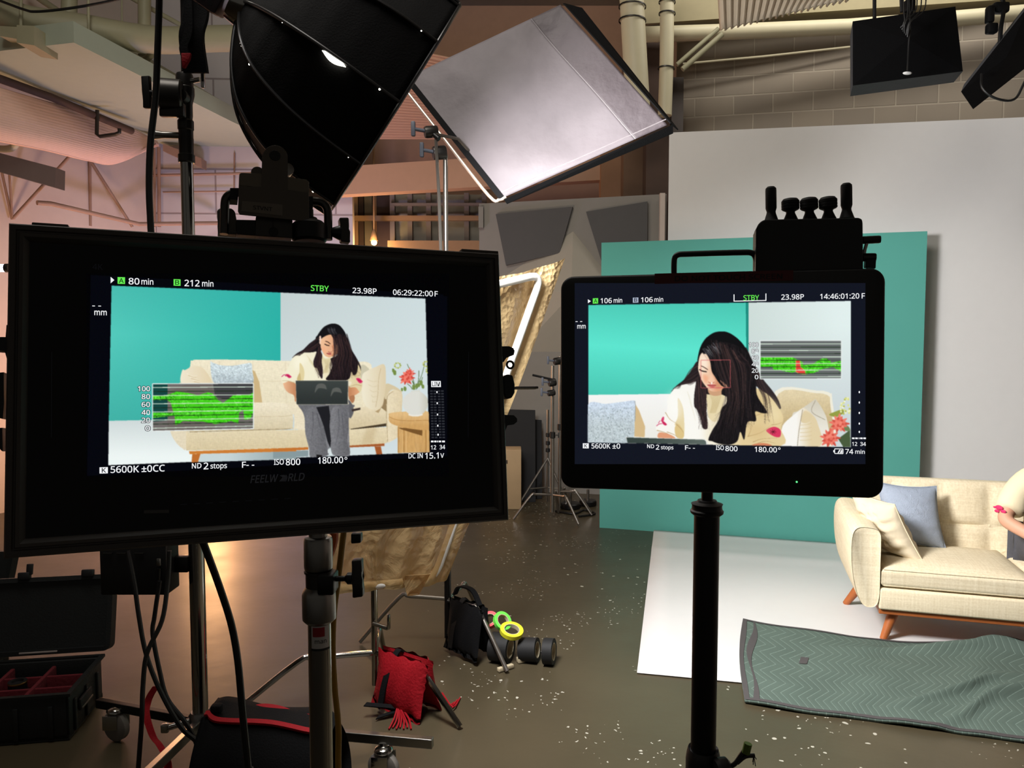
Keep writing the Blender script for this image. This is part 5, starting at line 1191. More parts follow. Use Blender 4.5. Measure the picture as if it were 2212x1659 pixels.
for ln_ in """0/&+k(J*X(d)h)S);*r)-,Z)3-o)D.q)e/b*80=*v0^+k0j,{0P-n/b.@.D.N,Z.H+G.6*D-r)T-C(x,_(U|+k)=,U)O-+*--E+1-N,Z-E.)-+/,,U/e+k/w+#/e*N/,*5.)*-,Z*5+1*N*.+#)O
1/&+Y(T+Y.6+Y.^+Z.~+^/Y*y.}*+.<)U.y+h0^,W0^,W(T
2/&),(T),)E+7+R+j,-,:,Z,Z-+,t-T-(.%--.T-#/0,d/V,9/o+a/v+./r*[/d*3/M)e/0)4/m)c04*<0O*x0c+a0i,b0[-M05-z/Q./.Y.)-~-r-I-T,s-0,A,[+i,(+3*C)P*C)L.K)L.K(T
3/&+=(J*a(L*-(S)V(_))(s)))m)X)W*2)H*g)?+>)<,8)E,r)c-8*6-C*s-5+R,h+{,&,7++,?*>,?*>-2+,-2+{-;,Y-W,~.*-/.b-%/7,f/Y,:/p+^/w+&/s*R/f*)/Q)Y/9)-/w)X09*30Q*r0d+]0i,g0[-R05-~/U.1.h.&.%-c-L-2-),M,n,M,j-@,U-w,2.<+W.F*q.?*4.*)X-^)--((g,;(Q
4/&,a(T,a*F(k*F(k+9,Y0c-]0c-]+=.m+=.m*F-]*F-](T|)i+=,a+=,a-p,a.F,b.p,f/[,b/[,W/H,L/2,@.x,5.g
5/&+D(J*h(M*4(T)b(b);(s);)n)e)X*:)I*o)@+E)=,4)F,n)d-8*:-E+&-:+g,t,:,:,V+B,b+#,_*Z,[*9,V)z,Q)L,o)i0^-o0^-o/g*Z/g*I-G*y-N+=-Q+a-R,k-D-_,u.6,0.F+0.5*$-X)1,](Z
6/&+x(J+5(S*S(n){)?)S*#);*u)3,$)6,s)@-f)S.S)s/;*D/s+$0C+p0_,t0i-00i-H0g-a0e-t0_-t/m-_/s-I/v-2/y,v/y,4/t+Y/b+0/E*j.{*Q.N*B-x*8-@*3,a*9,a*T-&*{-B+O-T,2-[-.-L-r,}.B,6.P+2.A*%-m)2,~(Z|+w)<,V)F-+)f-H*@-R+2-I+q-/,F,],f+z,p+L,k+%,Z*a,D*G,)*9+d*4+C*8*r*E*E*Z)y*z)W+F)C
7/&*,(T-I/g)(/g)(0^.N0^.N/s+5(T
8/&+n(J*_(W)m)#)<)c)-*Z)2+0)A+W)Y+z)z,=*C,U*k,k*9-2)j-Y)M.1)D.o)K/H)b/t*)0;*T0S+/0d+k0i,h0]-S0;.(/_.6.n.2.D.#-}-h-[-K-A-*-*,a,p-1,W-W,>-y+}.8+Y.H+2.M*^.>)f-h)%,v(W|+o-8,E-P,n-o-/.9-8.k-//>,o/_,D/t+j/z+6/t*g/_*K/>*B.k*F.G*S.,*j-n++-Y+J-H|+l)8,R)A-))Z-F**-P*]-E+3-&+Z,O+~+l,?+Z,E*z,&*M+]*3+3*+*Y*4*)*P)Z+&)A
9/&*f(J*N(K*5(M)w(P)d(T)d)G*3)=*d):+J)@,$)Q,N)n,p*7--*d-=+;-F+s-K,R-E,R-*,2,^+q,.+^+K+W*P+g)h,7)<,~)..&)5.n)J/O)o0&*B0J*{0b+d0i,J0a--0E-_/t.,/5.C.>.K-5.H,@.>+M.+*_-g)x-:)@,Y(p+j(S|+_,D,2,I,Y,W,z,o-7-1-F-O-K-q-F.A-:.m-#/:,a/Y,8/p+d/w+)/m*T/L*7.s*-.(*5-B*N,m*{,N
.+X*)(F)l(J)V(V)H(m)D)2)H)Q)V)h)l)s*))w*A)s*U)h*e)Q*j)2*e(m*U(V*A(J
:+X*)-:)l->)V-J)H-a)D.%)H.F)V.Z)l.h*).k*A.h*U.Z*e.F*j.%*e-a*U-J*A->|*)(F)l(J)V(V)H(m)D)2)H)Q)V)h)l)s*))w*A)s*U)h*e)Q*j)2*e(m*U(V*A(J
-,6)#+1)#,&+h,&+h+1
±/&+E)p+E,4).,4).,~+E,~+E/A,5/A,5,~.K,~.K,4,5,4,5)p|).(T).)C.L)C.L(T
°/C)[(T)[0^.<0^.<(T|*6)/-e)/-e0**60*
A/l(T(T+e0b,]0b/k(T.f(T-i+)*T+))W(T|*t+{-L+{,T.H,2/[,*/=+}.y+m.H
B/w)^(T)^0^+{0^->0S.;06.p/X/&.].y-~.]-L.2-*-P,q-P,l-},b.I,P.l,9/*+t/:+I/?*q//)s.U)1-_(c,P(T|*a-6,3-6-(-=-Y-S-t-z-~.R-r/--Q/O,u/d,$/j*a/j|*a)H,?)H-7)Q-m)o..*@.7*x..+P-k+z-3,:,8,C*a,C
C/e,{(J+o(U*u(y*3)U)^*G)B+I)9,Z)C-i)b.j*9/Y+$09+}0]-00i.A0^/D0=.z/I.V/X.//f-^/o-//r+z/^+*.~*P-z*@,Y*O+:+$*6+t)T-.)A-[)C./)I.X)R/()^/((i.X(Z..(Q-W(L
D0o)^(T)^0^,10^-=0S.;05/)/]/^.r0%-s00,b/r*s/%)W-b(m+v(T|*a)I+j)I.9*8/),^.r.(.;/%->/X,#/j*a/j
E.q)^(T)^0^.40^.4/h*a/h*a-8-}-8-},B*a,B*a)K.4)K.4(T
F.J)^(T)^0^.40^.4/h*a/h*a,t-{,t-{+~*a+~*a(T
H0z)^(T)^0^*a0^*a-8.n-8.n0^/p0^/p(T.n(T.n,A*a,A*a(T
I,G)#(T)#)0)z)C)z/o)#0))#0^+x0^+x0)*}/o*})C+x)0+x(T
K/V)^(T)^0^*a0^*a,_,*.5.:0^/K0^,9-//V(T.D(T+P,I*a+c*a(T
L.O)^(T)^0^*a0^*a)L.6)L.6(T
M2p)^(T)^0^+20^-_*$-d*$090^1g0^1g(T0f(T0f-S0g..0i.c0m/]0i/].*(T-8(T*U/^*Q/^*T/9*V.d*W.,*X-M*X(T
N13)^(T)^0^*o0^/1)y/5)y/0+=//+c/.,+/.0^0*0^0*(T.s(T*T/<*P/<*S.o*U.=*W-c*X-+*X(T
O1H,~(J+o(U*t(z*2)W)^*I)B+K)9,[)B-l)^.l*2/[*t0:+o0^-#0j..0^/&0;/i/]0>.m0Z-k0e,Z0Z+J0>*H/i)W/&(z..(U|,~)@.4)S/#*5/N+9/],Z/N-}/#/$.4/_-#/s+m/_*{/$*N-}*@,Z*N+9*{*5+l)S
P/H)^(T)^0^+l0^-30P..0%.^/<.o.;.i-Z.S-$.0,O-R,*,c+l+Y+d*a+d*a(T|*a,W+O,W,P,a-7,z-]-L-k.7-_.v-=/F,]/b+d/j*a/j
R/Y)^(T)^0^+t0^-50Q..0+._/D.o.B.j-h.X-<.A,s-~,W-Z,C-7,4/J(T.9(T,=+u*a+u*a(T|*a,i+t,i,g,q-A-1-a-]-k.>-_.}-?/J,c/b+o/i*a/i
S.j+C(J*c(L*,(S)U(_)/(n)/)l)W)[*0)M*i)C+G)@,5)H,i)a--*+-8*[-4*~-)+>,n+U,M+l+},&+@,>*H,d)h-7)D-q)8.c)?/>)U/m)z07*M0Q+-0d+n0i,L0g-(0]-V0P.)0?-g/J->/Y,n/g,@/p+l/r+//k*^/T*C/3*;.b*?.?*J.$*_-h*~-R+K->,c,k-9,O-a,2-~+j.4+>.9*e.()h-M)&,T(W
T.q+5(T+5/h(_/h(_0^.f0^.f/h,7/h,7(T
U0p,_(J+A(]*C):)i*6)V+J)V0^*X0^*X+G*e*R+.)r+k)L,e)@-_)M.?)u.b*V.l+H.l0^/m0^/m+H/f*Y/M)t/()=.J(n-](S
V/C+K(T(T0^)Z0^+K+L+Y*{+h*Q+r*,+z)b,(*,,2*R,>*},M+N.<0^/C0^,M(T
W3-*o(T(b0^)h0^+$+d+0+5+9*c+A*7+G)j+M*9+V*g+b+:+o+i-;0^.?0^/l+f/y+60**b03*509)j0?*60G*b0Q+50]+e1t0^2z0^0l(T/i(T.4-r-w.o-k/L-g/8-_.o-S.B-G-o+r(T
Y.{+:(T+:+^(T0^)_0^+i,a-s0^.{0^,<+c,<(T
a.v*~(J*8(T)Z(r)6)J)**9):+()k+]*c,%+~,4-%,7-%,W,x-7,c-],>-q+i-x+>-t*q-k*J-]*(-M)g.6*3.H*b.W+9.c+n.f,k.Z-M.9-r-Z.#,c.#(T-<(T-+)H-&)H,[(},5(a+a(O|+7)9+w)B,P)_,s*6-$*}-$+R,.+O+1+E*S+/*6*g*-*8*4)k*H)N*j)>
b/R,G(J+g(P+8(c*n(}*Q)@*J)@*8(T)Q(T)Q13*Q13*Q/**P.d*O.C*N.)*L-o*Q-o*n.4+8.M+g.a,G.f-I.S.7-y.f,z.u+X.f*7.6)8-H([|,:);,z)H-M)r-j*Y-s+Y-L-A,8-v+H-i*t-C*Y,]*Q+[*Q+W*Y*W*s)q+H)H
f,L)k(T)k-r(e-r(e.@)k._)k/$)v0&*?0e*x1-+i18,-17,I13,d1-,y1%,b09,N0>,;0C,$0G+j0H+A0A+%0+*p/^*k/%*k.[,@.[,@-r*k-r*k(T
i+N*%/])l/b)Y/l)N0#)J0<)N0U)Y0i)l0s*%0v*90s*I0i*U0U*Y0<*U0#*I/l*9/b|)Q(T)Q.[*Q.[*Q(T
m32)Q(T)Q.[*@.[*M-m*R-m*q.7+=.Q+k.b,@.g-P.O.4-f.8-f.X.4/*.O/Z.b04.g1,.Z1f.72.-R29,Q29(T1:(T1:,M0y-T0$-v/;-j.h-G.M,i.D+v.D(T-F(T-F,M-*-T,0-v+C-i*r-B*Y,^*Q+d*Q(T
n/U)Q(T)Q.[*@.[*M-m*R-m*s.7+B.Q+s.b,K.g-G.Z.,.7.P-R.],Q.](T-_(T-_,K-@-S,>-v+J-i*u-B*Y,^*Q+d*Q(T
o/H+{(J+6(R*R(l){):)S)s);*_)3+Y)D,x)x-x*o.S,#.g,j.^-L.E.%-w.K-?.e,S.l+Y.Z*;.&);-0(]|+~);,k)I-B)t-_*]-j+Y-_,U-B->,k-h+}-v+3-h*[->*?,U*6+Y*?*]*[)t+4)I
p/R)Q$n)Q.[*A.[*M-m*Q-m*o.3+8.M+g.a,H.g-I.T.7-{.f,}.u+Y.f*8.7)9-I(],G(J+h(P+8(c*n(~*Q)@*K)@*O(o*P(U*Q(@*Q$n|,:);,h)B-2)V-N)x-c*G-o*{-s+Z-j,T-M-=,z-h,8-v+J-j*v-F*[,f*Q+l*Q+Y*Y*Y*s)r+H)H
s-~+((J*L(L)y(S)Q(_)0(n)0)f)S)U*$)F*S)<+*)9+e)>,3)N,I)j,Q*0,N*C,F*T,6*f+x*v+T+-+$+@*M+T*#+j)[,%)C,@)4,b)/-0)=-n)h.@*N.]+H.g+y.e,K.],v.Q-C.A-$-T,Z-c,6-n+j-u+B-x*l-s*G-f*2-O*+-5*.,z*8,i*I,X*e,I+/,9,4+m,]+W,~+A-;+&-I*a-N*8-?)K,n(t,((T
t,^+E(J*v(N*O(X*/(n)p)3)^)_)X*@)X-r(f-r(f.A)Y.f*#0%*X0%*X.[,C.[,C-r*X-r*X*B*_)q*q)Q+2)@+T):+j);,$)=,8)A,G)E,G(Z,6(T+y(O+^(K""".split('\n'):
    _GL[ln_[0]] = (_dec(ln_[1:3])[0], [list(zip(*[iter(_dec(l))] * 2)) for l in ln_[3:].split('|')])
def text_faces(body, offset=0.0, shear=0.0):
    """outlines of humanist sans lettering, one unit = capital height"""
    key = (body, offset, shear)
    if key in _tc: return _tc[key]
    c = bpy.data.curves.new('lettering', 'CURVE'); c.dimensions = '2D'; c.fill_mode = 'BOTH'; c.offset = offset; pen = 0
    for ch in body:
        if ch == ' ': pen += 0.36; continue
        adv, loops = _GL[ch]
        for l in loops:
            sp = c.splines.new('POLY'); sp.points.add(len(l) - 1); sp.use_cyclic_u = True
            for p, (x, y) in zip(sp.points, l): p.co = (pen + x + y * shear, y, 0, 1)
        pen += adv
    o = bpy.data.objects.new('lettering', c); COL.objects.link(o); dg = bpy.context.evaluated_depsgraph_get(); dg.update()
    me = bpy.data.meshes.new_from_object(o.evaluated_get(dg)); vs = [(v.co.x, v.co.y) for v in me.vertices]; fs = [tuple(p.vertices) for p in me.polygons]
    bpy.data.objects.remove(o); bpy.data.curves.remove(c); bpy.data.meshes.remove(me); _tc[key] = (vs, fs); return vs, fs
def put_text(pic, body, x0, y0, x1, y1, h, col, offset=0.0, shear=0.0, d=None):
    """lettering whose ink runs from (x0,y0) to (x1,y1) on its baseline with capital height h (photo pixels)"""
    vs, fs = text_faces(body, offset + 0.018, shear); v0, _ = text_faces(body, 0.0, shear)
    mn, mx_ = min(v[0] for v in v0), max(v[0] for v in v0); cap = 1.0
    if d is None: pic.d += pic.step; d = pic.d
    bv = []
    for x, y in vs:
        t = (x - mn) / (mx_ - mn); bv.append(pic.bm.verts.new(pic.p.px(x0 + (x1 - x0) * t, y0 + (y1 - y0) * t - y / cap * h, d)))
    for f in fs:
        try: ff_ = pic.bm.faces.new([bv[i] for i in f])
        except ValueError: continue
        for l in ff_.loops: l[pic.lay] = (*lin(col), 1)
def Zm(x0, y0, s): return lambda L_: [(x0 + x / s, y0 + y / s) for x, y in L_]
def lerp(a, b, t): t = max(0, min(1, t)); return tuple(a[i] + (b[i] - a[i]) * t for i in range(3))
WHT = (244, 246, 248); GRN = (104, 236, 84)
GLASS = mat('black_screen_glass', (3, 3, 4), 0.12, var=0.1, spec=0.25)

# ------------------------------------------------------------------ LEFT MONITOR
LM = Panel([(20, 480), (1081, 547), (1099, 1124), (3, 1208)], 0.82)
lm = thing('video_monitor', 'larger black monitor at left showing the woman full length on the sofa', 'monitor', LM.o)
M_BEZ = mat('brown_black_bezel', (54, 48, 44), 0.5, var=0.2)
bw = 0.0175
MB().ring(LM.rect(), [(0, -0.040), (0.0, -0.004), (0.002, 0.0), (0.007, 0.0), (0.008, -0.002), (0.0095, -0.002), (0.0105, 0.0), (0.014, -0.001), (bw, -0.005), (bw + 0.002, -0.010), (bw + 0.002, -0.040)]).build('bezel', M_BEZ, lm, ang=25)
MB().box(LM.pt(0, 0, -0.026), (2 * LM.hw - 0.006, 2 * LM.hh - 0.006, 0.03), (LM.ex, LM.ey, LM.ez)).build('back_shell', M_BLACK, lm, False)
MB().box(LM.pt(0, 0, -0.0095), (2 * (LM.hw - bw), 2 * (LM.hh - bw), 0.004), (LM.ex, LM.ey, LM.ez)).build('screen_glass', GLASS, lm, False)
for a, b_, y0, y1, s in (((66, 484), (146, 490), 0, 0, 1), ((1000, 541), (1080, 547), 0, 0, 1)):
    p0, p1 = LM.px(*a), LM.px(*b_); d = (p1 - p0).normalized(); MB().box((p0 + p1) / 2 + LM.ey * 0.001 - LM.ez * 0.02, ((p1 - p0).length, 0.006, 0.03), (LM.ex, LM.ey, LM.ez), 0.001).build('corner_guard', M_BEZ, lm)
pic = Ras(LM, -0.0070, 186, 590, 970, 1030, (3, 3, 4))
NAVY = (6, 7, 14)
pic.poly([(196, 594), (958, 636), (966, 985), (188, 1028)], NAVY)
TL_, TR_, BR_, BL_ = (241, 617), (919, 645), (928, 977), (234, 1005)
def teal(x, y):
    t = (y - 617) / 300; u = (x - 240) / 366; return lerp(lerp((66, 178, 166), (52, 176, 168), u), lerp((84, 202, 188), (44, 178, 166), u), 1 - abs(t - 0.35) * 1.6)
def teal_rows():
    n = 14; m_ = 8
    for i in range(n):
        for j in range(m_):
            q_ = []
            for a, b_ in ((i, j), (i, j + 1), (i + 1, j + 1), (i + 1, j)):
                u = b_ / m_; v = a / n; xl = 241 - 6 * v; y_t = 617 + (632 - 617) * u; y_b = 909 - 6 * u; q_.append((xl + (606 - xl) * u, y_t + (y_b - y_t) * v))
            pic.poly(q_, teal, d0)
pic.d += pic.step; d0 = pic.d; teal_rows()
pic.poly([(606, 632), (919, 645), (926, 920), (606, 905)], lambda x, y: lerp(lerp((196, 208, 208), (206, 220, 222), (x - 606) / 313), (214, 226, 228), (y - 640) / 260))
pic.poly([(235, 909), (606, 902), (606, 990), (234, 1005)], lambda x, y: lerp((206, 216, 216), (238, 246, 244), (y - 905) / 80))
pic.poly([(606, 902), (926, 895), (928, 977), (606, 990)], lambda x, y: lerp((198, 212, 216), (212, 224, 226), (y - 900) / 80))
D = Zm(300, 760, 6.379); E = Zm(590, 810, 6.32); A = Zm(590, 690, 8.296)
SOFL, SOFM, SOFD = (240, 230, 202), (226, 214, 184), (196, 178, 142)
# under-sofa floor shade, back, arms
pic.poly(D([(850, 1410), (2169, 1340), (2169, 1480), (820, 1520)]), lambda x, y: lerp((140, 158, 160), (200, 214, 216), (1 - (x - 430) / 210) * 1.4))
pic.poly(E([(0, 1040), (480, 1030), (480, 1110), (0, 1140)]), (136, 154, 158))
pic.smooth([(411, 790), (416, 779), (432, 777), (520, 777), (640, 780), (760, 782), (786, 781), (800, 786), (803, 800), (803, 880), (411, 890)], lambda x, y: lerp(SOFL, (232, 222, 192), (y - 780) / 100), tex=('weave', .02))
for x in (474, 546, 617): pic.line([(x, 780), (x + 1, 872)], 1.0, (222, 208, 178))
pic.line([(546, 823), (640, 824)], 0.8, (218, 204, 172))
pic.smooth(D([(380, 570), (400, 530), (560, 430), (620, 420), (700, 600), (700, 1000), (650, 1330), (600, 1330), (520, 1260), (440, 1120), (400, 900)]), (228, 216, 188), tex=('weave', .02))
pic.poly(D([(1565, 250), (1600, 270), (1660, 420), (1700, 700), (1560, 700)]), lambda x, y: (206, 180, 132))                                                # pillow shadow
pic.smooth(D([(1560, 700), (1900, 700), (2050, 730), (2120, 860), (2120, 1030), (2090, 1065), (1600, 1090), (700, 1100), (660, 1090), (650, 960), (900, 720)]), lambda x, y: lerp((240, 230, 204), (214, 200, 166), (y - 870) / 60), tex=('weave', .02))
pic.line(D([(1000, 900), (1590, 895), (2000, 890), (2110, 875)]), 0.8, (196, 180, 146)); pic.line(D([(700, 1105), (1600, 1075), (2090, 1062)]), 1.2, (150, 132, 100))
pic.smooth(D([(2040, 720), (2130, 850), (2140, 1000), (2135, 1070), (2169, 1066), (2300, 1060), (2300, 720)]), (234, 222, 194), tex=('weave', .02))
pic.poly(D([(650, 1110), (2169, 1075), (2169, 1320), (1200, 1350), (650, 1360)]), lambda x, y: lerp((228, 214, 180), (216, 200, 162), (y - 925) / 45), tex=('weave', .02))
pic.poly(E([(0, 760), (1560, 712), (1560, 925), (1500, 940), (1030, 965), (0, 1000)]), lambda x, y: lerp((228, 214, 180), (216, 200, 162), (y - 925) / 45), tex=('weave', .02)); pic.poly(E([(1280, 720), (1420, 715), (1360, 930), (1200, 950)]), (190, 168, 126), alpha=.45, blur=3)
pic.poly(D([(690, 1370), (2169, 1320), (2169, 1370), (700, 1410)]), (206, 126, 54)); pic.poly(E([(0, 1005), (480, 985), (480, 1020), (0, 1045)]), (196, 116, 50)); pic.poly(E([(1030, 965), (1520, 935), (1520, 970), (1030, 990)]), (166, 92, 48))
pic.poly(D([(735, 1412), (850, 1405), (815, 1520), (725, 1525)]), (190, 110, 48)); pic.poly(E([(1385, 975), (1470, 975), (1490, 1080), (1410, 1085)]), (164, 88, 44))
# right seat, shade, arm
pic.smooth(E([(1020, 470), (1250, 440), (1480, 455), (1540, 490), (1550, 640), (1530, 670), (1060, 740), (1000, 700)]), lambda x, y: lerp((230, 216, 184), (212, 196, 160), (y - 880) / 40), tex=('weave', .02))
pic.poly(E([(1480, 160), (1560, 130), (1570, 520), (1480, 450)]), (150, 128, 92))
pic.poly(E([(1060, 735), (1550, 660), (1550, 700), (1060, 745)]), (70, 58, 42))
pic.smooth(E([(1550, 300), (1570, 250), (1640, 200), (1720, 215), (1765, 270), (1760, 450), (1740, 800), (1690, 860), (1600, 910), (1565, 910), (1545, 700)]), lambda x, y: lerp((232, 218, 186), (222, 206, 172), (x - 838) / 30), tex=('weave', .02))
pic.smooth(E([(1540, 125), (1640, 145), (1730, 200), (1760, 240), (1640, 195), (1570, 250), (1545, 330), (1520, 300)]), (214, 198, 162))
pic.line(E([(1565, 910), (1555, 720), (1548, 520), (1555, 330), (1580, 265), (1640, 225)]), 0.9, (160, 140, 104), 4)
# pillows
pic.smooth(A([(1560, 850), (1640, 820), (1720, 890), (1760, 920), (1620, 1020), (1600, 1160), (1560, 1120)]), (204, 198, 172))
pic.smooth(D([(570, 380), (600, 250), (640, 250), (740, 200), (860, 210), (940, 290), (1000, 400), (1040, 560), (800, 600), (600, 440)]), lambda x, y: lerp((240, 230, 206), (226, 208, 172), (x - 390) / 70))
for k in range(8): pic.line(D([(660 + 20 * k, 300 + 22 * k), (720 + 25 * k, 330 + 20 * k), (800 + 10 * k, 330 + 24 * k)]), 1.2, (200, 176, 134) if k % 2 else (250, 242, 222), 4, taper=True)
pic.smooth(D([(985, 140), (1020, 150), (1130, 185), (1300, 190), (1480, 160), (1550, 160), (1560, 240), (1565, 440), (1300, 450), (1060, 440), (1000, 330)]), lambda x, y: lerp((206, 220, 224), (150, 162, 168), (y - 800) / 50), tex=('nub', .10))
rq = random.Random(4); pic.d += pic.step; d1 = pic.d
for k in range(150):
    x, y = rq.uniform(1060, 1540), rq.uniform(190, 440); q_ = D([(x, y), (x + 14, y + 8)]); pic.line(q_, 1.0, rq.choice([(222, 232, 234), (168, 182, 190), (186, 198, 204)]), d=d1 + (k % 7) * 2e-6)
pic.d += 2e-5
P5 = E([(1215, 10), (1290, -60), (1400, -110), (1520, -140), (1540, 60), (1530, 200), (1500, 400), (1450, 460), (1340, 470), (1250, 400), (1210, 240)])
pic.smooth(P5, lambda x, y: lerp((238, 230, 206), (222, 206, 172), (x - 785) / 46))
pic.line(E([(1470, -90), (1440, 60), (1430, 260), (1400, 440)]), 0.9, (188, 168, 130), 5); pic.poly(E([(1390, 500), (1460, 460), (1500, 400), (1440, 520)]), (180, 156, 116))
for k in range(5): pic.line(E([(1280 + 20 * k, 60 + 70 * k), (1360, 90 + 70 * k), (1420, 80 + 70 * k)]), 0.8, (208, 194, 160), 4)
# side table, vase, flowers
pic.poly(E([(1700, 700), (2130, 700), (2138, 1052), (1700, 1065)]), (202, 158, 98), tex=('grain', .05))
rq = random.Random(9); pic.d += pic.step; d1 = pic.d
for k in range(16):
    x = 1705 + 27 * k; pic.line(E([(x, 705), (x + 3, 900), (x + 2, 1060)]), rq.uniform(1.0, 2.6), rq.choice([(222, 180, 120), (180, 134, 76), (212, 168, 106)]), d=d1)
pic.poly(E([(1710, 720), (2040, 735), (2035, 830), (1900, 790), (1760, 745)]), (120, 84, 44))
pic.smooth(E([(1580, 560), (1600, 520), (1800, 500), (2125, 505), (2130, 735), (1900, 738), (1680, 690), (1590, 640)]), lambda x, y: lerp((224, 186, 130), (206, 160, 98), (y - 895) / 25), tex=('grain', .03))
pic.line(E([(1582, 570), (1680, 610), (1850, 625), (2128, 618)]), 0.9, (170, 122, 66), 4)
pic.poly(E([(1845, 530), (2042, 530), (2042, 550), (1980, 565), (1900, 565), (1850, 552)]), (236, 232, 222))
pic.poly(E([(1885, 215), (2005, 205), (2010, 260), (1880, 260)]), (214, 214, 204))
pic.smooth(E([(1770, 380), (1800, 290), (1880, 235), (1950, 225), (2030, 240), (2105, 320), (2110, 430), (2060, 510), (2000, 540), (1880, 540), (1800, 480)]), lambda x, y: lerp((220, 220, 212), (200, 198, 184), (x - 905) / 20), 8)
for a, b_, w in (((1920, 200), (1900, 80), 2), ((1950, 200), (1990, -60), 1.4), ((1960, 190), (2040, 30), 1.2), ((1900, 200), (1830, 120), 1.2), ((1940, 180), (1830, -150), 1.2), ((1960, 160), (2070, -160), 1.2)): pic.line(E([a, ((a[0] + b_[0]) / 2 + 14, (a[1] + b_[1]) / 2), b_]), w, (84, 110, 66), 4)
for x, y, r in ((1800, 190, 30), (1760, 200, 22), (2020, 110, 34), (2045, 160, 28), (1990, 140, 24), (1920, 170, 34), (1960, 150, 30), (1660, -30, 34), (1640, -60, 26)):
    pic.smooth(E([(x - r * .5, y - r), (x + r * .5, y - r * .8), (x + r * .6, y + r * .6), (x, y + r), (x - r * .6, y + r * .4)]), (118, 142, 72))
for cx, cy in ((1700, -130), (2090, -150), (2130, -60)):
    for k in range(9): a = k * 0.7; pic.poly(E([(cx + 40 * cos(a) - 10, cy + 34 * sin(a) - 10), (cx + 40 * cos(a) + 12, cy + 34 * sin(a) - 8), (cx + 40 * cos(a) + 8, cy + 34 * sin(a) + 12), (cx + 40 * cos(a) - 12, cy + 34 * sin(a) + 8)]), (196, 202, 110) if k % 2 else (160, 172, 84))
def mum(cx, cy, R, conv, base, n=26, seed=1):
    rq_ = random.Random(seed)
    for k in range(n):
        a = k * 2.399; rr_ = R * (1 - 0.75 * k / n); tip = (cx + rr_ * cos(a), cy + rr_ * sin(a)); q_ = (-sin(a), cos(a)); w = R * 0.14
        pic.smooth(conv([(cx, cy), (cx + rr_ * .5 * cos(a) + q_[0] * w, cy + rr_ * .5 * sin(a) + q_[1] * w), tip, (cx + rr_ * .5 * cos(a) - q_[0] * w, cy + rr_ * .5 * sin(a) - q_[1] * w)]), lerp(base, (250, 150, 130), rq_.random() * .8) if k % 3 else lerp(base, (180, 50, 40), .4), 3)
mum(1820, 40, 120, E, (230, 96, 82), seed=2); mum(1860, -20, 90, E, (226, 90, 78), seed=5)
# ---- woman
BLO, BLD = (242, 236, 208), (220, 204, 160)
pic.smooth(A([(340, 690), (420, 610), (540, 540), (640, 440), (760, 350), (800, 300), (900, 300), (860, 560), (740, 600), (600, 600), (520, 600), (400, 660)]), (36, 28, 32))
pic.smooth(A([(1300, 300), (1400, 530), (1500, 700), (1570, 850), (1560, 960), (1500, 900), (1400, 1000), (1200, 900), (1150, 500)]), (34, 28, 32))
# arms
SK, SKD = (226, 166, 124), (196, 134, 94)
pic.smooth(A([(180, 1150), (200, 1120), (300, 1110), (400, 1150), (410, 1300), (410, 1460), (390, 1465), (370, 1360), (270, 1310), (210, 1240)]), lambda x, y: lerp((236, 186, 146), SKD, (x - 612) / 26))
pic.smooth(A([(1350, 1200), (1460, 1190), (1540, 1230), (1550, 1300), (1440, 1370), (1350, 1380)]), lambda x, y: lerp(SKD, SK, (x - 755) / 20))
pic.smooth(A([(1370, 1380), (1450, 1360), (1460, 1440), (1420, 1500), (1360, 1420)]), (176, 120, 84))
# blouse
pic.smooth(A([(330, 720), (400, 650), (520, 600), (700, 590), (800, 580), (1000, 660), (1200, 640), (1420, 690), (1520, 800), (1570, 920), (1560, 1000), (1600, 1150), (1560, 1300), (1480, 1220), (1360, 1210), (1340, 1100), (420, 1100), (400, 1150), (300, 1100), (180, 1140), (140, 1060), (160, 980), (250, 900)]), lambda x, y: lerp(BLO, (224, 208, 164), (x - 720) / 50))
pic.smooth(A([(380, 700), (520, 640), (620, 700), (520, 820), (400, 900)]), (252, 248, 226), alpha=.6, blur=4); pic.smooth(A([(1380, 760), (1500, 800), (1540, 960), (1400, 1040)]), (206, 184, 136), alpha=.6, blur=4)
pic.smooth(A([(480, 780), (540, 860), (560, 960), (545, 1085), (500, 1085), (440, 1050), (470, 950)]), (226, 210, 160))
pic.smooth(A([(430, 1090), (440, 1020), (480, 960), (500, 1060), (500, 1090)]), (206, 184, 130))
for k in range(14): pic.line(A([(600 + 14 * k, 640 + 16 * k), (640 + 12 * k, 700 + 16 * k), (650 + 14 * k, 760 + 18 * k)]), 0.8, (224, 214, 176), 4)
for k in range(9): pic.line(A([(900 + 20 * k, 700), (930 + 14 * k, 800), (900 + 14 * k, 960)]), 0.9, (220, 206, 162), 4)
pic.smooth(A([(870, 640), (930, 700), (1050, 690), (1040, 780), (980, 1060), (930, 1070), (880, 900)]), lambda x, y: lerp((226, 212, 168), (240, 230, 196), (y - 775) / 40))
for k in range(7): pic.line(A([(910 + 18 * k, 720), (940 + 8 * k, 820), (900 + 12 * k, 960)]), 0.9, (206, 190, 146), 4)
pic.line(A([(1480, 900), (1560, 980), (1520, 1010), (1400, 1000)]), 1.0, (186, 164, 120), 4); pic.line(A([(1360, 1210), (1480, 1170), (1590, 1190)]), 1.0, (180, 156, 112), 4); pic.line(A([(160, 1100), (260, 1100), (400, 1140)]), 1.0, (200, 180, 140), 4)
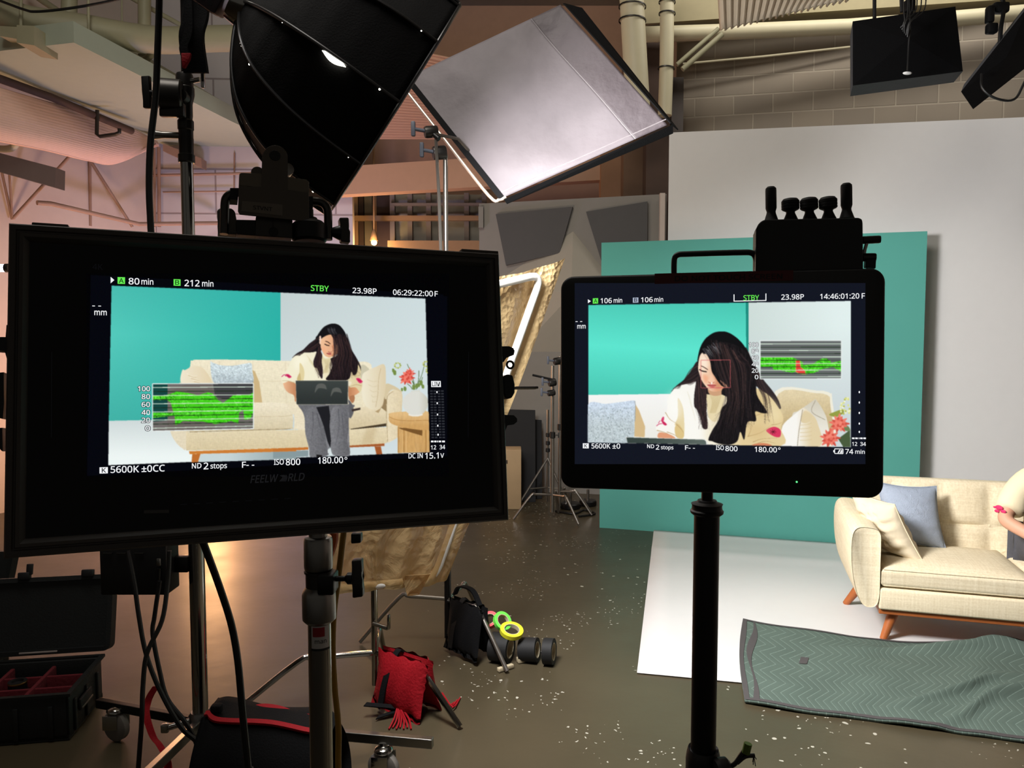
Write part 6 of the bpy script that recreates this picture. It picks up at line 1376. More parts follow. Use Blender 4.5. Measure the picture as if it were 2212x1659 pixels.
for cx, cy, w, h in ((270, 1010, 62, 42), (1540, 1090, 66, 54)):
    pic.smooth(A([(cx - w * .8, cy - h * .6), (cx, cy - h * .7), (cx + w * .7, cy), (cx + w, cy + h * .5), (cx + w * .3, cy + h), (cx - w * .4, cy + h * .3)]), (214, 50, 104)); pic.line(A([(cx - 20, cy - 10), (cx + 30, cy + 20)]), 1.2, (150, 20, 70))
pic.line(A([(150, 1030), (200, 990), (230, 1020)]), 1.6, (200, 60, 110), 3)
# hair dome and face
pic.smooth(A([(760, 350), (790, 290), (850, 200), (930, 120), (1050, 75), (1160, 90), (1240, 160), (1300, 260), (1340, 400), (1340, 560), (1200, 600), (1100, 420), (950, 360), (860, 420), (830, 620), (780, 600)]), (22, 21, 24))
pic.smooth(A([(830, 430), (825, 330), (840, 295), (858, 305), (862, 400), (850, 440)]), (244, 214, 196))
pic.smooth(A([(862, 360), (900, 320), (1000, 275), (1080, 290), (1120, 380), (1150, 480), (1170, 580), (1130, 630), (1060, 665), (1000, 680), (930, 650), (880, 570), (848, 470)]), lambda x, y: lerp((240, 192, 152), (222, 160, 120), (x - 695) / 36), 6)
pic.smooth(A([(1060, 460), (1130, 470), (1160, 580), (1110, 640), (1040, 660), (1080, 580)]), (214, 146, 106))
pic.smooth(A([(870, 480), (920, 500), (960, 560), (930, 610), (890, 570)]), (244, 176, 136), alpha=.8, blur=1)
pic.line(A([(935, 390), (980, 405), (1025, 440)]), 1.7, (62, 40, 34), 4); pic.line(A([(920, 440), (960, 460), (1010, 470)]), 2.0, (46, 28, 26), 4); pic.line(A([(1090, 470), (1120, 485)]), 1.8, (46, 28, 26))
pic.smooth(A([(1025, 490), (1050, 520), (1055, 570), (1030, 590), (985, 575), (1000, 550)]), (234, 176, 138)); pic.line(A([(985, 575), (1020, 590), (1050, 580)]), 1.3, (160, 92, 70), 4); pic.line(A([(1060, 480), (1075, 540), (1060, 575)]), 1.5, (186, 122, 92), 4)
pic.smooth(A([(955, 605), (1000, 600), (1045, 612), (1030, 635), (990, 632)]), (190, 96, 88)); pic.line(A([(955, 608), (1000, 614), (1045, 614)]), 0.9, (130, 56, 54), 3)
# hair right of the face and locks
HB = dict(tex=('hair', .22)); pic.smooth(A([(1040, 270), (1100, 300), (1200, 260), (1300, 300), (1400, 530), (1480, 680), (1520, 790), (1500, 960), (1440, 1000), (1400, 940), (1330, 1085), (960, 1085), (1010, 970), (1060, 820), (1030, 720), (1050, 690), (1150, 640), (1150, 480), (1110, 400)]), (34, 26, 29), **HB)
pic.smooth(A([(835, 440), (850, 560), (880, 640), (870, 760), (890, 900), (880, 1060), (830, 1000), (790, 880), (740, 860), (720, 760), (760, 640), (800, 520)]), (46, 34, 38), **HB)
rq = random.Random(11); d1 = pic.d + 1e-5
for k in range(150):
    c_ = rq.choice([(64, 44, 44), (18, 16, 19), (48, 36, 38), (84, 58, 54), (28, 24, 28)])
    if k < 80:
        x = rq.uniform(1060, 1330); q_ = [(x, rq.uniform(250, 420)), (x + 40 + (x - 1150) * .3, 600), (x + (x - 1180) * .6, 820), (1000 + (x - 1060) * 1.75 + rq.uniform(-20, 20), rq.uniform(930, 1080))]
    elif k < 115:
        x = rq.uniform(800, 860); q_ = [(x, rq.uniform(440, 600)), (x - 20 + rq.uniform(-20, 20), 760), (rq.uniform(750, 880), 900), (rq.uniform(800, 890), rq.uniform(960, 1070))]
    else:
        y = rq.uniform(310, 480); q_ = [(820 + rq.uniform(-20, 20), y), (700, y + 90), (560, 560 + rq.uniform(-10, 30)), (rq.uniform(360, 480), 650)]
    pic.line(A(q_), rq.uniform(0.6, 1.6), c_, 5, d=d1 + (k % 30) * 4e-6, taper=True, alpha=.6)
pic.d = d1 + 2e-4
for k in range(26):
    x = rq.uniform(960, 1110); pic.line(A([(x, 150 + rq.uniform(-10, 30)), (x + 10, 210), (x + 50, 270)]), rq.uniform(0.5, 1.1), rq.choice([(150, 150, 156), (90, 90, 96), (60, 60, 64)]), 4, d=pic.d + (k % 8) * 4e-6, taper=True, alpha=.5)
pic.d += 6e-5
# trousers, laptop
pic.smooth(E([(340, 410), (400, 400), (1060, 400), (1080, 470), (1060, 580), (1035, 600), (1040, 900), (1050, 1080), (1000, 1112), (840, 1100), (800, 1060), (780, 980), (760, 1060), (745, 1100), (600, 1120), (500, 1112), (490, 1000), (440, 800), (430, 600), (400, 500)]), lambda x, y: lerp((104, 104, 108), (126, 126, 130), (y - 870) / 60), tex=('nub', .06))
pic.poly(E([(590, 440), (760, 420), (780, 560), (770, 700), (790, 900), (780, 1000), (740, 900), (690, 700), (640, 560)]), (32, 32, 36)); pic.poly(E([(760, 1005), (785, 1015), (775, 1060), (745, 1070), (735, 1040)]), (214, 222, 222))
pic.smooth(E([(440, 600), (470, 470), (560, 440), (620, 560), (700, 740), (720, 900), (740, 1090), (600, 1110), (510, 1100), (500, 980), (450, 780)]), lambda x, y: lerp((120, 120, 124), (102, 102, 106), (x - 665) / 40), tex=('nub', .06))
pic.smooth(E([(790, 520), (830, 440), (960, 430), (1010, 520), (1030, 700), (1010, 900), (1040, 1080), (850, 1090), (810, 1000), (830, 820), (780, 680)]), lambda x, y: lerp((124, 124, 128), (98, 98, 102), (x - 720) / 36), tex=('nub', .06))
for a in ([(540, 500), (545, 700), (510, 950)], [(600, 520), (640, 700), (690, 900)], [(890, 460), (900, 700), (850, 980)], [(940, 520), (960, 760), (990, 1000)]): pic.line(E(a), 1.6, (86, 86, 92), 5, taper=True)
pic.poly(E([(590, 1085), (670, 1095), (660, 1120), (590, 1118)]), (30, 28, 28)); pic.smooth(E([(1020, 330), (1080, 400), (1100, 500), (1060, 590), (1040, 560), (1040, 420)]), (96, 96, 100))
pic.poly(E([(1070, 470), (1190, 445), (1190, 475), (1080, 500)]), (60, 48, 44))
pic.poly(E([(306, 75), (1030, 73), (1026, 390), (1020, 405), (330, 408), (318, 395)]), (176, 172, 158))
pic.poly(E([(310, 80), (1022, 78), (1016, 398), (328, 402), (320, 392)]), lambda x, y: lerp((62, 68, 66), (48, 53, 52), (y - 823) / 40))
for (cx, cy, w, h) in ((655, 205, 90, 90), (865, 255, 82, 84)):
    pic.smooth(E([(cx - w * .95, cy + 40), (cx - w * .85, cy - 20), (cx - w * .6, cy - h * .8), (cx, cy - h), (cx + w * .6, cy - h * .8), (cx + w * .85, cy - 10), (cx + w * .5, cy - 18), (cx - w * .4, cy - 22)]), (92, 94, 90))
# ---- waveform
def waveform(x0, x1, yt0, yt1, yb0, yb1, alpha_polys, upper, lower, ticks, seed, bg, redp=None):
    def W_(u, v): return (x0 + (x1 - x0) * u, (yt0 + (yt1 - yt0) * u) * (1 - v) + (yb0 + (yb1 - yb0) * u) * v)
    pic.poly([W_(0, 0), W_(1, 0), W_(1, 1), W_(0, 1)], bg)
    for pts, c in alpha_polys: pic.poly([W_(*p) for p in pts], c)
    for up, lo in zip(upper, lower): pic.poly([W_(*p) for p in up] + [W_(*p) for p in lo[::-1]], (70, 206, 30))
    rq_ = random.Random(seed); d1_ = pic.d + pic.step
    for up, lo in zip(upper, lower):
        ua, ub = up[0][0], up[-1][0]
        def ev(L__, u):
            for a, b_ in zip(L__, L__[1:]):
                if a[0] <= u <= b_[0]: return a[1] + (b_[1] - a[1]) * ((u - a[0]) / max(1e-6, b_[0] - a[0]))
            return L__[-1][1]
        for k in range(int(420 * (ub - ua)) + 6):
            u = rq_.uniform(ua, ub - 0.02); t0, t1 = ev(up, u), ev(lo, u); v = rq_.uniform(t0, t1); dv = rq_.uniform(-.10, .10); v2 = min(max(v + dv, t0), t1)
            pic.line([W_(u, v), W_(u + rq_.uniform(.0, .03), (v + v2) / 2 + .01), W_(u + rq_.uniform(0, .02), v2)], rq_.uniform(0.5, 1.1), rq_.choice([(104, 244, 60), (120, 250, 84), (46, 150, 24), (86, 226, 40), (30, 110, 20)]), d=d1_ + (k % 25) * 4e-6)
    pic.d = d1_ + 1.5e-4
    if redp: pic.poly([W_(*p) for p in redp], (232, 70, 60)); pic.line([W_(*p) for p in redp + redp[:1]], 1.0, (210, 210, 90))
    n = 6
    for k in range(n):
        v = ticks[0] + (ticks[1] - ticks[0]) * k / (n - 1); pic.line([W_(0, v), W_(1, v)], 1.6, (214, 232, 214))
        if k < n - 1: v2 = v + (ticks[1] - ticks[0]) / (n - 1) / 2; pic.line([W_(0, v2), W_(1, v2)], 1.3, (26, 44, 26))
    for a, b_ in ((W_(0, 0), W_(1, 0)), (W_(1, 0), W_(1, 1)), (W_(1, 1), W_(0, 1)), (W_(0, 1), W_(0, 0))): pic.line([a, b_], 1.8, (232, 238, 236))
    return W_
up1 = [(0, .26), (.14, .24), (.2, .20), (.24, .17), (.35, .20), (.45, .25), (.55, .19), (.60, .22), (.64, .35), (.70, .42), (.74, .36), (.80, .26), (.90, .25), (.97, .24), (1, .2)]
lo1 = [(0, .34), (.14, .34), (.18, .40), (.22, .72), (.225, .88), (.26, .86), (.30, .80), (.5, .82), (.62, .88), (.70, .86), (.78, .82), (.85, .88), (.86, .62), (.90, .60), (.91, .80), (.97, .78), (1, .62)]
waveform(329.5, 547.4, 829, 828, 931.3, 926, [([(0, 0), (.15, 0), (.15, .78), (0, .80)], (22, 70, 66)), ([(.15, .18), (.35, 0), (.58, 0), (.62, .3), (.62, 1), (.15, 1)], (108, 100, 96)), ([(.6, 0), (1, 0), (1, .45), (.62, .3)], (66, 66, 68))],
         [up1, [(0, .61), (.22, .62), (.5, .62)]], [lo1, [(0, .72), (.22, .68), (.5, .66)]], (.08, .94), 3, (112, 106, 104))
for tx_, y_, x0_ in (('100', 845, 298), ('80', 862, 306), ('60', 879, 306), ('40', 896, 306), ('20', 913, 306), ('0', 930.5, 314)):
    pic.late.append((tx_, x0_, y_, 324, y_, 10.5))
pic.poly([(919.5, 640), (966, 640), (966, 985), (928.5, 978)], NAVY)
lp_ = pic.build('screen_picture', colmat('left_screen_glow', 1.0), lm)
# ---- read-outs
late = pic.late; pic = Pic(LM, -0.0069)
for q_ in late: put_text(pic, *q_, (24, 30, 34), 0.10); put_text(pic, *q_, WHT)
pic.poly([(239, 598), (247, 605), (239, 612)], WHT); pic.poly([(254, 598.5), (270, 599), (270, 613.5), (254, 613)], GRN); pic.poly([(375, 603), (390, 603.5), (390, 617.5), (375, 617)], GRN)
put_text(pic, 'A', 257, 611, 267, 611.3, 10, (10, 60, 14)); put_text(pic, 'B', 378.5, 615, 387, 615.2, 10, (10, 60, 14))
for b_, x0_, y0_, x1_, y1_, h_ in (('80', 278, 614, 301, 614.6, 13.5), ('min', 305.6, 614.4, 331, 615, 12.5), ('212', 398.7, 618, 431, 618.8, 13.5), ('min', 436.7, 618.6, 460.8, 619.2, 12.5), ('- -', 199.5, 665, 218, 665.3, 11), ('mm', 204, 680.6, 230.4, 681, 12.5),
                                  ('23.98P', 761.6, 633, 813.4, 635, 11.5), ('06:29:22:00', 849, 636.8, 935, 640.2, 11.5), ('F', 939, 640, 945.6, 640.3, 11), ('12', 931, 971, 942, 970.6, 8.8), ('34', 949.6, 970.3, 961.5, 970, 8.8),
                                  ('5600K', 239, 1021.4, 300, 1020, 14), ('±0CC', 306, 1019.6, 355.7, 1018, 14), ('ND', 414.7, 1012, 435, 1011.2, 11), ('2', 440, 1013.8, 450, 1013.4, 14), ('stops', 454.7, 1012, 490, 1011, 11), ('F- -', 523, 1010.2, 549, 1009.6, 12.5),
                                  ('ISO', 592, 1004, 613, 1003.2, 11.5), ('800', 617.5, 1005, 648.5, 1004, 13.5), ('180.00', 687, 1001.6, 741, 1000, 13.5), ('DC IN', 882.6, 990.2, 913, 989.2, 10.5), ('15.1', 918.5, 991, 947.4, 989.8, 12.5), ('V', 951.5, 988.8, 959, 988.6, 9.5)):
    put_text(pic, b_, x0_, y0_, x1_, y1_, h_, WHT)
pic.line([(747.2 + 2.4 * cos(a), 990 + 2.4 * sin(a)) for a in [i * pi / 8 for i in range(17)]], 1.3, WHT)
put_text(pic, 'STBY', 671.6, 628, 710, 629.6, 12, GRN)
pic.poly([(215, 1009.5), (233, 1009), (233, 1022.5), (215, 1023)], WHT); put_text(pic, 'K', 220, 1021, 229, 1020.7, 10, (20, 22, 28))
pic.poly([(931.2, 823), (952, 823), (952.5, 836), (931.5, 836)], WHT); put_text(pic, 'LIM', 933.5, 834, 950, 834, 9, (16, 18, 24))
for i in range(18):
    for j in range(4):
        x = 929 + j * 7.4 + (1.5 if j > 1 else 0) + i * 0.18; y = 843 + i * 5.9; pic.poly([(x, y), (x + 5.6, y), (x + 5.6, y + 3.4), (x, y + 3.4)], (44, 46, 52), pic.d)
pic.d += 1e-5
for k, y in enumerate((847, 871, 895.5, 919.5, 939)): x = 942.6 + k * 0.6; pic.poly([(x, y - 2), (x + 2.6, y - 2), (x + 2.6, y + 2), (x, y + 2)], WHT, pic.d)
for x0_, x1_ in ((931, 936.5), (938, 943), (944.5, 946.5), (948, 953), (955, 961)): pic.poly([(x0_, 951.8), (x1_, 951.8), (x1_, 955.5), (x0_, 955.5)], WHT, pic.d)
pic.split(lambda x, y: 'status_readout' if y < 650 else 'lens_readout' if x < 240 and y < 700 else 'waveform_scale' if x < 330 and y < 940 else 'level_meter' if x > 925 and y < 975 else 'settings_readout', colmat('left_text_glow', 1.0), lm)
pic = Pic(LM, -0.0068); put_text(pic, 'FEELW', 541, 1043.5, 601, 1040.5, 16, (38, 38, 40), 0, 0.22); put_text(pic, 'RLD', 622, 1039.5, 658, 1037.5, 16, (38, 38, 40), 0, 0.22)
for k in range(5): pic.line([(605 + 3.2 * k, 1027 - (k > 0)), (611 + 2.2 * k, 1031), (604 + 3.2 * k, 1040)], 1.5, (38, 38, 40), 4)
put_text(pic, '4K', 200, 582, 222, 583, 12, (18, 18, 20))
pic.poly([(311, 1102), (365, 1101), (365, 1108), (311, 1109)], (20, 18, 16))
for k in range(9): pic.poly([(390 + 28 * k, 1089 - 1.6 * k), (404 + 28 * k, 1088 - 1.6 * k), (404 + 28 * k, 1090 - 1.6 * k), (390 + 28 * k, 1091 - 1.6 * k)], (15, 15, 16), pic.d)
for x in (112, 1012): pic.line([(x, 760), (x - 1, 945)], 2, (16, 16, 17))
pic.build('brand_print', colmat('faint_print', 0.55), lm)
# right side latches, ring and wing knob; left side clamps
def outline(parent, panel, name, pts, d0, t, m_, sm=0, bev=0.0):
    if sm: pts = [(p.x, p.y) for p in catmull([V((x, y, 0)) for x, y in pts], sm, True)]
    return MB().prism([panel.px(x, y, d0) for x, y in pts], -panel.ez * t, bev).build(name, m_, parent, False)
outline(lm, LM, 'side_latch', [(1082, 742), (1084, 748), (1100, 748), (1109, 752), (1112, 758), (1110, 767), (1102, 770), (1094, 773), (1088, 782), (1084, 782)], -0.012, 0.012, M_BLACK)
outline(lm, LM, 'side_latch', [(1088, 895), (1092, 896), (1110, 897), (1117, 904), (1117, 911), (1110, 917), (1096, 919), (1092, 930), (1090, 930)], -0.012, 0.012, M_BLACK)
rc = LM.px(1102, 788, -0.018); MB().tube([rc + LM.ex * (0.0048 * cos(a)) + LM.ey * (0.0048 * sin(a)) for a in [i * pi / 10 for i in range(20)]], 0.0016, 8, closed=True).build('ring_tab', M_BLACKM, lm)
outline(lm, LM, 'side_knob', [(1088, 812), (1096, 808), (1108, 810), (1113, 830), (1113, 848), (1106, 860), (1094, 862), (1089, 850)], -0.006, 0.03, M_BLACKM, 0, 0.002)
p0, p1 = LM.px(1110, 838, -0.02), LM.px(1159, 838, -0.02); MB().box((p0 + p1) / 2, ((p1 - p0).length, 0.0035, 0.014), (LM.ex, LM.ey, LM.ez), 0.001).build('wing_lever', M_STEEL, lm)
outline(lm, LM, 'side_knob', [(-12, 728), (12, 728), (14, 702), (18, 702), (16, 780), (10, 758), (-12, 756)], -0.012, 0.02, M_BLACK)
outline(lm, LM, 'side_knob', [(-16, 806), (8, 804), (9, 870), (6, 905), (-16, 900)], -0.012, 0.02, M_BLACK); outline(lm, LM, 'side_knob', [(-16, 925), (5, 924), (6, 975), (2, 973), (-16, 945)], -0.012, 0.02, M_BLACK)
# carry handle, mount and grip parts on the top edge
hd = -0.024
MB().tube([LM.px(x, y, hd) for x, y in [(484, 506), (485, 470), (486, 440), (489, 428), (498, 420), (512, 416), (560, 417), (620, 424), (672, 434), (690, 436), (702, 443), (708, 458), (709, 490), (709, 518)]], 0.0052, 12, 5).build('carry_handle', mat('gunmetal_tube', (70, 68, 66), 0.25, 0.9), lm)
outline(lm, LM, 'mount_block', [(553, 466), (632, 470), (632, 514), (551, 509)], -0.012, 0.03, M_DKSTEEL, 0, 0.001)
MB().box(LM.px(590, 487, -0.0115), (0.0010, 0.020, 0.001), (LM.ex, LM.ey, LM.ez)).sphere(LM.px(591, 501, -0.0115), (0.0055, 0.006, 0.001), 16, 8, (LM.ex, LM.ey, LM.ez)).build('slot', M_RUBBER, lm)
outline(lm, LM, 'mount_block', [(510, 474), (553, 475), (553, 509), (512, 506)], -0.014, 0.024, M_BLACKM, 0, 0.001)
outline(lm, LM, 'clamp_jaw', [(468, 455), (474, 449), (500, 449), (508, 456), (512, 480), (520, 506), (470, 504), (474, 480)], -0.030, 0.02, mat('grey_cast_metal', (96, 92, 86), 0.5, 0.4), 0, 0.002)
c = LM.px(668, 497, -0.022); MB().lathe([(0.0185, -0.016), (0.021, -0.013), (0.021, 0.006), (0.017, 0.010), (0.010, 0.012), (0.010, 0.015), (0.0055, 0.016), (0.0055, 0.026), (0, 0.026)], c, LM.ey, 28).build('mount_disc', M_BLACKM, lm)
c0_, c1_ = LM.px(715, 501, -0.024), LM.px(735, 503, -0.024); MB().cyl(c0_, c1_, 0.005, 0.010, 14).build('knob_shaft', M_BLACKM, lm)
outline(lm, LM, 'tee_knob', [(733, 469), (754, 469), (755, 490), (753, 500), (758, 523), (736, 521), (738, 500), (735, 486)], -0.016, 0.014, M_DKSTEEL, 0, 0.002)
# steel spring clip
clipd = -0.004
sc_ = thing('spring_clip', 'dark steel bulldog clip with a small label, on top of the left monitor', 'clip', LM.px(592, 440, clipd))
M_CLIP = mat('dark_enamelled_steel', (84, 77, 70), 0.42, 0.5, var=0.12)
def arc(cx, cy, r, a0, a1, n=8): return [(cx + r * cos(radians(a0 + (a1 - a0) * k / n)), cy - r * sin(radians(a0 + (a1 - a0) * k / n))) for k in range(n + 1)]
front = [(514, 456), (516, 402), (565, 404), (567, 340)] + arc(594, 341, 27.5, 178, 2, 14) + [(621, 410), (667, 416), (668, 474), (664, 478), (518, 463)]
MB().prism([LM.px(x, y, clipd) for x, y in front], -LM.ez * 0.0022, 0.0004).build('front_jaw', M_CLIP, sc_, False)
back = [(516, 400), (517, 376), (521, 373), (560, 375), (620, 382), (662, 388), (667, 392), (668, 416)]
MB().prism([LM.px(x, y, clipd - 0.0005) for x, y in back], -LM.ez * 0.010, 0.0004).build('rear_jaw', mat('clip_inner_steel', (104, 96, 84), 0.45, 0.5), sc_, False)
for cx, cy in ((556, 366), (622, 358)): MB().lathe([(0.0, -0.001), (0.0075, 0), (0.0075, 0.03), (0, 0.031)], LM.px(cx, cy, clipd - 0.006) - LM.ey * 0.004, (LM.ex * (1 if cx < 600 else -1) * 0.15 + LM.ez * -1).normalized(), 20).build('spring_coil', M_STEEL if cx > 600 else M_CLIP, sc_)
MB().lathe([(0.0062, -0.002), (0.0066, 0.0), (0.0060, 0.001), (0.0, 0.0008)], LM.px(594, 336, clipd), LM.ez, 24).build('hole_rim', M_RUBBER, sc_)
for pts in ([(497, 406), (516, 406), (514, 432), (497, 431)], [(667, 424), (676, 424), (676, 450), (668, 448)]): MB().prism([LM.px(x, y, clipd - 0.014) for x, y in pts], -LM.ez * 0.02).build('handle_pad', M_RUBBER, sc_, False)
MB().prism([LM.px(x, y, clipd + 0.0002) for x, y in [(523, 434), (610, 442), (610, 466), (521, 456)]], LM.ez * 0.0003).build('paper_label', mat('dark_label', (104, 96, 86), 0.7), sc_, False)
pic = Pic(LM, clipd + 0.0008); put_text(pic, 'STVNT', 547, 452, 588, 456, 8, (30, 26, 25)); lo_ = pic.build('lettering', mat('label_ink', (22, 20, 20), 0.7), sc_)

# ------------------------------------------------------------------ RIGHT MONITOR
RM = Panel([(1211, 597.5), (1913, 578.5), (1909, 1077.5), (1211, 1054)], 1.02)
rm = thing('video_monitor', 'smaller black rounded monitor at right showing the woman close up', 'monitor', RM.o)
M_HOUS = mat('matt_black_housing', (15, 15, 16), 0.55, var=0.15)
MB().rslab(RM.rect(), 0.017, [(0.006, -0.042), (0.001, -0.036), (0.0, -0.030), (0.0, -0.003), (0.001, -0.001), (0.003, 0.0)]).build('housing', M_HOUS, rm, ang=40)
RN = (20, 23, 34)
pic = Ras(RM, 0.0003, 1241, 611, 1870, 1003, (20, 23, 34))
pic.poly([(1241, 624), (1870, 611.5), (1868, 1002.5), (1241, 989)], RN)
B = Zm(1390, 700, 5.925); C = Zm(1620, 720, 6.146); Rq = Zm(1200, 820, 5.53)
def teal2(x, y):
    t = (y - 655) / 200; u = (x - 1270) / 345; return lerp((76, 200, 180), (94, 230, 208), 1 - abs(t - 0.45 - 0.1 * u) * 1.9)
pic.d += pic.step; d0 = pic.d
for i in range(12):
    for j in range(8):
        q_ = []
        for a, b_ in ((i, j), (i, j + 1), (i + 1, j + 1), (i + 1, j)):
            u = b_ / 8; v = a / 12; q_.append((1271 + 346 * u, (659 - 5.4 * u) * (1 - v) + (853 - 3 * u) * v))
        pic.poly(q_, teal2, d0)
pic.poly([(1613, 653.6), (1841, 650), (1838, 966), (1611, 962)], lambda x, y: lerp(lerp((206, 220, 216), (226, 240, 238), (x - 1613) / 200), (206, 216, 218), (y - 700) / 180))
pic.poly([(1611, 653.6), (1617, 653.6), (1617, 850), (1613, 850)], (30, 140, 126))
pic.poly([(1271, 853), (1617, 849), (1617, 961), (1270, 956)], lambda x, y: lerp((246, 246, 244), (238, 236, 228), (y - 850) / 90))
pic.smooth(C([(340, 765), (900, 762), (1000, 770), (1070, 800), (1090, 860), (1085, 1500), (300, 1495)]), (240, 236, 218))
pic.smooth(C([(380, 800), (880, 795), (1000, 810), (1050, 840), (1062, 900), (1050, 1500), (300, 1495)]), lambda x, y: lerp((226, 210, 172), (200, 178, 132), (y - 850) / 60), tex=('weave', .02))
pic.poly(Rq([(940, 270), (1000, 370), (1070, 560), (1065, 690), (940, 680)]), lambda x, y: (214, 186, 138))
pic.smooth(Rq([(388, 300), (600, 290), (800, 265), (940, 250), (950, 300), (945, 500), (935, 700), (860, 756), (388, 748)]), lambda x, y: lerp((206, 220, 236), (190, 202, 206), (y - 870) / 50), tex=('nub', .07))
rq = random.Random(8); pic.d += pic.step; d1 = pic.d
for k in range(330):
    x, y = rq.uniform(392, 920), rq.uniform(330, 735); a = rq.uniform(0, 3.1)
    pic.line(Rq([(x, y), (x + 14 * cos(a), y + 14 * sin(a))]), 0.9, rq.choice([(226, 236, 238), (140, 152, 154), (200, 210, 214), (116, 128, 128)]), d=d1 + (k % 9) * 2e-6)
pic.d += 2e-5
pic.line(Rq([(945, 255), (955, 300), (948, 500)]), 1.2, (150, 156, 158))
# cushions and flowers
pic.smooth(C([(560, 1100), (640, 1030), (760, 950), (860, 880), (880, 885), (960, 1000), (1030, 1180), (1030, 1500), (600, 1500)]), lambda x, y: lerp((212, 206, 188), (236, 232, 220), (y - 870) / 60))
pic.line(C([(870, 890), (820, 1040), (1000, 1150)]), 1.0, (150, 140, 120), 4)
pic.smooth(C([(405, 1500), (420, 1280), (460, 1190), (560, 1100), (690, 1000), (730, 1000), (830, 1080), (900, 1200), (930, 1500)]), lambda x, y: lerp((248, 246, 240), (226, 208, 168), (x - 1722) / 30))
pic.line(C([(700, 1010), (675, 1150), (650, 1300), (630, 1495)]), 1.1, (140, 128, 104), 5)
pic.smooth(C([(720, 1030), (820, 1090), (810, 1150), (750, 1190), (680, 1170)]), (224, 206, 166))
for k in range(5): pic.line(C([(660, 1220 + 50 * k), (760, 1210 + 52 * k), (820, 1190 + 55 * k)]), 1.0, (214, 194, 150), 4)
pic.smooth(C([(1050, 1080), (1130, 1040), (1230, 1010), (1240, 1060), (1140, 1110)]), (150, 158, 70))
for k in range(34):
    x, y = rq.uniform(1200, 1335), rq.uniform(850, 1070)
    if x + y < 2130: continue
    pic.poly(C([(x - 12, y - 10), (x + 10, y - 14), (x + 14, y + 10), (x - 8, y + 12)]), rq.choice([(222, 226, 130), (240, 240, 190), (184, 188, 80), (246, 246, 226)]))
pic.poly(C([(1170, 1400), (1330, 1280), (1335, 1510), (1240, 1510)]), (74, 92, 62)); pic.smooth(C([(1220, 1210), (1300, 1230), (1332, 1290), (1260, 1290)]), (110, 132, 88))
mum(1180, 1200, 150, C, (232, 112, 96), 30, 3); mum(1060, 1390, 150, C, (230, 106, 90), 30, 4)
# woman close up
pic.smooth(B([(350, 870), (420, 790), (520, 710), (600, 610), (690, 480), (720, 700), (660, 760), (560, 770), (420, 820)]), (48, 38, 40))
pic.smooth(B([(1300, 300), (1400, 480), (1520, 690), (1640, 840), (1720, 960), (1760, 1080), (1700, 1060), (1600, 940), (1450, 800), (1300, 700)]), (50, 42, 44))
pic.smooth(B([(160, 1350), (170, 1300), (240, 1190), (300, 1120), (310, 960), (360, 870), (430, 800), (560, 765), (700, 740), (900, 870), (1100, 830), (1400, 810), (1560, 880), (1650, 960), (1740, 1090), (1790, 1200), (1760, 1340), (1755, 1560), (830, 1545), (820, 1500), (500, 1470), (380, 1440), (200, 1380)]), lambda x, y: lerp((250, 248, 240), (228, 206, 156), (x - 1530) / 70))
pic.smooth(B([(440, 950), (500, 1050), (520, 1200), (520, 1400), (470, 1320), (400, 1290), (440, 1180)]), (230, 212, 164))
pic.smooth(B([(400, 1330), (450, 1280), (520, 1390), (500, 1465), (420, 1440)]), (222, 196, 136))
for q_ in ([(280, 1130), (340, 1220), (440, 1280)], [(170, 1360), (280, 1390), (400, 1450)], [(300, 1380), (400, 1420), (440, 1460)], [(420, 1280), (480, 1340), (520, 1400)], [(1330, 1440), (1500, 1390), (1640, 1290)], [(1400, 1180), (1500, 1150), (1560, 1100)], [(1340, 1440), (1380, 1330), (1370, 1240)], [(1560, 1040), (1640, 980)], [(1640, 1290), (1720, 1280), (1770, 1260)], [(1400, 1510), (1520, 1470), (1740, 1460)], [(1430, 1540), (1560, 1500), (1700, 1530)]): pic.line(B(q_), 1.5, (178, 150, 104), 5, taper=True)
pic.smooth(B([(195, 1460), (200, 1390), (300, 1400), (390, 1440), (390, 1465)]), (226, 158, 120)); pic.smooth(B([(1400, 1555), (1440, 1530), (1560, 1525), (1640, 1558)]), (214, 132, 96))
pic.smooth(B([(225, 1240), (240, 1195), (262, 1188), (262, 1225), (250, 1250)]), (214, 70, 112)); pic.smooth(B([(235, 1245), (265, 1250), (300, 1285), (280, 1298), (250, 1280)]), (206, 44, 92)); pic.line(B([(165, 1305), (200, 1280), (240, 1275)]), 1.6, (206, 70, 112), 4); pic.line(B([(190, 1270), (215, 1235)]), 1.4, (206, 70, 112))
pic.smooth(B([(1570, 1360), (1640, 1320), (1700, 1320), (1755, 1360), (1750, 1440), (1690, 1445), (1620, 1410)]), (216, 56, 96))
for k in range(7): a = k * .9; pic.line(B([(1660, 1380), (1660 + 40 * cos(a), 1380 + 32 * sin(a))]), 1.0, (80, 16, 30))
for k in range(12): pic.line(B([(560 + 6 * k, 860 + 20 * k), (590 + 5 * k, 940 + 18 * k), (600 + 6 * k, 1020 + 20 * k)]), 0.8, (232, 226, 206), 4)
pic.smooth(B([(800, 870), (900, 880), (1010, 850), (1040, 950), (960, 1200), (900, 1250), (830, 1180), (810, 1000)]), (230, 214, 172))
for k in range(10): pic.line(B([(850 + 16 * k, 900), (880 + 10 * k, 1000), (850 + 8 * k, 1140)]), 1.0, (204, 184, 136), 4)
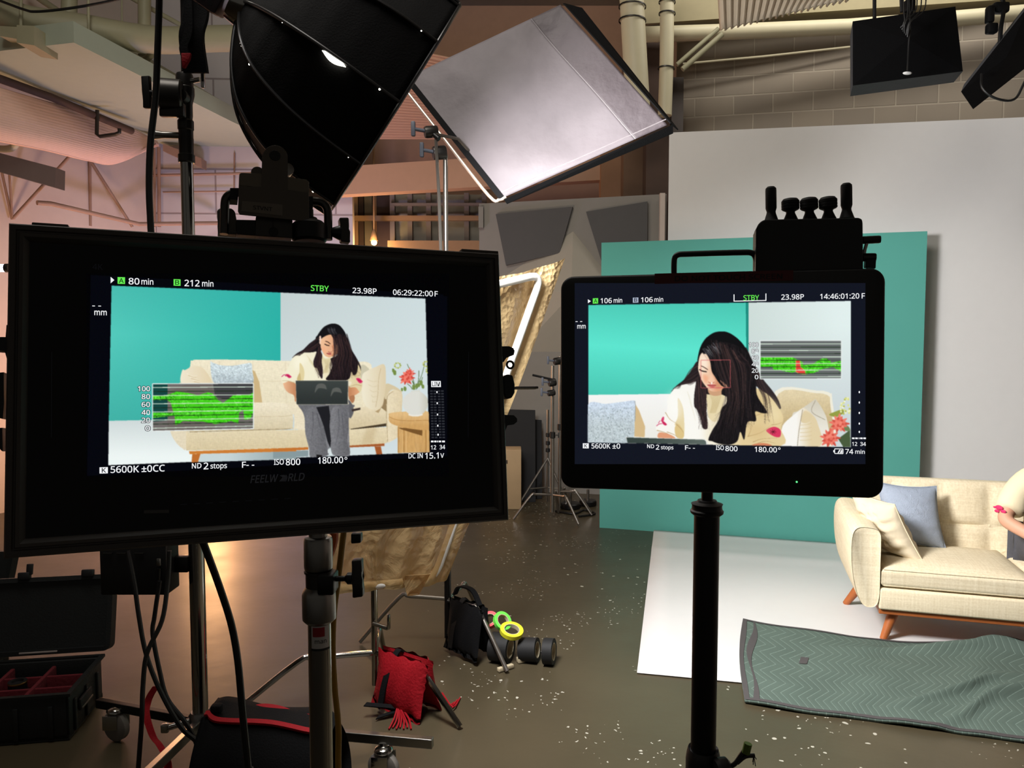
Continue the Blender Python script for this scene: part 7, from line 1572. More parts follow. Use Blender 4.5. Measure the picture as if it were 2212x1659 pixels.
for q_, c_, a_ in (([(300, 960), (420, 860), (500, 1000), (480, 1180), (380, 1200)], (255, 255, 250), .5), ([(1400, 900), (1560, 940), (1700, 1100), (1600, 1220), (1440, 1160)], (206, 178, 124), .5), ([(1560, 1000), (1680, 1010), (1760, 1180), (1640, 1240)], (246, 232, 190), .6), ([(1330, 1300), (1560, 1300), (1580, 1440), (1380, 1480)], (214, 184, 130), .5), ([(560, 1000), (640, 1000), (700, 1420), (600, 1440)], (252, 250, 244), .6), ([(820, 1200), (1000, 1100), (900, 1500), (800, 1520)], (236, 220, 180), .5)):
    pic.smooth(B(q_), c_, alpha=a_, blur=7)
# head
pic.smooth(B([(690, 480), (700, 400), (730, 290), (790, 190), (880, 120), (960, 96), (1060, 100), (1160, 150), (1260, 240), (1330, 350), (1400, 500), (1450, 640), (1300, 900), (1000, 900), (760, 560), (700, 560)]), (20, 20, 22))
pic.smooth(B([(690, 540), (740, 500), (860, 700), (960, 800), (900, 880), (800, 890), (720, 740)]), (42, 33, 34)); pic.smooth(B([(840, 800), (1000, 780), (1030, 880), (930, 920), (840, 890)]), (206, 160, 124))
pic.smooth(B([(700, 560), (715, 430), (750, 370), (800, 380), (850, 470), (880, 620), (960, 720), (1060, 800), (1000, 840), (930, 865), (860, 855), (800, 800), (745, 720), (715, 640)]), lambda x, y: lerp((248, 222, 196), (226, 164, 126), (x - 1520) / 30), 6)
pic.smooth(B([(760, 640), (820, 660), (830, 720), (800, 770), (760, 710)]), (240, 160, 120), alpha=.7, blur=2.5); pic.smooth(B([(900, 640), (960, 740), (1000, 800), (940, 830), (900, 760)]), (206, 138, 104), alpha=.7, blur=3); pic.smooth(B([(740, 440), (800, 430), (830, 540), (760, 560)]), (255, 238, 218), alpha=.7, blur=3); pic.smooth(B([(860, 640), (900, 680), (920, 740), (880, 770), (830, 730), (850, 690)]), (250, 206, 174), alpha=.8, blur=1.5)
pic.line(B([(735, 535), (770, 550), (825, 585)]), 1.6, (70, 46, 40), 4); pic.line(B([(715, 580), (750, 600), (810, 612)]), 2.4, (34, 24, 24), 4); pic.line(B([(830, 740), (870, 760), (910, 740)]), 1.4, (190, 110, 84), 4)
pic.smooth(B([(815, 780), (860, 770), (930, 780), (900, 810), (850, 805)]), (206, 110, 104)); pic.line(B([(815, 780), (870, 788), (930, 784)]), 1.0, (140, 60, 60), 3); pic.smooth(B([(865, 750), (880, 745), (880, 770), (866, 770)]), (255, 246, 236))
# hair over the face and long locks
pic.smooth(B([(760, 370), (820, 390), (860, 480), (880, 600), (930, 700), (1000, 790), (1060, 810), (1010, 830), (1000, 900), (1060, 900), (1060, 1010), (1000, 1080), (960, 1230), (880, 1360), (830, 1480), (880, 1500), (960, 1530), (1100, 1545), (1200, 1500), (1240, 1380), (1290, 1480), (1330, 1260), (1440, 1240), (1430, 1120), (1520, 1140), (1580, 1120), (1450, 900), (1440, 640), (1340, 380), (1100, 240), (880, 260)]), (28, 25, 27), **HB)
pic.smooth(B([(680, 620), (730, 730), (790, 810), (810, 900), (800, 1030), (810, 1160), (820, 1330), (760, 1330), (730, 1200), (690, 1100), (650, 1050), (650, 900), (670, 760)]), (52, 40, 42), **HB)
pic.smooth(B([(980, 720), (1040, 760), (1090, 810), (1040, 800)]), (210, 150, 120))
d1 = pic.d + 1e-5
for k in range(230):
    c_ = rq.choice([(70, 52, 50), (16, 15, 17), (50, 40, 41), (92, 66, 62), (34, 30, 33), (44, 36, 38)])
    if k < 130:
        t = rq.random(); x = 860 + 400 * t; q_ = [(x, 190 + 190 * t * t + 120 * rq.random()), (x + 60 + 70 * t, 560), (1040 + 330 * t, 860), (1010 + 380 * t + rq.uniform(-30, 30), 1060), (870 + 560 * t + rq.uniform(-30, 30), rq.uniform(1180, 1500) - 160 * t)]
    elif k < 180:
        t = rq.random(); q_ = [(690 + 14 * t, rq.uniform(600, 690)), (672 + 92 * t, 800), (664 + 130 * t, 900), (664 + 150 * t, 1080), (rq.uniform(700, 850), rq.uniform(1180, 1360))]
    elif k < 205:
        y = rq.uniform(500, 720); q_ = [(700, y), (600, y + 70), (500, 740 + rq.uniform(-10, 20)), (rq.uniform(370, 460), 830)]
    else:
        x = rq.uniform(1360, 1450); q_ = [(x, 560), (x + 80, 760), (x + 170, 960 + rq.uniform(-30, 30)), (x + 190 + rq.uniform(-40, 40), rq.uniform(1100, 1280))]
    pic.line(B(q_), rq.uniform(0.7, 1.9), c_, 5, d=d1 + (k % 30) * 4e-6, taper=True, alpha=.6)
pic.d = d1 + 2e-4
for k in range(40):
    x = rq.uniform(750, 950); y = 330 - (x - 750) * .55 + rq.uniform(-20, 60); pic.line(B([(x, y), (x + 26, y + 30), (x + 70, y + 95)]), rq.uniform(0.6, 1.4), rq.choice([(190, 194, 200), (120, 122, 128), (80, 82, 88)]), 4, d=pic.d + (k % 8) * 4e-6, taper=True, alpha=.5)
pic.d += 6e-5
pic.poly(Rq([(835, 686), (1780, 712), (1815, 740), (1830, 778), (865, 757)]), (232, 232, 226)); pic.poly(Rq([(845, 690), (1775, 718), (1798, 740), (1800, 775), (862, 757)]), lambda x, y: lerp((58, 70, 66), (92, 104, 98), (x - 1390) / 120))
# trim the picture's lower edge to the screen mask
pic.poly([(1270, 956), (1838, 966), (1838, 985), (1270, 985)], RN); pic.poly([(1241, 800), (1270, 800), (1269.5, 990), (1241, 990)], RN); pic.poly([(1838, 640), (1868, 640), (1868, 1002), (1838, 990)], RN)
W_ = waveform(1642, 1817.5, 736, 735.6, 818.5, 818, [], [[(0, .43), (.2, .43), (.4, .44), (.46, .50), (.49, .52), (.53, .62)], [(.53, .64), (.64, .62), (.72, .52), (.76, .47), (.82, .47), (.88, .58), (1, .53)]],
         [[(0, .68), (.15, .70), (.17, .76), (.3, .80), (.40, .84), (.44, .80), (.53, .86)], [(.53, .88), (.64, .86), (.75, .76), (.80, .72), (.90, .70), (1, .82)]], (.085, .945), 6, (104, 108, 108), [(.44, .52), (.49, .52), (.50, .70), (.55, .77), (.56, .88), (.49, .87), (.44, .82)])
for tx_, y_, x0_ in (('100', 749, 1618), ('80', 763, 1624), ('60', 777, 1624), ('40', 791, 1624), ('20', 805, 1624), ('0', 819, 1630.5)):
    pic.late.append((tx_, x0_, y_, 1638, y_, 9))
for a, b_ in (((1514, 778), (1577.5, 777.5)), ((1577.5, 777.5), (1577.5, 837.5)), ((1577.5, 837.5), (1515, 838)), ((1514, 838), (1514, 778))): pic.line([a, b_], 1.2, (206, 96, 100))
pic.build('screen_picture', colmat('right_screen_glow', 1.0), rm)
late = pic.late; pic = Pic(RM, 0.0004)
for q_ in late: put_text(pic, *q_, (24, 28, 34), 0.08); put_text(pic, *q_, WHT)
pic.poly([(1270, 646.5), (1276.5, 650.5), (1270, 655)], WHT); pic.poly([(1280.5, 644.5), (1292, 644), (1292, 655.5), (1280.5, 656)], GRN); pic.poly([(1367, 643), (1379, 642.6), (1379, 653.6), (1367, 654)], (168, 178, 196))
put_text(pic, 'A', 1283, 654, 1290, 653.8, 8, (10, 60, 14)); put_text(pic, 'B', 1370, 652, 1376, 651.8, 8, (24, 28, 44))
for b_, x0_, y0_, x1_, y1_, h_ in (('106', 1297.6, 655, 1321.5, 654.4, 10.5), ('min', 1325.7, 654, 1343.8, 653.4, 9.8), ('106', 1385, 653, 1409.8, 652.4, 10.5), ('min', 1413.7, 652.2, 1432.4, 651.6, 9.8), ('23.98P', 1687.7, 647.4, 1736.5, 646.4, 11), ('14:46:01:20', 1771.8, 646, 1856, 644.6, 11), ('F', 1861.5, 644.6, 1868.2, 644.4, 11),
                                  ('- -', 1243.5, 698.5, 1257.5, 698.3, 10), ('mm', 1247, 709.8, 1265, 709.6, 10), ('5600K', 1277.8, 968.6, 1318.4, 968.8, 10.5), ('±0', 1323, 968.8, 1339.6, 969, 10.5), ('ND', 1398, 967.8, 1413, 968.2, 8), ('2', 1416.8, 971, 1424, 971.2, 10), ('stops', 1427.8, 970.2, 1454.6, 970.8, 8), ('F- -', 1480, 971.6, 1501, 972, 9.5),
                                  ('ISO', 1546.6, 971.6, 1563.5, 972.2, 9.5), ('800', 1567, 974, 1593, 974.8, 10.5), ('180.00', 1630.5, 976, 1678, 977.2, 10.8), ('74', 1826, 980.5, 1843, 980.8, 10.5), ('min', 1847.6, 980, 1868, 980.4, 8.6), ('12', 1840.8, 962.8, 1851.6, 963, 8), ('34', 1858.4, 963, 1870.4, 963.2, 8)):
    put_text(pic, b_, x0_, y0_, x1_, y1_, h_, WHT)
pic.line([(1683.5 + 2 * cos(a), 969 + 2 * sin(a)) for a in [i * pi / 8 for i in range(17)]], 1.1, WHT)
put_text(pic, 'STBY', 1606, 649, 1639.5, 648.2, 11, GRN)
pic.line([(1585.6, 636), (1585.6, 651)], 2, WHT); pic.line([(1584.8, 650.6), (1655, 649)], 1.8, WHT); pic.line([(1654.5, 649.6), (1654.5, 634)], 2, WHT)
pic.poly([(1259, 957.5), (1271.8, 957.6), (1271.8, 968.6), (1259, 968.4)], WHT); put_text(pic, 'K', 1262.5, 966.8, 1268.5, 966.8, 7.6, (20, 22, 28))
for a, b_ in (((1803, 969.5), (1821, 969.8)), ((1821, 969.8), (1821, 980)), ((1821, 980), (1803, 979.6)), ((1803, 979.6), (1803, 969.5))): pic.line([a, b_], 1.6, WHT)
pic.poly([(1800, 972.5), (1803, 972.5), (1803, 977), (1800, 977)], WHT); pic.poly([(1809, 978.6), (1813, 971.6), (1816, 971.6), (1812, 978.6)], WHT); pic.poly([(1814, 978.6), (1817.5, 972), (1819.4, 972), (1819.4, 978.6)], WHT)
for y in (847, 869.5, 892, 915, 933): pic.smooth([(1854.6, y), (1856.2, y - 2.6), (1857.8, y), (1856.2, y + 2.6)], WHT, 4)
for x0_, x1_ in ((1840.5, 1846), (1847.5, 1853), (1855, 1856.5), (1858, 1863.5), (1865, 1870.5)): pic.poly([(x0_, 945), (x1_, 945.2), (x1_, 948.6), (x0_, 948.4)], WHT)
pic.split(lambda x, y: 'status_readout' if y < 660 else 'lens_readout' if x < 1270 and y < 720 else 'waveform_scale' if x < 1642 and y < 830 else 'level_meter' if x > 1838 and y < 966 else 'settings_readout', colmat('right_text_glow', 1.0), rm)
MB().prism([RM.px(x, y, 0.0004) for x, y in [(1414, 591), (1714, 583.5), (1713, 606), (1414, 613.5)]], RM.ez * 0.0003).build('tape_strip', mat('dark_red_tape', (86, 20, 22), 0.6), rm, False)
pic = Pic(RM, 0.0012); put_text(pic, 'DO NOT TOUCH SCREEN', 1458, 607.5, 1690, 602, 11, (30, 6, 8)); pic.build('tape_lettering', mat('marker_ink', (14, 8, 9), 0.6), rm)
MB().lathe([(0, 0.0004), (0.0011, 0.0004), (0.0011, 0.0)], RM.px(1721, 1041), RM.ez, 12).build('power_led', emat('led_green', (90, 255, 130), 2.2), rm)
MB().tube([RM.px(x, y, -0.02) for x, y in [(1456, 596), (1456, 570), (1458, 556), (1466, 550), (1480, 549), (1540, 547), (1600, 545.5), (1622, 546), (1630, 552), (1634, 565), (1634, 590)]], 0.0038, 12, 3).build('carry_handle', M_BLACKM, rm)
# wireless receiver with five aerials on top
rx = thing('wireless_receiver', 'black wireless video receiver with five aerials standing on the right monitor', 'receiver', RM.px(1748, 530, -0.03))
box_ = [(1633, 588), (1634, 492), (1638, 484), (1644, 478), (1652, 474), (1855, 470), (1862, 473), (1864, 480), (1865, 582)]
outline(rx, RM, 'body', box_, -0.004, 0.034, M_BLACK, 0, 0.0015)
outline(rx, RM, 'end_cap', [(1632, 586), (1633, 496), (1637, 488), (1637, 586)], -0.001, 0.040, M_BLACKM)
pxm = (RM.px(1700, 540) - RM.px(1699, 540)).length
def aerial(x0, y0, x1, y1, pr, nm):
    a, b_ = RM.px(x0, y0, -0.02), RM.px(x1, y1, -0.02); return MB().lathe([(r * pxm, h * pxm) for r, h in pr], a, b_ - a, 22).build(nm, M_RUBBER, rx)
for (x0, y0, x1, y1) in ((1666, 478, 1665, 400), (1829, 472, 1828, 392)):
    aerial(x0, y0, x1, y1, [(17, 0), (15, 4), (10.5, 18), (10, 22), (12.5, 30), (12.5, 70), (12, 76), (8, 80), (0, 80.5)], 'stick_aerial')
for (x0, y0, x1, y1) in ((1708, 476, 1707, 428), (1749, 474.5, 1747, 426), (1790, 473, 1788, 424)):
    aerial(x0, y0, x1, y1, [(17, 0), (15, 4), (10, 16), (10, 20), (18, 24), (20, 26), (20, 29), (19, 30), (20, 31), (20, 36), (19, 37), (20, 38), (20, 44), (16, 49), (8, 51), (0, 51.5)], 'mushroom_aerial')
for nm, pts, r in (('video_plug', [(1862, 519), (1902, 517)], 0.0048), ('video_plug', [(1862, 556), (1892, 556)], 0.0052)):
    a, b_ = RM.px(*pts[0], -0.016), RM.px(*pts[1], -0.016); MB().lathe([(r * .8, 0), (r, .001), (r, (b_ - a).length * .9), (r * .9, (b_ - a).length)], a, b_ - a, 16).build(nm, M_DKSTEEL, rx)
MB().tube([RM.px(1872, 526, -0.016), RM.px(1868, 540, -0.016), RM.px(1866, 552, -0.016)], 0.0022, 8).build('plug_lever', M_STEEL, rx)
outline(rx, RM, 'corner_bolt', [(1870, 577), (1871, 560), (1893, 560), (1892, 580)], -0.008, 0.012, M_BLACKM, 0, 0.001)
# ================================================================== FOREGROUND STANDS, CASES, CABLES
# chrome stand under the left monitor
fy_ = 0.985
def gx(px, Y=fy_): return P(px, 900, Y).x
def gz(py, Y=fy_): return P(1106, py, Y).z
bx_ = gx(683); u1 = fy_ / FPX
fstand = thing('light_stand', 'chrome stand with a red and white sticker under the left monitor', 'light stand', (bx_, fy_, 0))
MB().cyl((bx_, fy_, 0.10), (bx_, fy_, gz(1330)), 25 * u1, seg=32).build('column', M_CHROME, fstand)
O_ = V((bx_, fy_, 0))
MB().lathe([(30 * u1, gz(1228)), (31 * u1, gz(1222)), (31 * u1, gz(1166)), (29 * u1, gz(1160)), (20 * u1, gz(1158)), (20 * u1, gz(1060))], O_, Z3, 32).build('top_socket', M_STEEL, fstand)
MB().lathe([(28 * u1, gz(1274)), (28 * u1, gz(1238)), (31 * u1, gz(1236)), (31 * u1, gz(1231)), (26 * u1, gz(1228))], O_, Z3, 32).build('locking_sleeve', M_DKSTEEL, fstand)
MB().lathe([(30 * u1, gz(1342)), (36 * u1, gz(1336)), (36.5 * u1, gz(1330)), (36.5 * u1, gz(1282)), (34 * u1, gz(1274)), (28 * u1, gz(1266))], O_, Z3, 36).build('collar', M_STEEL, fstand)
MB().box((gx(708), fy_ - 0.012, gz(1251)), (36 * u1, 0.03, 44 * u1), bevel=0.003).build('clamp_block', M_BLACKM, fstand)
c0, c1 = V((gx(722), fy_ - 0.012, gz(1244))), V((gx(764), fy_ - 0.012, gz(1243)))
mb = MB().cyl(c0, c1, 6 * u1); mb.lathe([(6 * u1, 0), (13 * u1, 6 * u1), (13 * u1, 16 * u1)], c0.lerp(c1, 0.55), c1 - c0, 16)
mb.build('knob_shaft', M_BLACKM, fstand)
MB().prism([V((gx(x), fy_ - 0.018, gz(y))) for x, y in [(761, 1203), (783, 1201), (784, 1225), (781, 1243), (785, 1262), (785, 1280), (762, 1283), (763, 1262), (765, 1243), (762, 1225)]], (0, 0.014, 0), 0.002).build('tee_knob', M_DKSTEEL, fstand)
MB().prism([V((gx(x), fy_ - 0.008, gz(y))) for x, y in [(757, 1150), (779, 1150), (779, 1170), (757, 1172)]], (0, 0.014, 0), 0.002).build('tee_knob', M_BLACKM, fstand)
def dec(u0, u1_, y0, y1, m_, nm, r=25.5):
    def fn(a, c):
        th = radians(u0 + (u1_ - u0) * a); return V((bx_ + r * u1 * sin(th), fy_ - r * u1 * cos(th), gz(y0 + (y1 - y0) * c)))
    return MB().grid(fn, 10, 2).build(nm, m_, fstand)
dec(-28, 62, 1345, 1392, mat('sticker_white', (196, 192, 190), 0.5), 'sticker', 25.3)
dec(-20, 40, 1347, 1367, mat('sticker_red', (150, 20, 30), 0.5), 'sticker_block', 25.6)
def wrap_text(body, y_base, h, a0, nm):
    vs, fs = text_faces(body); mb = MB(); vv = []
    for x, y in vs:
        th = radians(a0) + (x * h) / 25.8; vv.append(mb.bm.verts.new(V((bx_ + 25.8 * u1 * sin(th), fy_ - 25.8 * u1 * cos(th), gz(y_base - y * h)))))
    for f in fs: mb.face([vv[i] for i in f])
    mb.build(nm, mat('sticker_ink', (24, 22, 22), 0.6), fstand, False)
wrap_text('man', 1381, 9.5, -12, 'sticker_lettering')
dec(-30, 70, 1393, 1397, M_BLACK, 'stripe', 25.4)
for a in (radians(80), radians(200), radians(320)):
    MB().cyl((bx_, fy_, 0.32), (bx_ + 0.42 * cos(a), fy_ + 0.42 * sin(a), 0.014), 0.013).build('leg', M_CHROME, fstand)
# monitor back plate joins the stand
MB().box(LM.px(683, 1040, -0.05), (0.09, 0.09, 0.03), (LM.ex, LM.ey, LM.ez), 0.004).build('mount_plate', M_BLACKM, lm)

# black stand under the right monitor
ry_ = 1.045; u2 = ry_ / FPX; rxx = P(1524, 1300, ry_).x; O2 = V((rxx, ry_, 0))
def rz(py): return P(1106, py, ry_).z
rstand = thing('monitor_stand', 'black tubular stand carrying the right monitor', 'stand', (rxx, ry_, 0))
MB().cyl((rxx, ry_, 0.1), (rxx, ry_, rz(1105)), 27.5 * u2, seg=32).build('column', M_BLACKM, rstand)
MB().lathe([(30 * u2, rz(1112)), (35 * u2, rz(1108)), (36 * u2, rz(1103)), (33 * u2, rz(1100)), (32 * u2, rz(1092)), (34 * u2, rz(1088)), (22 * u2, rz(1084)), (20 * u2, rz(1080))], O2, Z3, 32).build('collar', M_BLACK, rstand)
MB().cyl((rxx, ry_, rz(1095)), (rxx, ry_, rz(1040)), 12.5 * u2, seg=20).build('neck', M_BLACKM, rstand)
MB().lathe([(38 * u2, rz(1720)), (38 * u2, rz(1640)), (36 * u2, rz(1626)), (33 * u2, rz(1616)), (29 * u2, rz(1620))], O2, Z3, 32).build('lower_sleeve', M_BLACK, rstand)
MB().cyl((rxx, ry_, 0.1), (rxx, ry_, rz(1640)), 34 * u2, seg=24).build('lower_column', M_BLACKM, rstand)
for a in (radians(60), radians(180), radians(300)):
    MB().cyl((rxx, ry_, 0.30), (rxx + 0.40 * cos(a), ry_ + 0.40 * sin(a), 0.014), 0.014).build('leg', M_BLACKM, rstand)
MB().box(RM.px(1527, 960, -0.052), (0.08, 0.07, 0.03), (RM.ex, RM.ey, RM.ez), 0.004).build('mount_plate', M_BLACKM, rm)
tie = thing('cable_tie', 'black cable ties with a green taped end at the foot of the black stand', 'cable tie', P(1585, 1650, 1.01))
MB().tube([P(1560, 1660, 1.02), P(1585, 1652, 1.01), P(1600, 1632, 1.01), P(1609, 1620, 1.01)], 0.0032, 8, 5).build('stem', M_WIRE, tie)
MB().tube([P(1592, 1648, 1.01), P(1610, 1634, 1.01), P(1630, 1632, 1.01)], 0.003, 8, 5).build('stem', M_WIRE, tie)
MB().tube([P(1611, 1627, 1.008), P(1616, 1606, 1.008)], 0.0055, 10).build('green_tape_end', mat('olive_green_tape', (92, 116, 40), 0.6), tie)
MB().lathe([(0.012, -.01), (0.016, -.006), (0.016, .006), (0.012, .01)], P(1560, 1662, 1.015), (1, 0.2, 0), 14).build('knob', M_BLACK, tie)
mb = MB()
for k in range(6): mb.tube([P(1628, 1632, 1.01), P(1634 - 4 * k % 9, 1640 + 3 * k, 1.01)], 0.0006, 4)
mb.build('frayed_end', M_WIRE, tie)

# ---- hard case, open, lower left
hc0 = F(205, 1545); cx1 = hc0.x; cy0 = hc0.y
case = thing('equipment_case', 'open black hard case with red padded dividers on the floor at lower left', 'case', (cx1 - 0.3, cy0, 0))
cw, cdp, chh = 0.52, 0.38, 0.19
cax = (V((0.985, 0.17, 0)), V((-0.17, 0.985, 0)), Z3); c00 = V((cx1, cy0, 0)) - cax[0] * cw                       # front-left bottom corner
c00 = V((cx1 - 0.50, cy0 - 0.30, 0))
def CC(x, y, z): return c00 + cax[0] * x + cax[1] * y + Z3 * z
M_CASE = mat('black_case_plastic', (20, 23, 24), 0.5, var=0.15, bump=0.1, bscale=120)
MB().box(CC(cw / 2, cdp / 2, chh / 2 + .004), (cw, cdp, chh), cax, 0.02, 3)
mb = MB()
mb.box(CC(cw / 2, 0.008, chh / 2 + .004), (cw, 0.016, chh), cax, 0.006).box(CC(cw / 2, cdp - .008, chh / 2 + .004), (cw, 0.016, chh), cax, 0.006).box(CC(0.008, cdp / 2, chh / 2 + .004), (0.016, cdp, chh), cax, 0.006).box(CC(cw - .008, cdp / 2, chh / 2 + .004), (0.016, cdp, chh), cax, 0.006).box(CC(cw / 2, cdp / 2, 0.014), (cw, cdp, 0.02), cax)
for k in range(4): mb.box(CC(cw * (0.12 + 0.25 * k), -0.004, chh * .45), (0.02, 0.012, chh * .7), cax, 0.004)
for k in range(3): mb.box(CC(cw + 0.004, cdp * (0.15 + 0.33 * k), chh * .45), (0.012, 0.02, chh * .7), cax, 0.004)
mb.build('base_shell', M_CASE, case)
MB().ring((CC(cw / 2, cdp / 2, chh), cax[0], cax[1], Z3, cw / 2 + 0.012, cdp / 2 + 0.012), [(0, 0), (0, 0.012), (0.02, 0.012), (0.02, 0)]).build('rim', M_CASE, case, False)
M_PAD = mat('dark_red_padding', (96, 12, 26), 0.9, bump=0.2, bscale=60)
MB().box(CC(cw / 2, cdp / 2, 0.05), (cw - .034, cdp - .034, 0.06), cax, 0.01).build('padding', mat('black_foam', (14, 13, 14), 0.95), case)
for x in (0.16, 0.33): MB().box(CC(x, cdp / 2, 0.11), (0.018, cdp - .04, 0.13), cax, 0.006).build('divider', M_PAD, case)
for y in (0.14, 0.26): MB().box(CC(cw / 2, y, 0.11), (cw - .05, 0.016, 0.12), cax, 0.006).build('divider', M_PAD, case)
MB().box(CC(cw + 0.012, cdp * .38, chh * .58), (0.014, 0.13, 0.05), cax, 0.006).build('side_handle', M_BLACK, case)
MB().box(CC(cw + 0.020, cdp * .38, chh * .50), (0.006, 0.12, 0.008), cax, 0.002).build('handle_edge', M_STEEL, case)
MB().box(CC(0.12, -0.01, chh * .86), (0.045, 0.014, 0.05), cax, 0.005).build('latch', M_STEEL, case)
lt = radians(14); ln_u = (Z3 * cos(lt) + cax[1] * sin(lt)); ln_n = (cax[1] * cos(lt) - Z3 * sin(lt)); hinge = CC(cw / 2 + .02, cdp + 0.012, chh + 0.022)
MB().rslab((hinge + ln_u * 0.175, cax[0], ln_u, -ln_n, cw / 2 + .012, 0.172), 0.03, [(0.01, -0.075), (0.0, -0.065), (0.0, 0.0), (0.02, 0.002), (0.022, -0.02)]).build('lid', M_CASE, case)
MB().box(hinge + ln_u * 0.015 - cax[0] * 0.03, (0.16, 0.01, 0.008), (cax[0], ln_n, ln_u), 0.002).build('lid_strip', mat('pale_strip', (150, 140, 136), 0.5), case)
for x in (-0.11, 0.16): MB().box(hinge + ln_u * 0.356 + cax[0] * x, (0.05, 0.035, 0.035), (cax[0], ln_n, ln_u), 0.006).build('latch', M_BLACK, case)
MB().box(hinge + ln_u * 0.385 + cax[0] * -0.09, (0.025, 0.02, 0.05), (cax[0], ln_n, ln_u), 0.004).build('latch_tongue', M_BLACK, case)
for k, (x, y, s_, lab) in enumerate(((0.09, 0.20, 0.045, 'dark round camera lens lying in the open hard case'), (0.245, 0.20, 0.04, 'small dark camera part standing in the middle of the open case'))):
    o = thing('camera_lens', lab, 'lens', CC(x, y, 0.082)); MB().lathe([(s_ * .8, 0), (s_, .005), (s_, .06), (s_ * .9, .065), (s_ * .9, .10), (s_ * .6, .10), (s_ * .55, .09), (0, .088)], CC(x, y, 0.082), Z3, 24).build('barrel', M_BLACK, o); MB().lathe([(s_ * .92, .09), (s_ * .94, .092), (s_ * .94, .097), (s_ * .92, .099)], CC(x, y, 0.082), Z3, 24, False).build('gold_ring', mat('brass_ring', (170, 140, 80), 0.3, 0.9), o)
# second case at the left edge
o2 = thing('equipment_case', 'dark case lid poking in at the left edge behind the open case', 'case', F(-90, 1500)); e0_ = F(-90, 1500)
MB().rslab((V((P(-70, 1300, 3.75).x, 3.75, 0.30)), V((1, 0.1, 0)).normalized(), V((0.16, 0.12, 0.98)).normalized(), V((0, -1, 0.12)).normalized(), 0.165, 0.28), 0.04, [(0.01, -0.06), (0, -0.05), (0, 0), (0.015, 0.003)]).build('lid', M_CASE, o2)
MB().box((P(-70, 1300, 3.75).x, 3.72, 0.06), (0.34, 0.16, 0.11), bevel=0.015).build('base_shell', M_CASE, o2)

# ---- power box clamped on the rolling stand
pbx = thing('power_box', 'black power box clamped to the silver rolling stand under the left monitor', 'power unit', P(288, 1235, 2.80))
b0 = P(212, 1178, 2.80); b1 = P(360, 1287, 2.80)
MB().box(((b0.x + b1.x) / 2, 2.86, (b0.z + b1.z) / 2 + .01), (b1.x - b0.x, 0.11, b0.z - b1.z + .02), bevel=0.006).build('case', M_BLACK, pbx)
MB().box(((b1.x + sx_ - 0.028) / 2, 2.89, (b0.z + b1.z) / 2), (sx_ - 0.028 - b1.x + 0.01, 0.04, 0.06), bevel=0.004).build('bracket', M_BLACKM, pbx)
MB().box(P(343, 1214, 2.795), (0.014, 0.01, 0.028), bevel=0.002).build('metal_plug', M_STEEL, pbx)
MB().cyl(P(343, 1228, 2.79), P(342, 1258, 2.79), 0.007).build('plug_sleeve', M_BLACKM, pbx)
for x in (232, 262, 300): MB().box(P(x, 1196, 2.80), (0.035, 0.006, 0.006), bevel=0.001).build('vent', M_DKSTEEL, pbx)
for lab, pts, r in (('black cable crossing from the power box to the castor base, nearest the stand', [(345, 1255, 2.78), (334, 1330, 2.77), (330, 1370, 2.76), (345, 1450, 2.74), (362, 1510, 2.72), (400, 1560, 2.7), (425, 1610, 2.72)], 0.0085),
                    ('black cable crossing in front of the others left of the silver stand', [(276, 1190, 2.75), (290, 1260, 2.72), (300, 1330, 2.7), (315, 1410, 2.68), (345, 1490, 2.66), (390, 1570, 2.66), (430, 1612, 2.70)], 0.0085),
                    ('black cable dropping almost straight to the floor left of the red strap', [(366, 1190, 2.72), (362, 1260, 2.70), (350, 1340, 2.66), (318, 1410, 2.62), (309, 1480, 2.6), (306, 1560, 2.58), (297, 1700, 2.6)], 0.0085)):
    q_ = [P(*p) for p in pts]
    e_ = q_[-1]; q_ += [V((e_.x + .02, e_.y - .01, 0.03)), V((e_.x + .06, e_.y - .06, 0.0095)), V((e_.x + .2, e_.y - .12, 0.0095))]
    o = MB().tube(q_, r, 8, 6).build('power_cable', M_WIRE); tag(o, lab, 'cable')
# near cables hanging from the left monitor
o = MB().tube([P(430, 1150, 0.95), P(445, 1188, 0.96), (P(475, 1270, 0.98)), P(500, 1350, 1.0), P(514, 1430, 1.0), P(524, 1540, 1.0), P(536, 1659, 1.0), P(546, 1760, 1.0), V((P(560, 1700, 1.0).x, 1.0, 0.4)), V((P(560, 1700, 1.0).x, 1.02, 0.03)), V((P(560, 1700, 1.0).x - .1, 1.1, 0.008)), V((P(560, 1700, 1.0).x - .4, 1.2, 0.008))], 0.0048, 10, 7).build('video_cable', M_WIRE); tag(o, 'thick black cable curving down from the bottom of the left monitor', 'cable')
M_YEL = mat('mustard_cable_jacket', (150, 112, 22), 0.45)
xq = P(730, 1700, 1.02).x
o = MB().tube([P(744, 1140, 1.02), P(740, 1170, 1.02), P(732, 1240, 1.03), P(722, 1320, 1.03), P(719, 1400, 1.03), P(723, 1480, 1.03), P(731, 1570, 1.03), P(731, 1659, 1.03), V((xq, 1.03, 0.9)), V((xq + .01, 1.03, 0.3)), V((xq, 1.05, 0.02)), V((xq - .02, 1.12, 0.006)), V((xq - .06, 1.25, 0.006))], 0.0042, 10, 7).build('video_cable', M_YEL); tag(o, 'mustard yellow cable hanging beside the chrome stand', 'cable')
o = MB().tube([P(722, 1150, 1.06), P(720, 1172, 1.06), P(712, 1196, 1.06), P(700, 1215, 1.06)], 0.006, 8, 4).build('orange_cable', mat('orange_jacket', (190, 90, 40), 0.5)); tag(o, 'short orange cable end behind the chrome stand socket', 'cable')

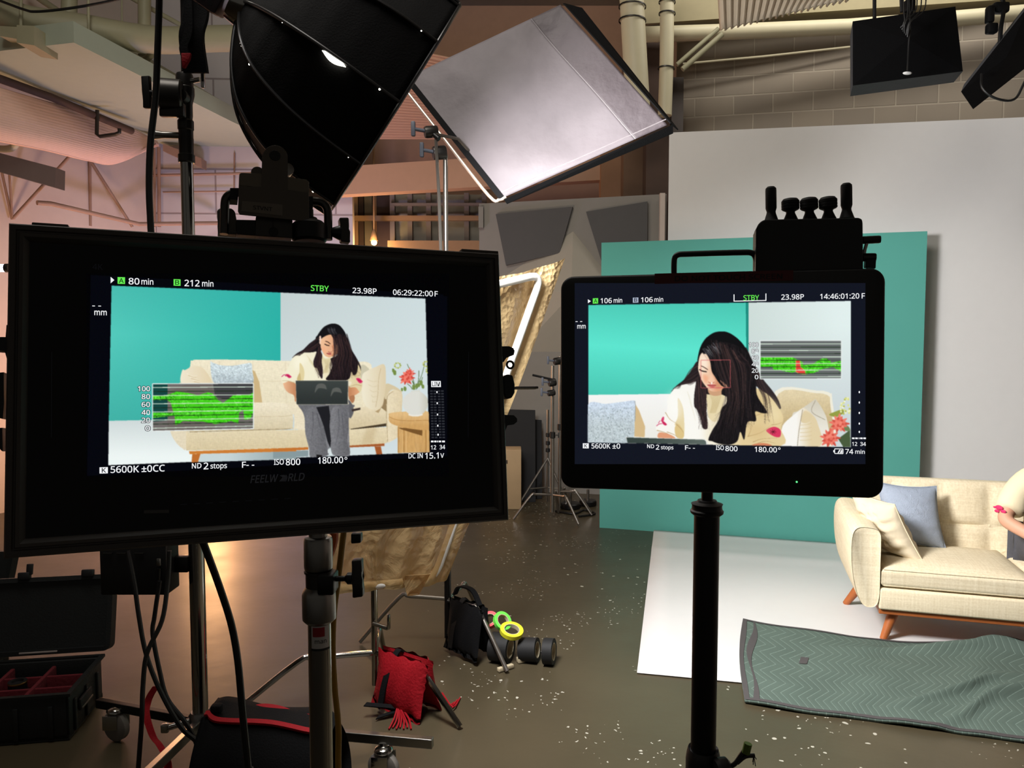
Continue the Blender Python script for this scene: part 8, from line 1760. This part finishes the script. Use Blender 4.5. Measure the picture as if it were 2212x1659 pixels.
# ---- black sandbag with red trim at the rolling stand's foot
sbY = 2.42
sb = thing('sandbag', 'black sandbag with red edging lying across the silver stand base', 'sandbag', V((P(570, 1600, sbY).x, sbY, 0.2)))
def sbf(px, py, Y): return P(px, py, Y)
ol = [(455, 1527), (468, 1523), (490, 1530), (560, 1540), (640, 1548), (700, 1556), (722, 1570)]
tp2 = catmull([P(x, y, sbY + 0.08) for x, y in ol], 6)
def sb_front(u, v):
    i = min(int(u * (len(tp2) - 1)), len(tp2) - 2); t = u * (len(tp2) - 1) - i; a = tp2[i].lerp(tp2[i + 1], t)
    z_ = a.z * (1 - v) + 0.02 * v; bul = 0.13 * sin(pi * min(1, 0.12 + v * 0.8)) ; return V((a.x + (-0.05 + 0.09 * u) * v, a.y - 0.03 - bul + 0.012 * sin(14 * u + 3 * v), z_))
def sb_rear(u, v):
    p = sb_front(u, v); i = min(int(u * (len(tp2) - 1)), len(tp2) - 2); return V((p.x, 2 * (sbY + 0.05) - p.y + 0.05, p.z))
mb = MB().grid(sb_front, 30, 20); mb.grid(sb_rear, 30, 20); mb.grid(lambda u, v: sb_front(u, 0).lerp(sb_rear(u, 0), v), 30, 4)
bmesh.ops.remove_doubles(mb.bm, verts=mb.bm.verts[:], dist=0.004); mb.build('pouch', M_FAB, sb, ang=80)
MB().strap([sb_front(k / 12, 0) + V((0, 0.0, 0.006)) for k in range(1, 13)], 0.02, 0.008, (0, 1, 0.2), 3).build('red_edging', M_RED, sb)
MB().strap([P(528, 1540, sbY + .1), P(560, 1530, sbY + .12), P(600, 1534, sbY + .12), P(640, 1548, sbY + .1), P(690, 1556, sbY + .08)], 0.035, 0.008, (0.1, 1, 0.3)).build('red_handle', M_RED, sb)
MB().box(P(468, 1531, sbY + 0.03), (0.035, 0.03, 0.03), bevel=0.006).build('corner_tab', M_FAB, sb)
o = MB().strap([P(338, 1482, 2.86), P(326, 1500, 2.86), P(318, 1520, 2.85), P(316, 1545, 2.80), P(330, 1590, 2.72), P(345, 1610, 2.66), P(360, 1640, 2.6), P(366, 1690, 2.55)], 0.034, 0.004, (0.9, -0.3, 0.2)).build('red_strap', M_RED); tag(o, 'red webbing strap tangled round the silver stand base', 'strap')
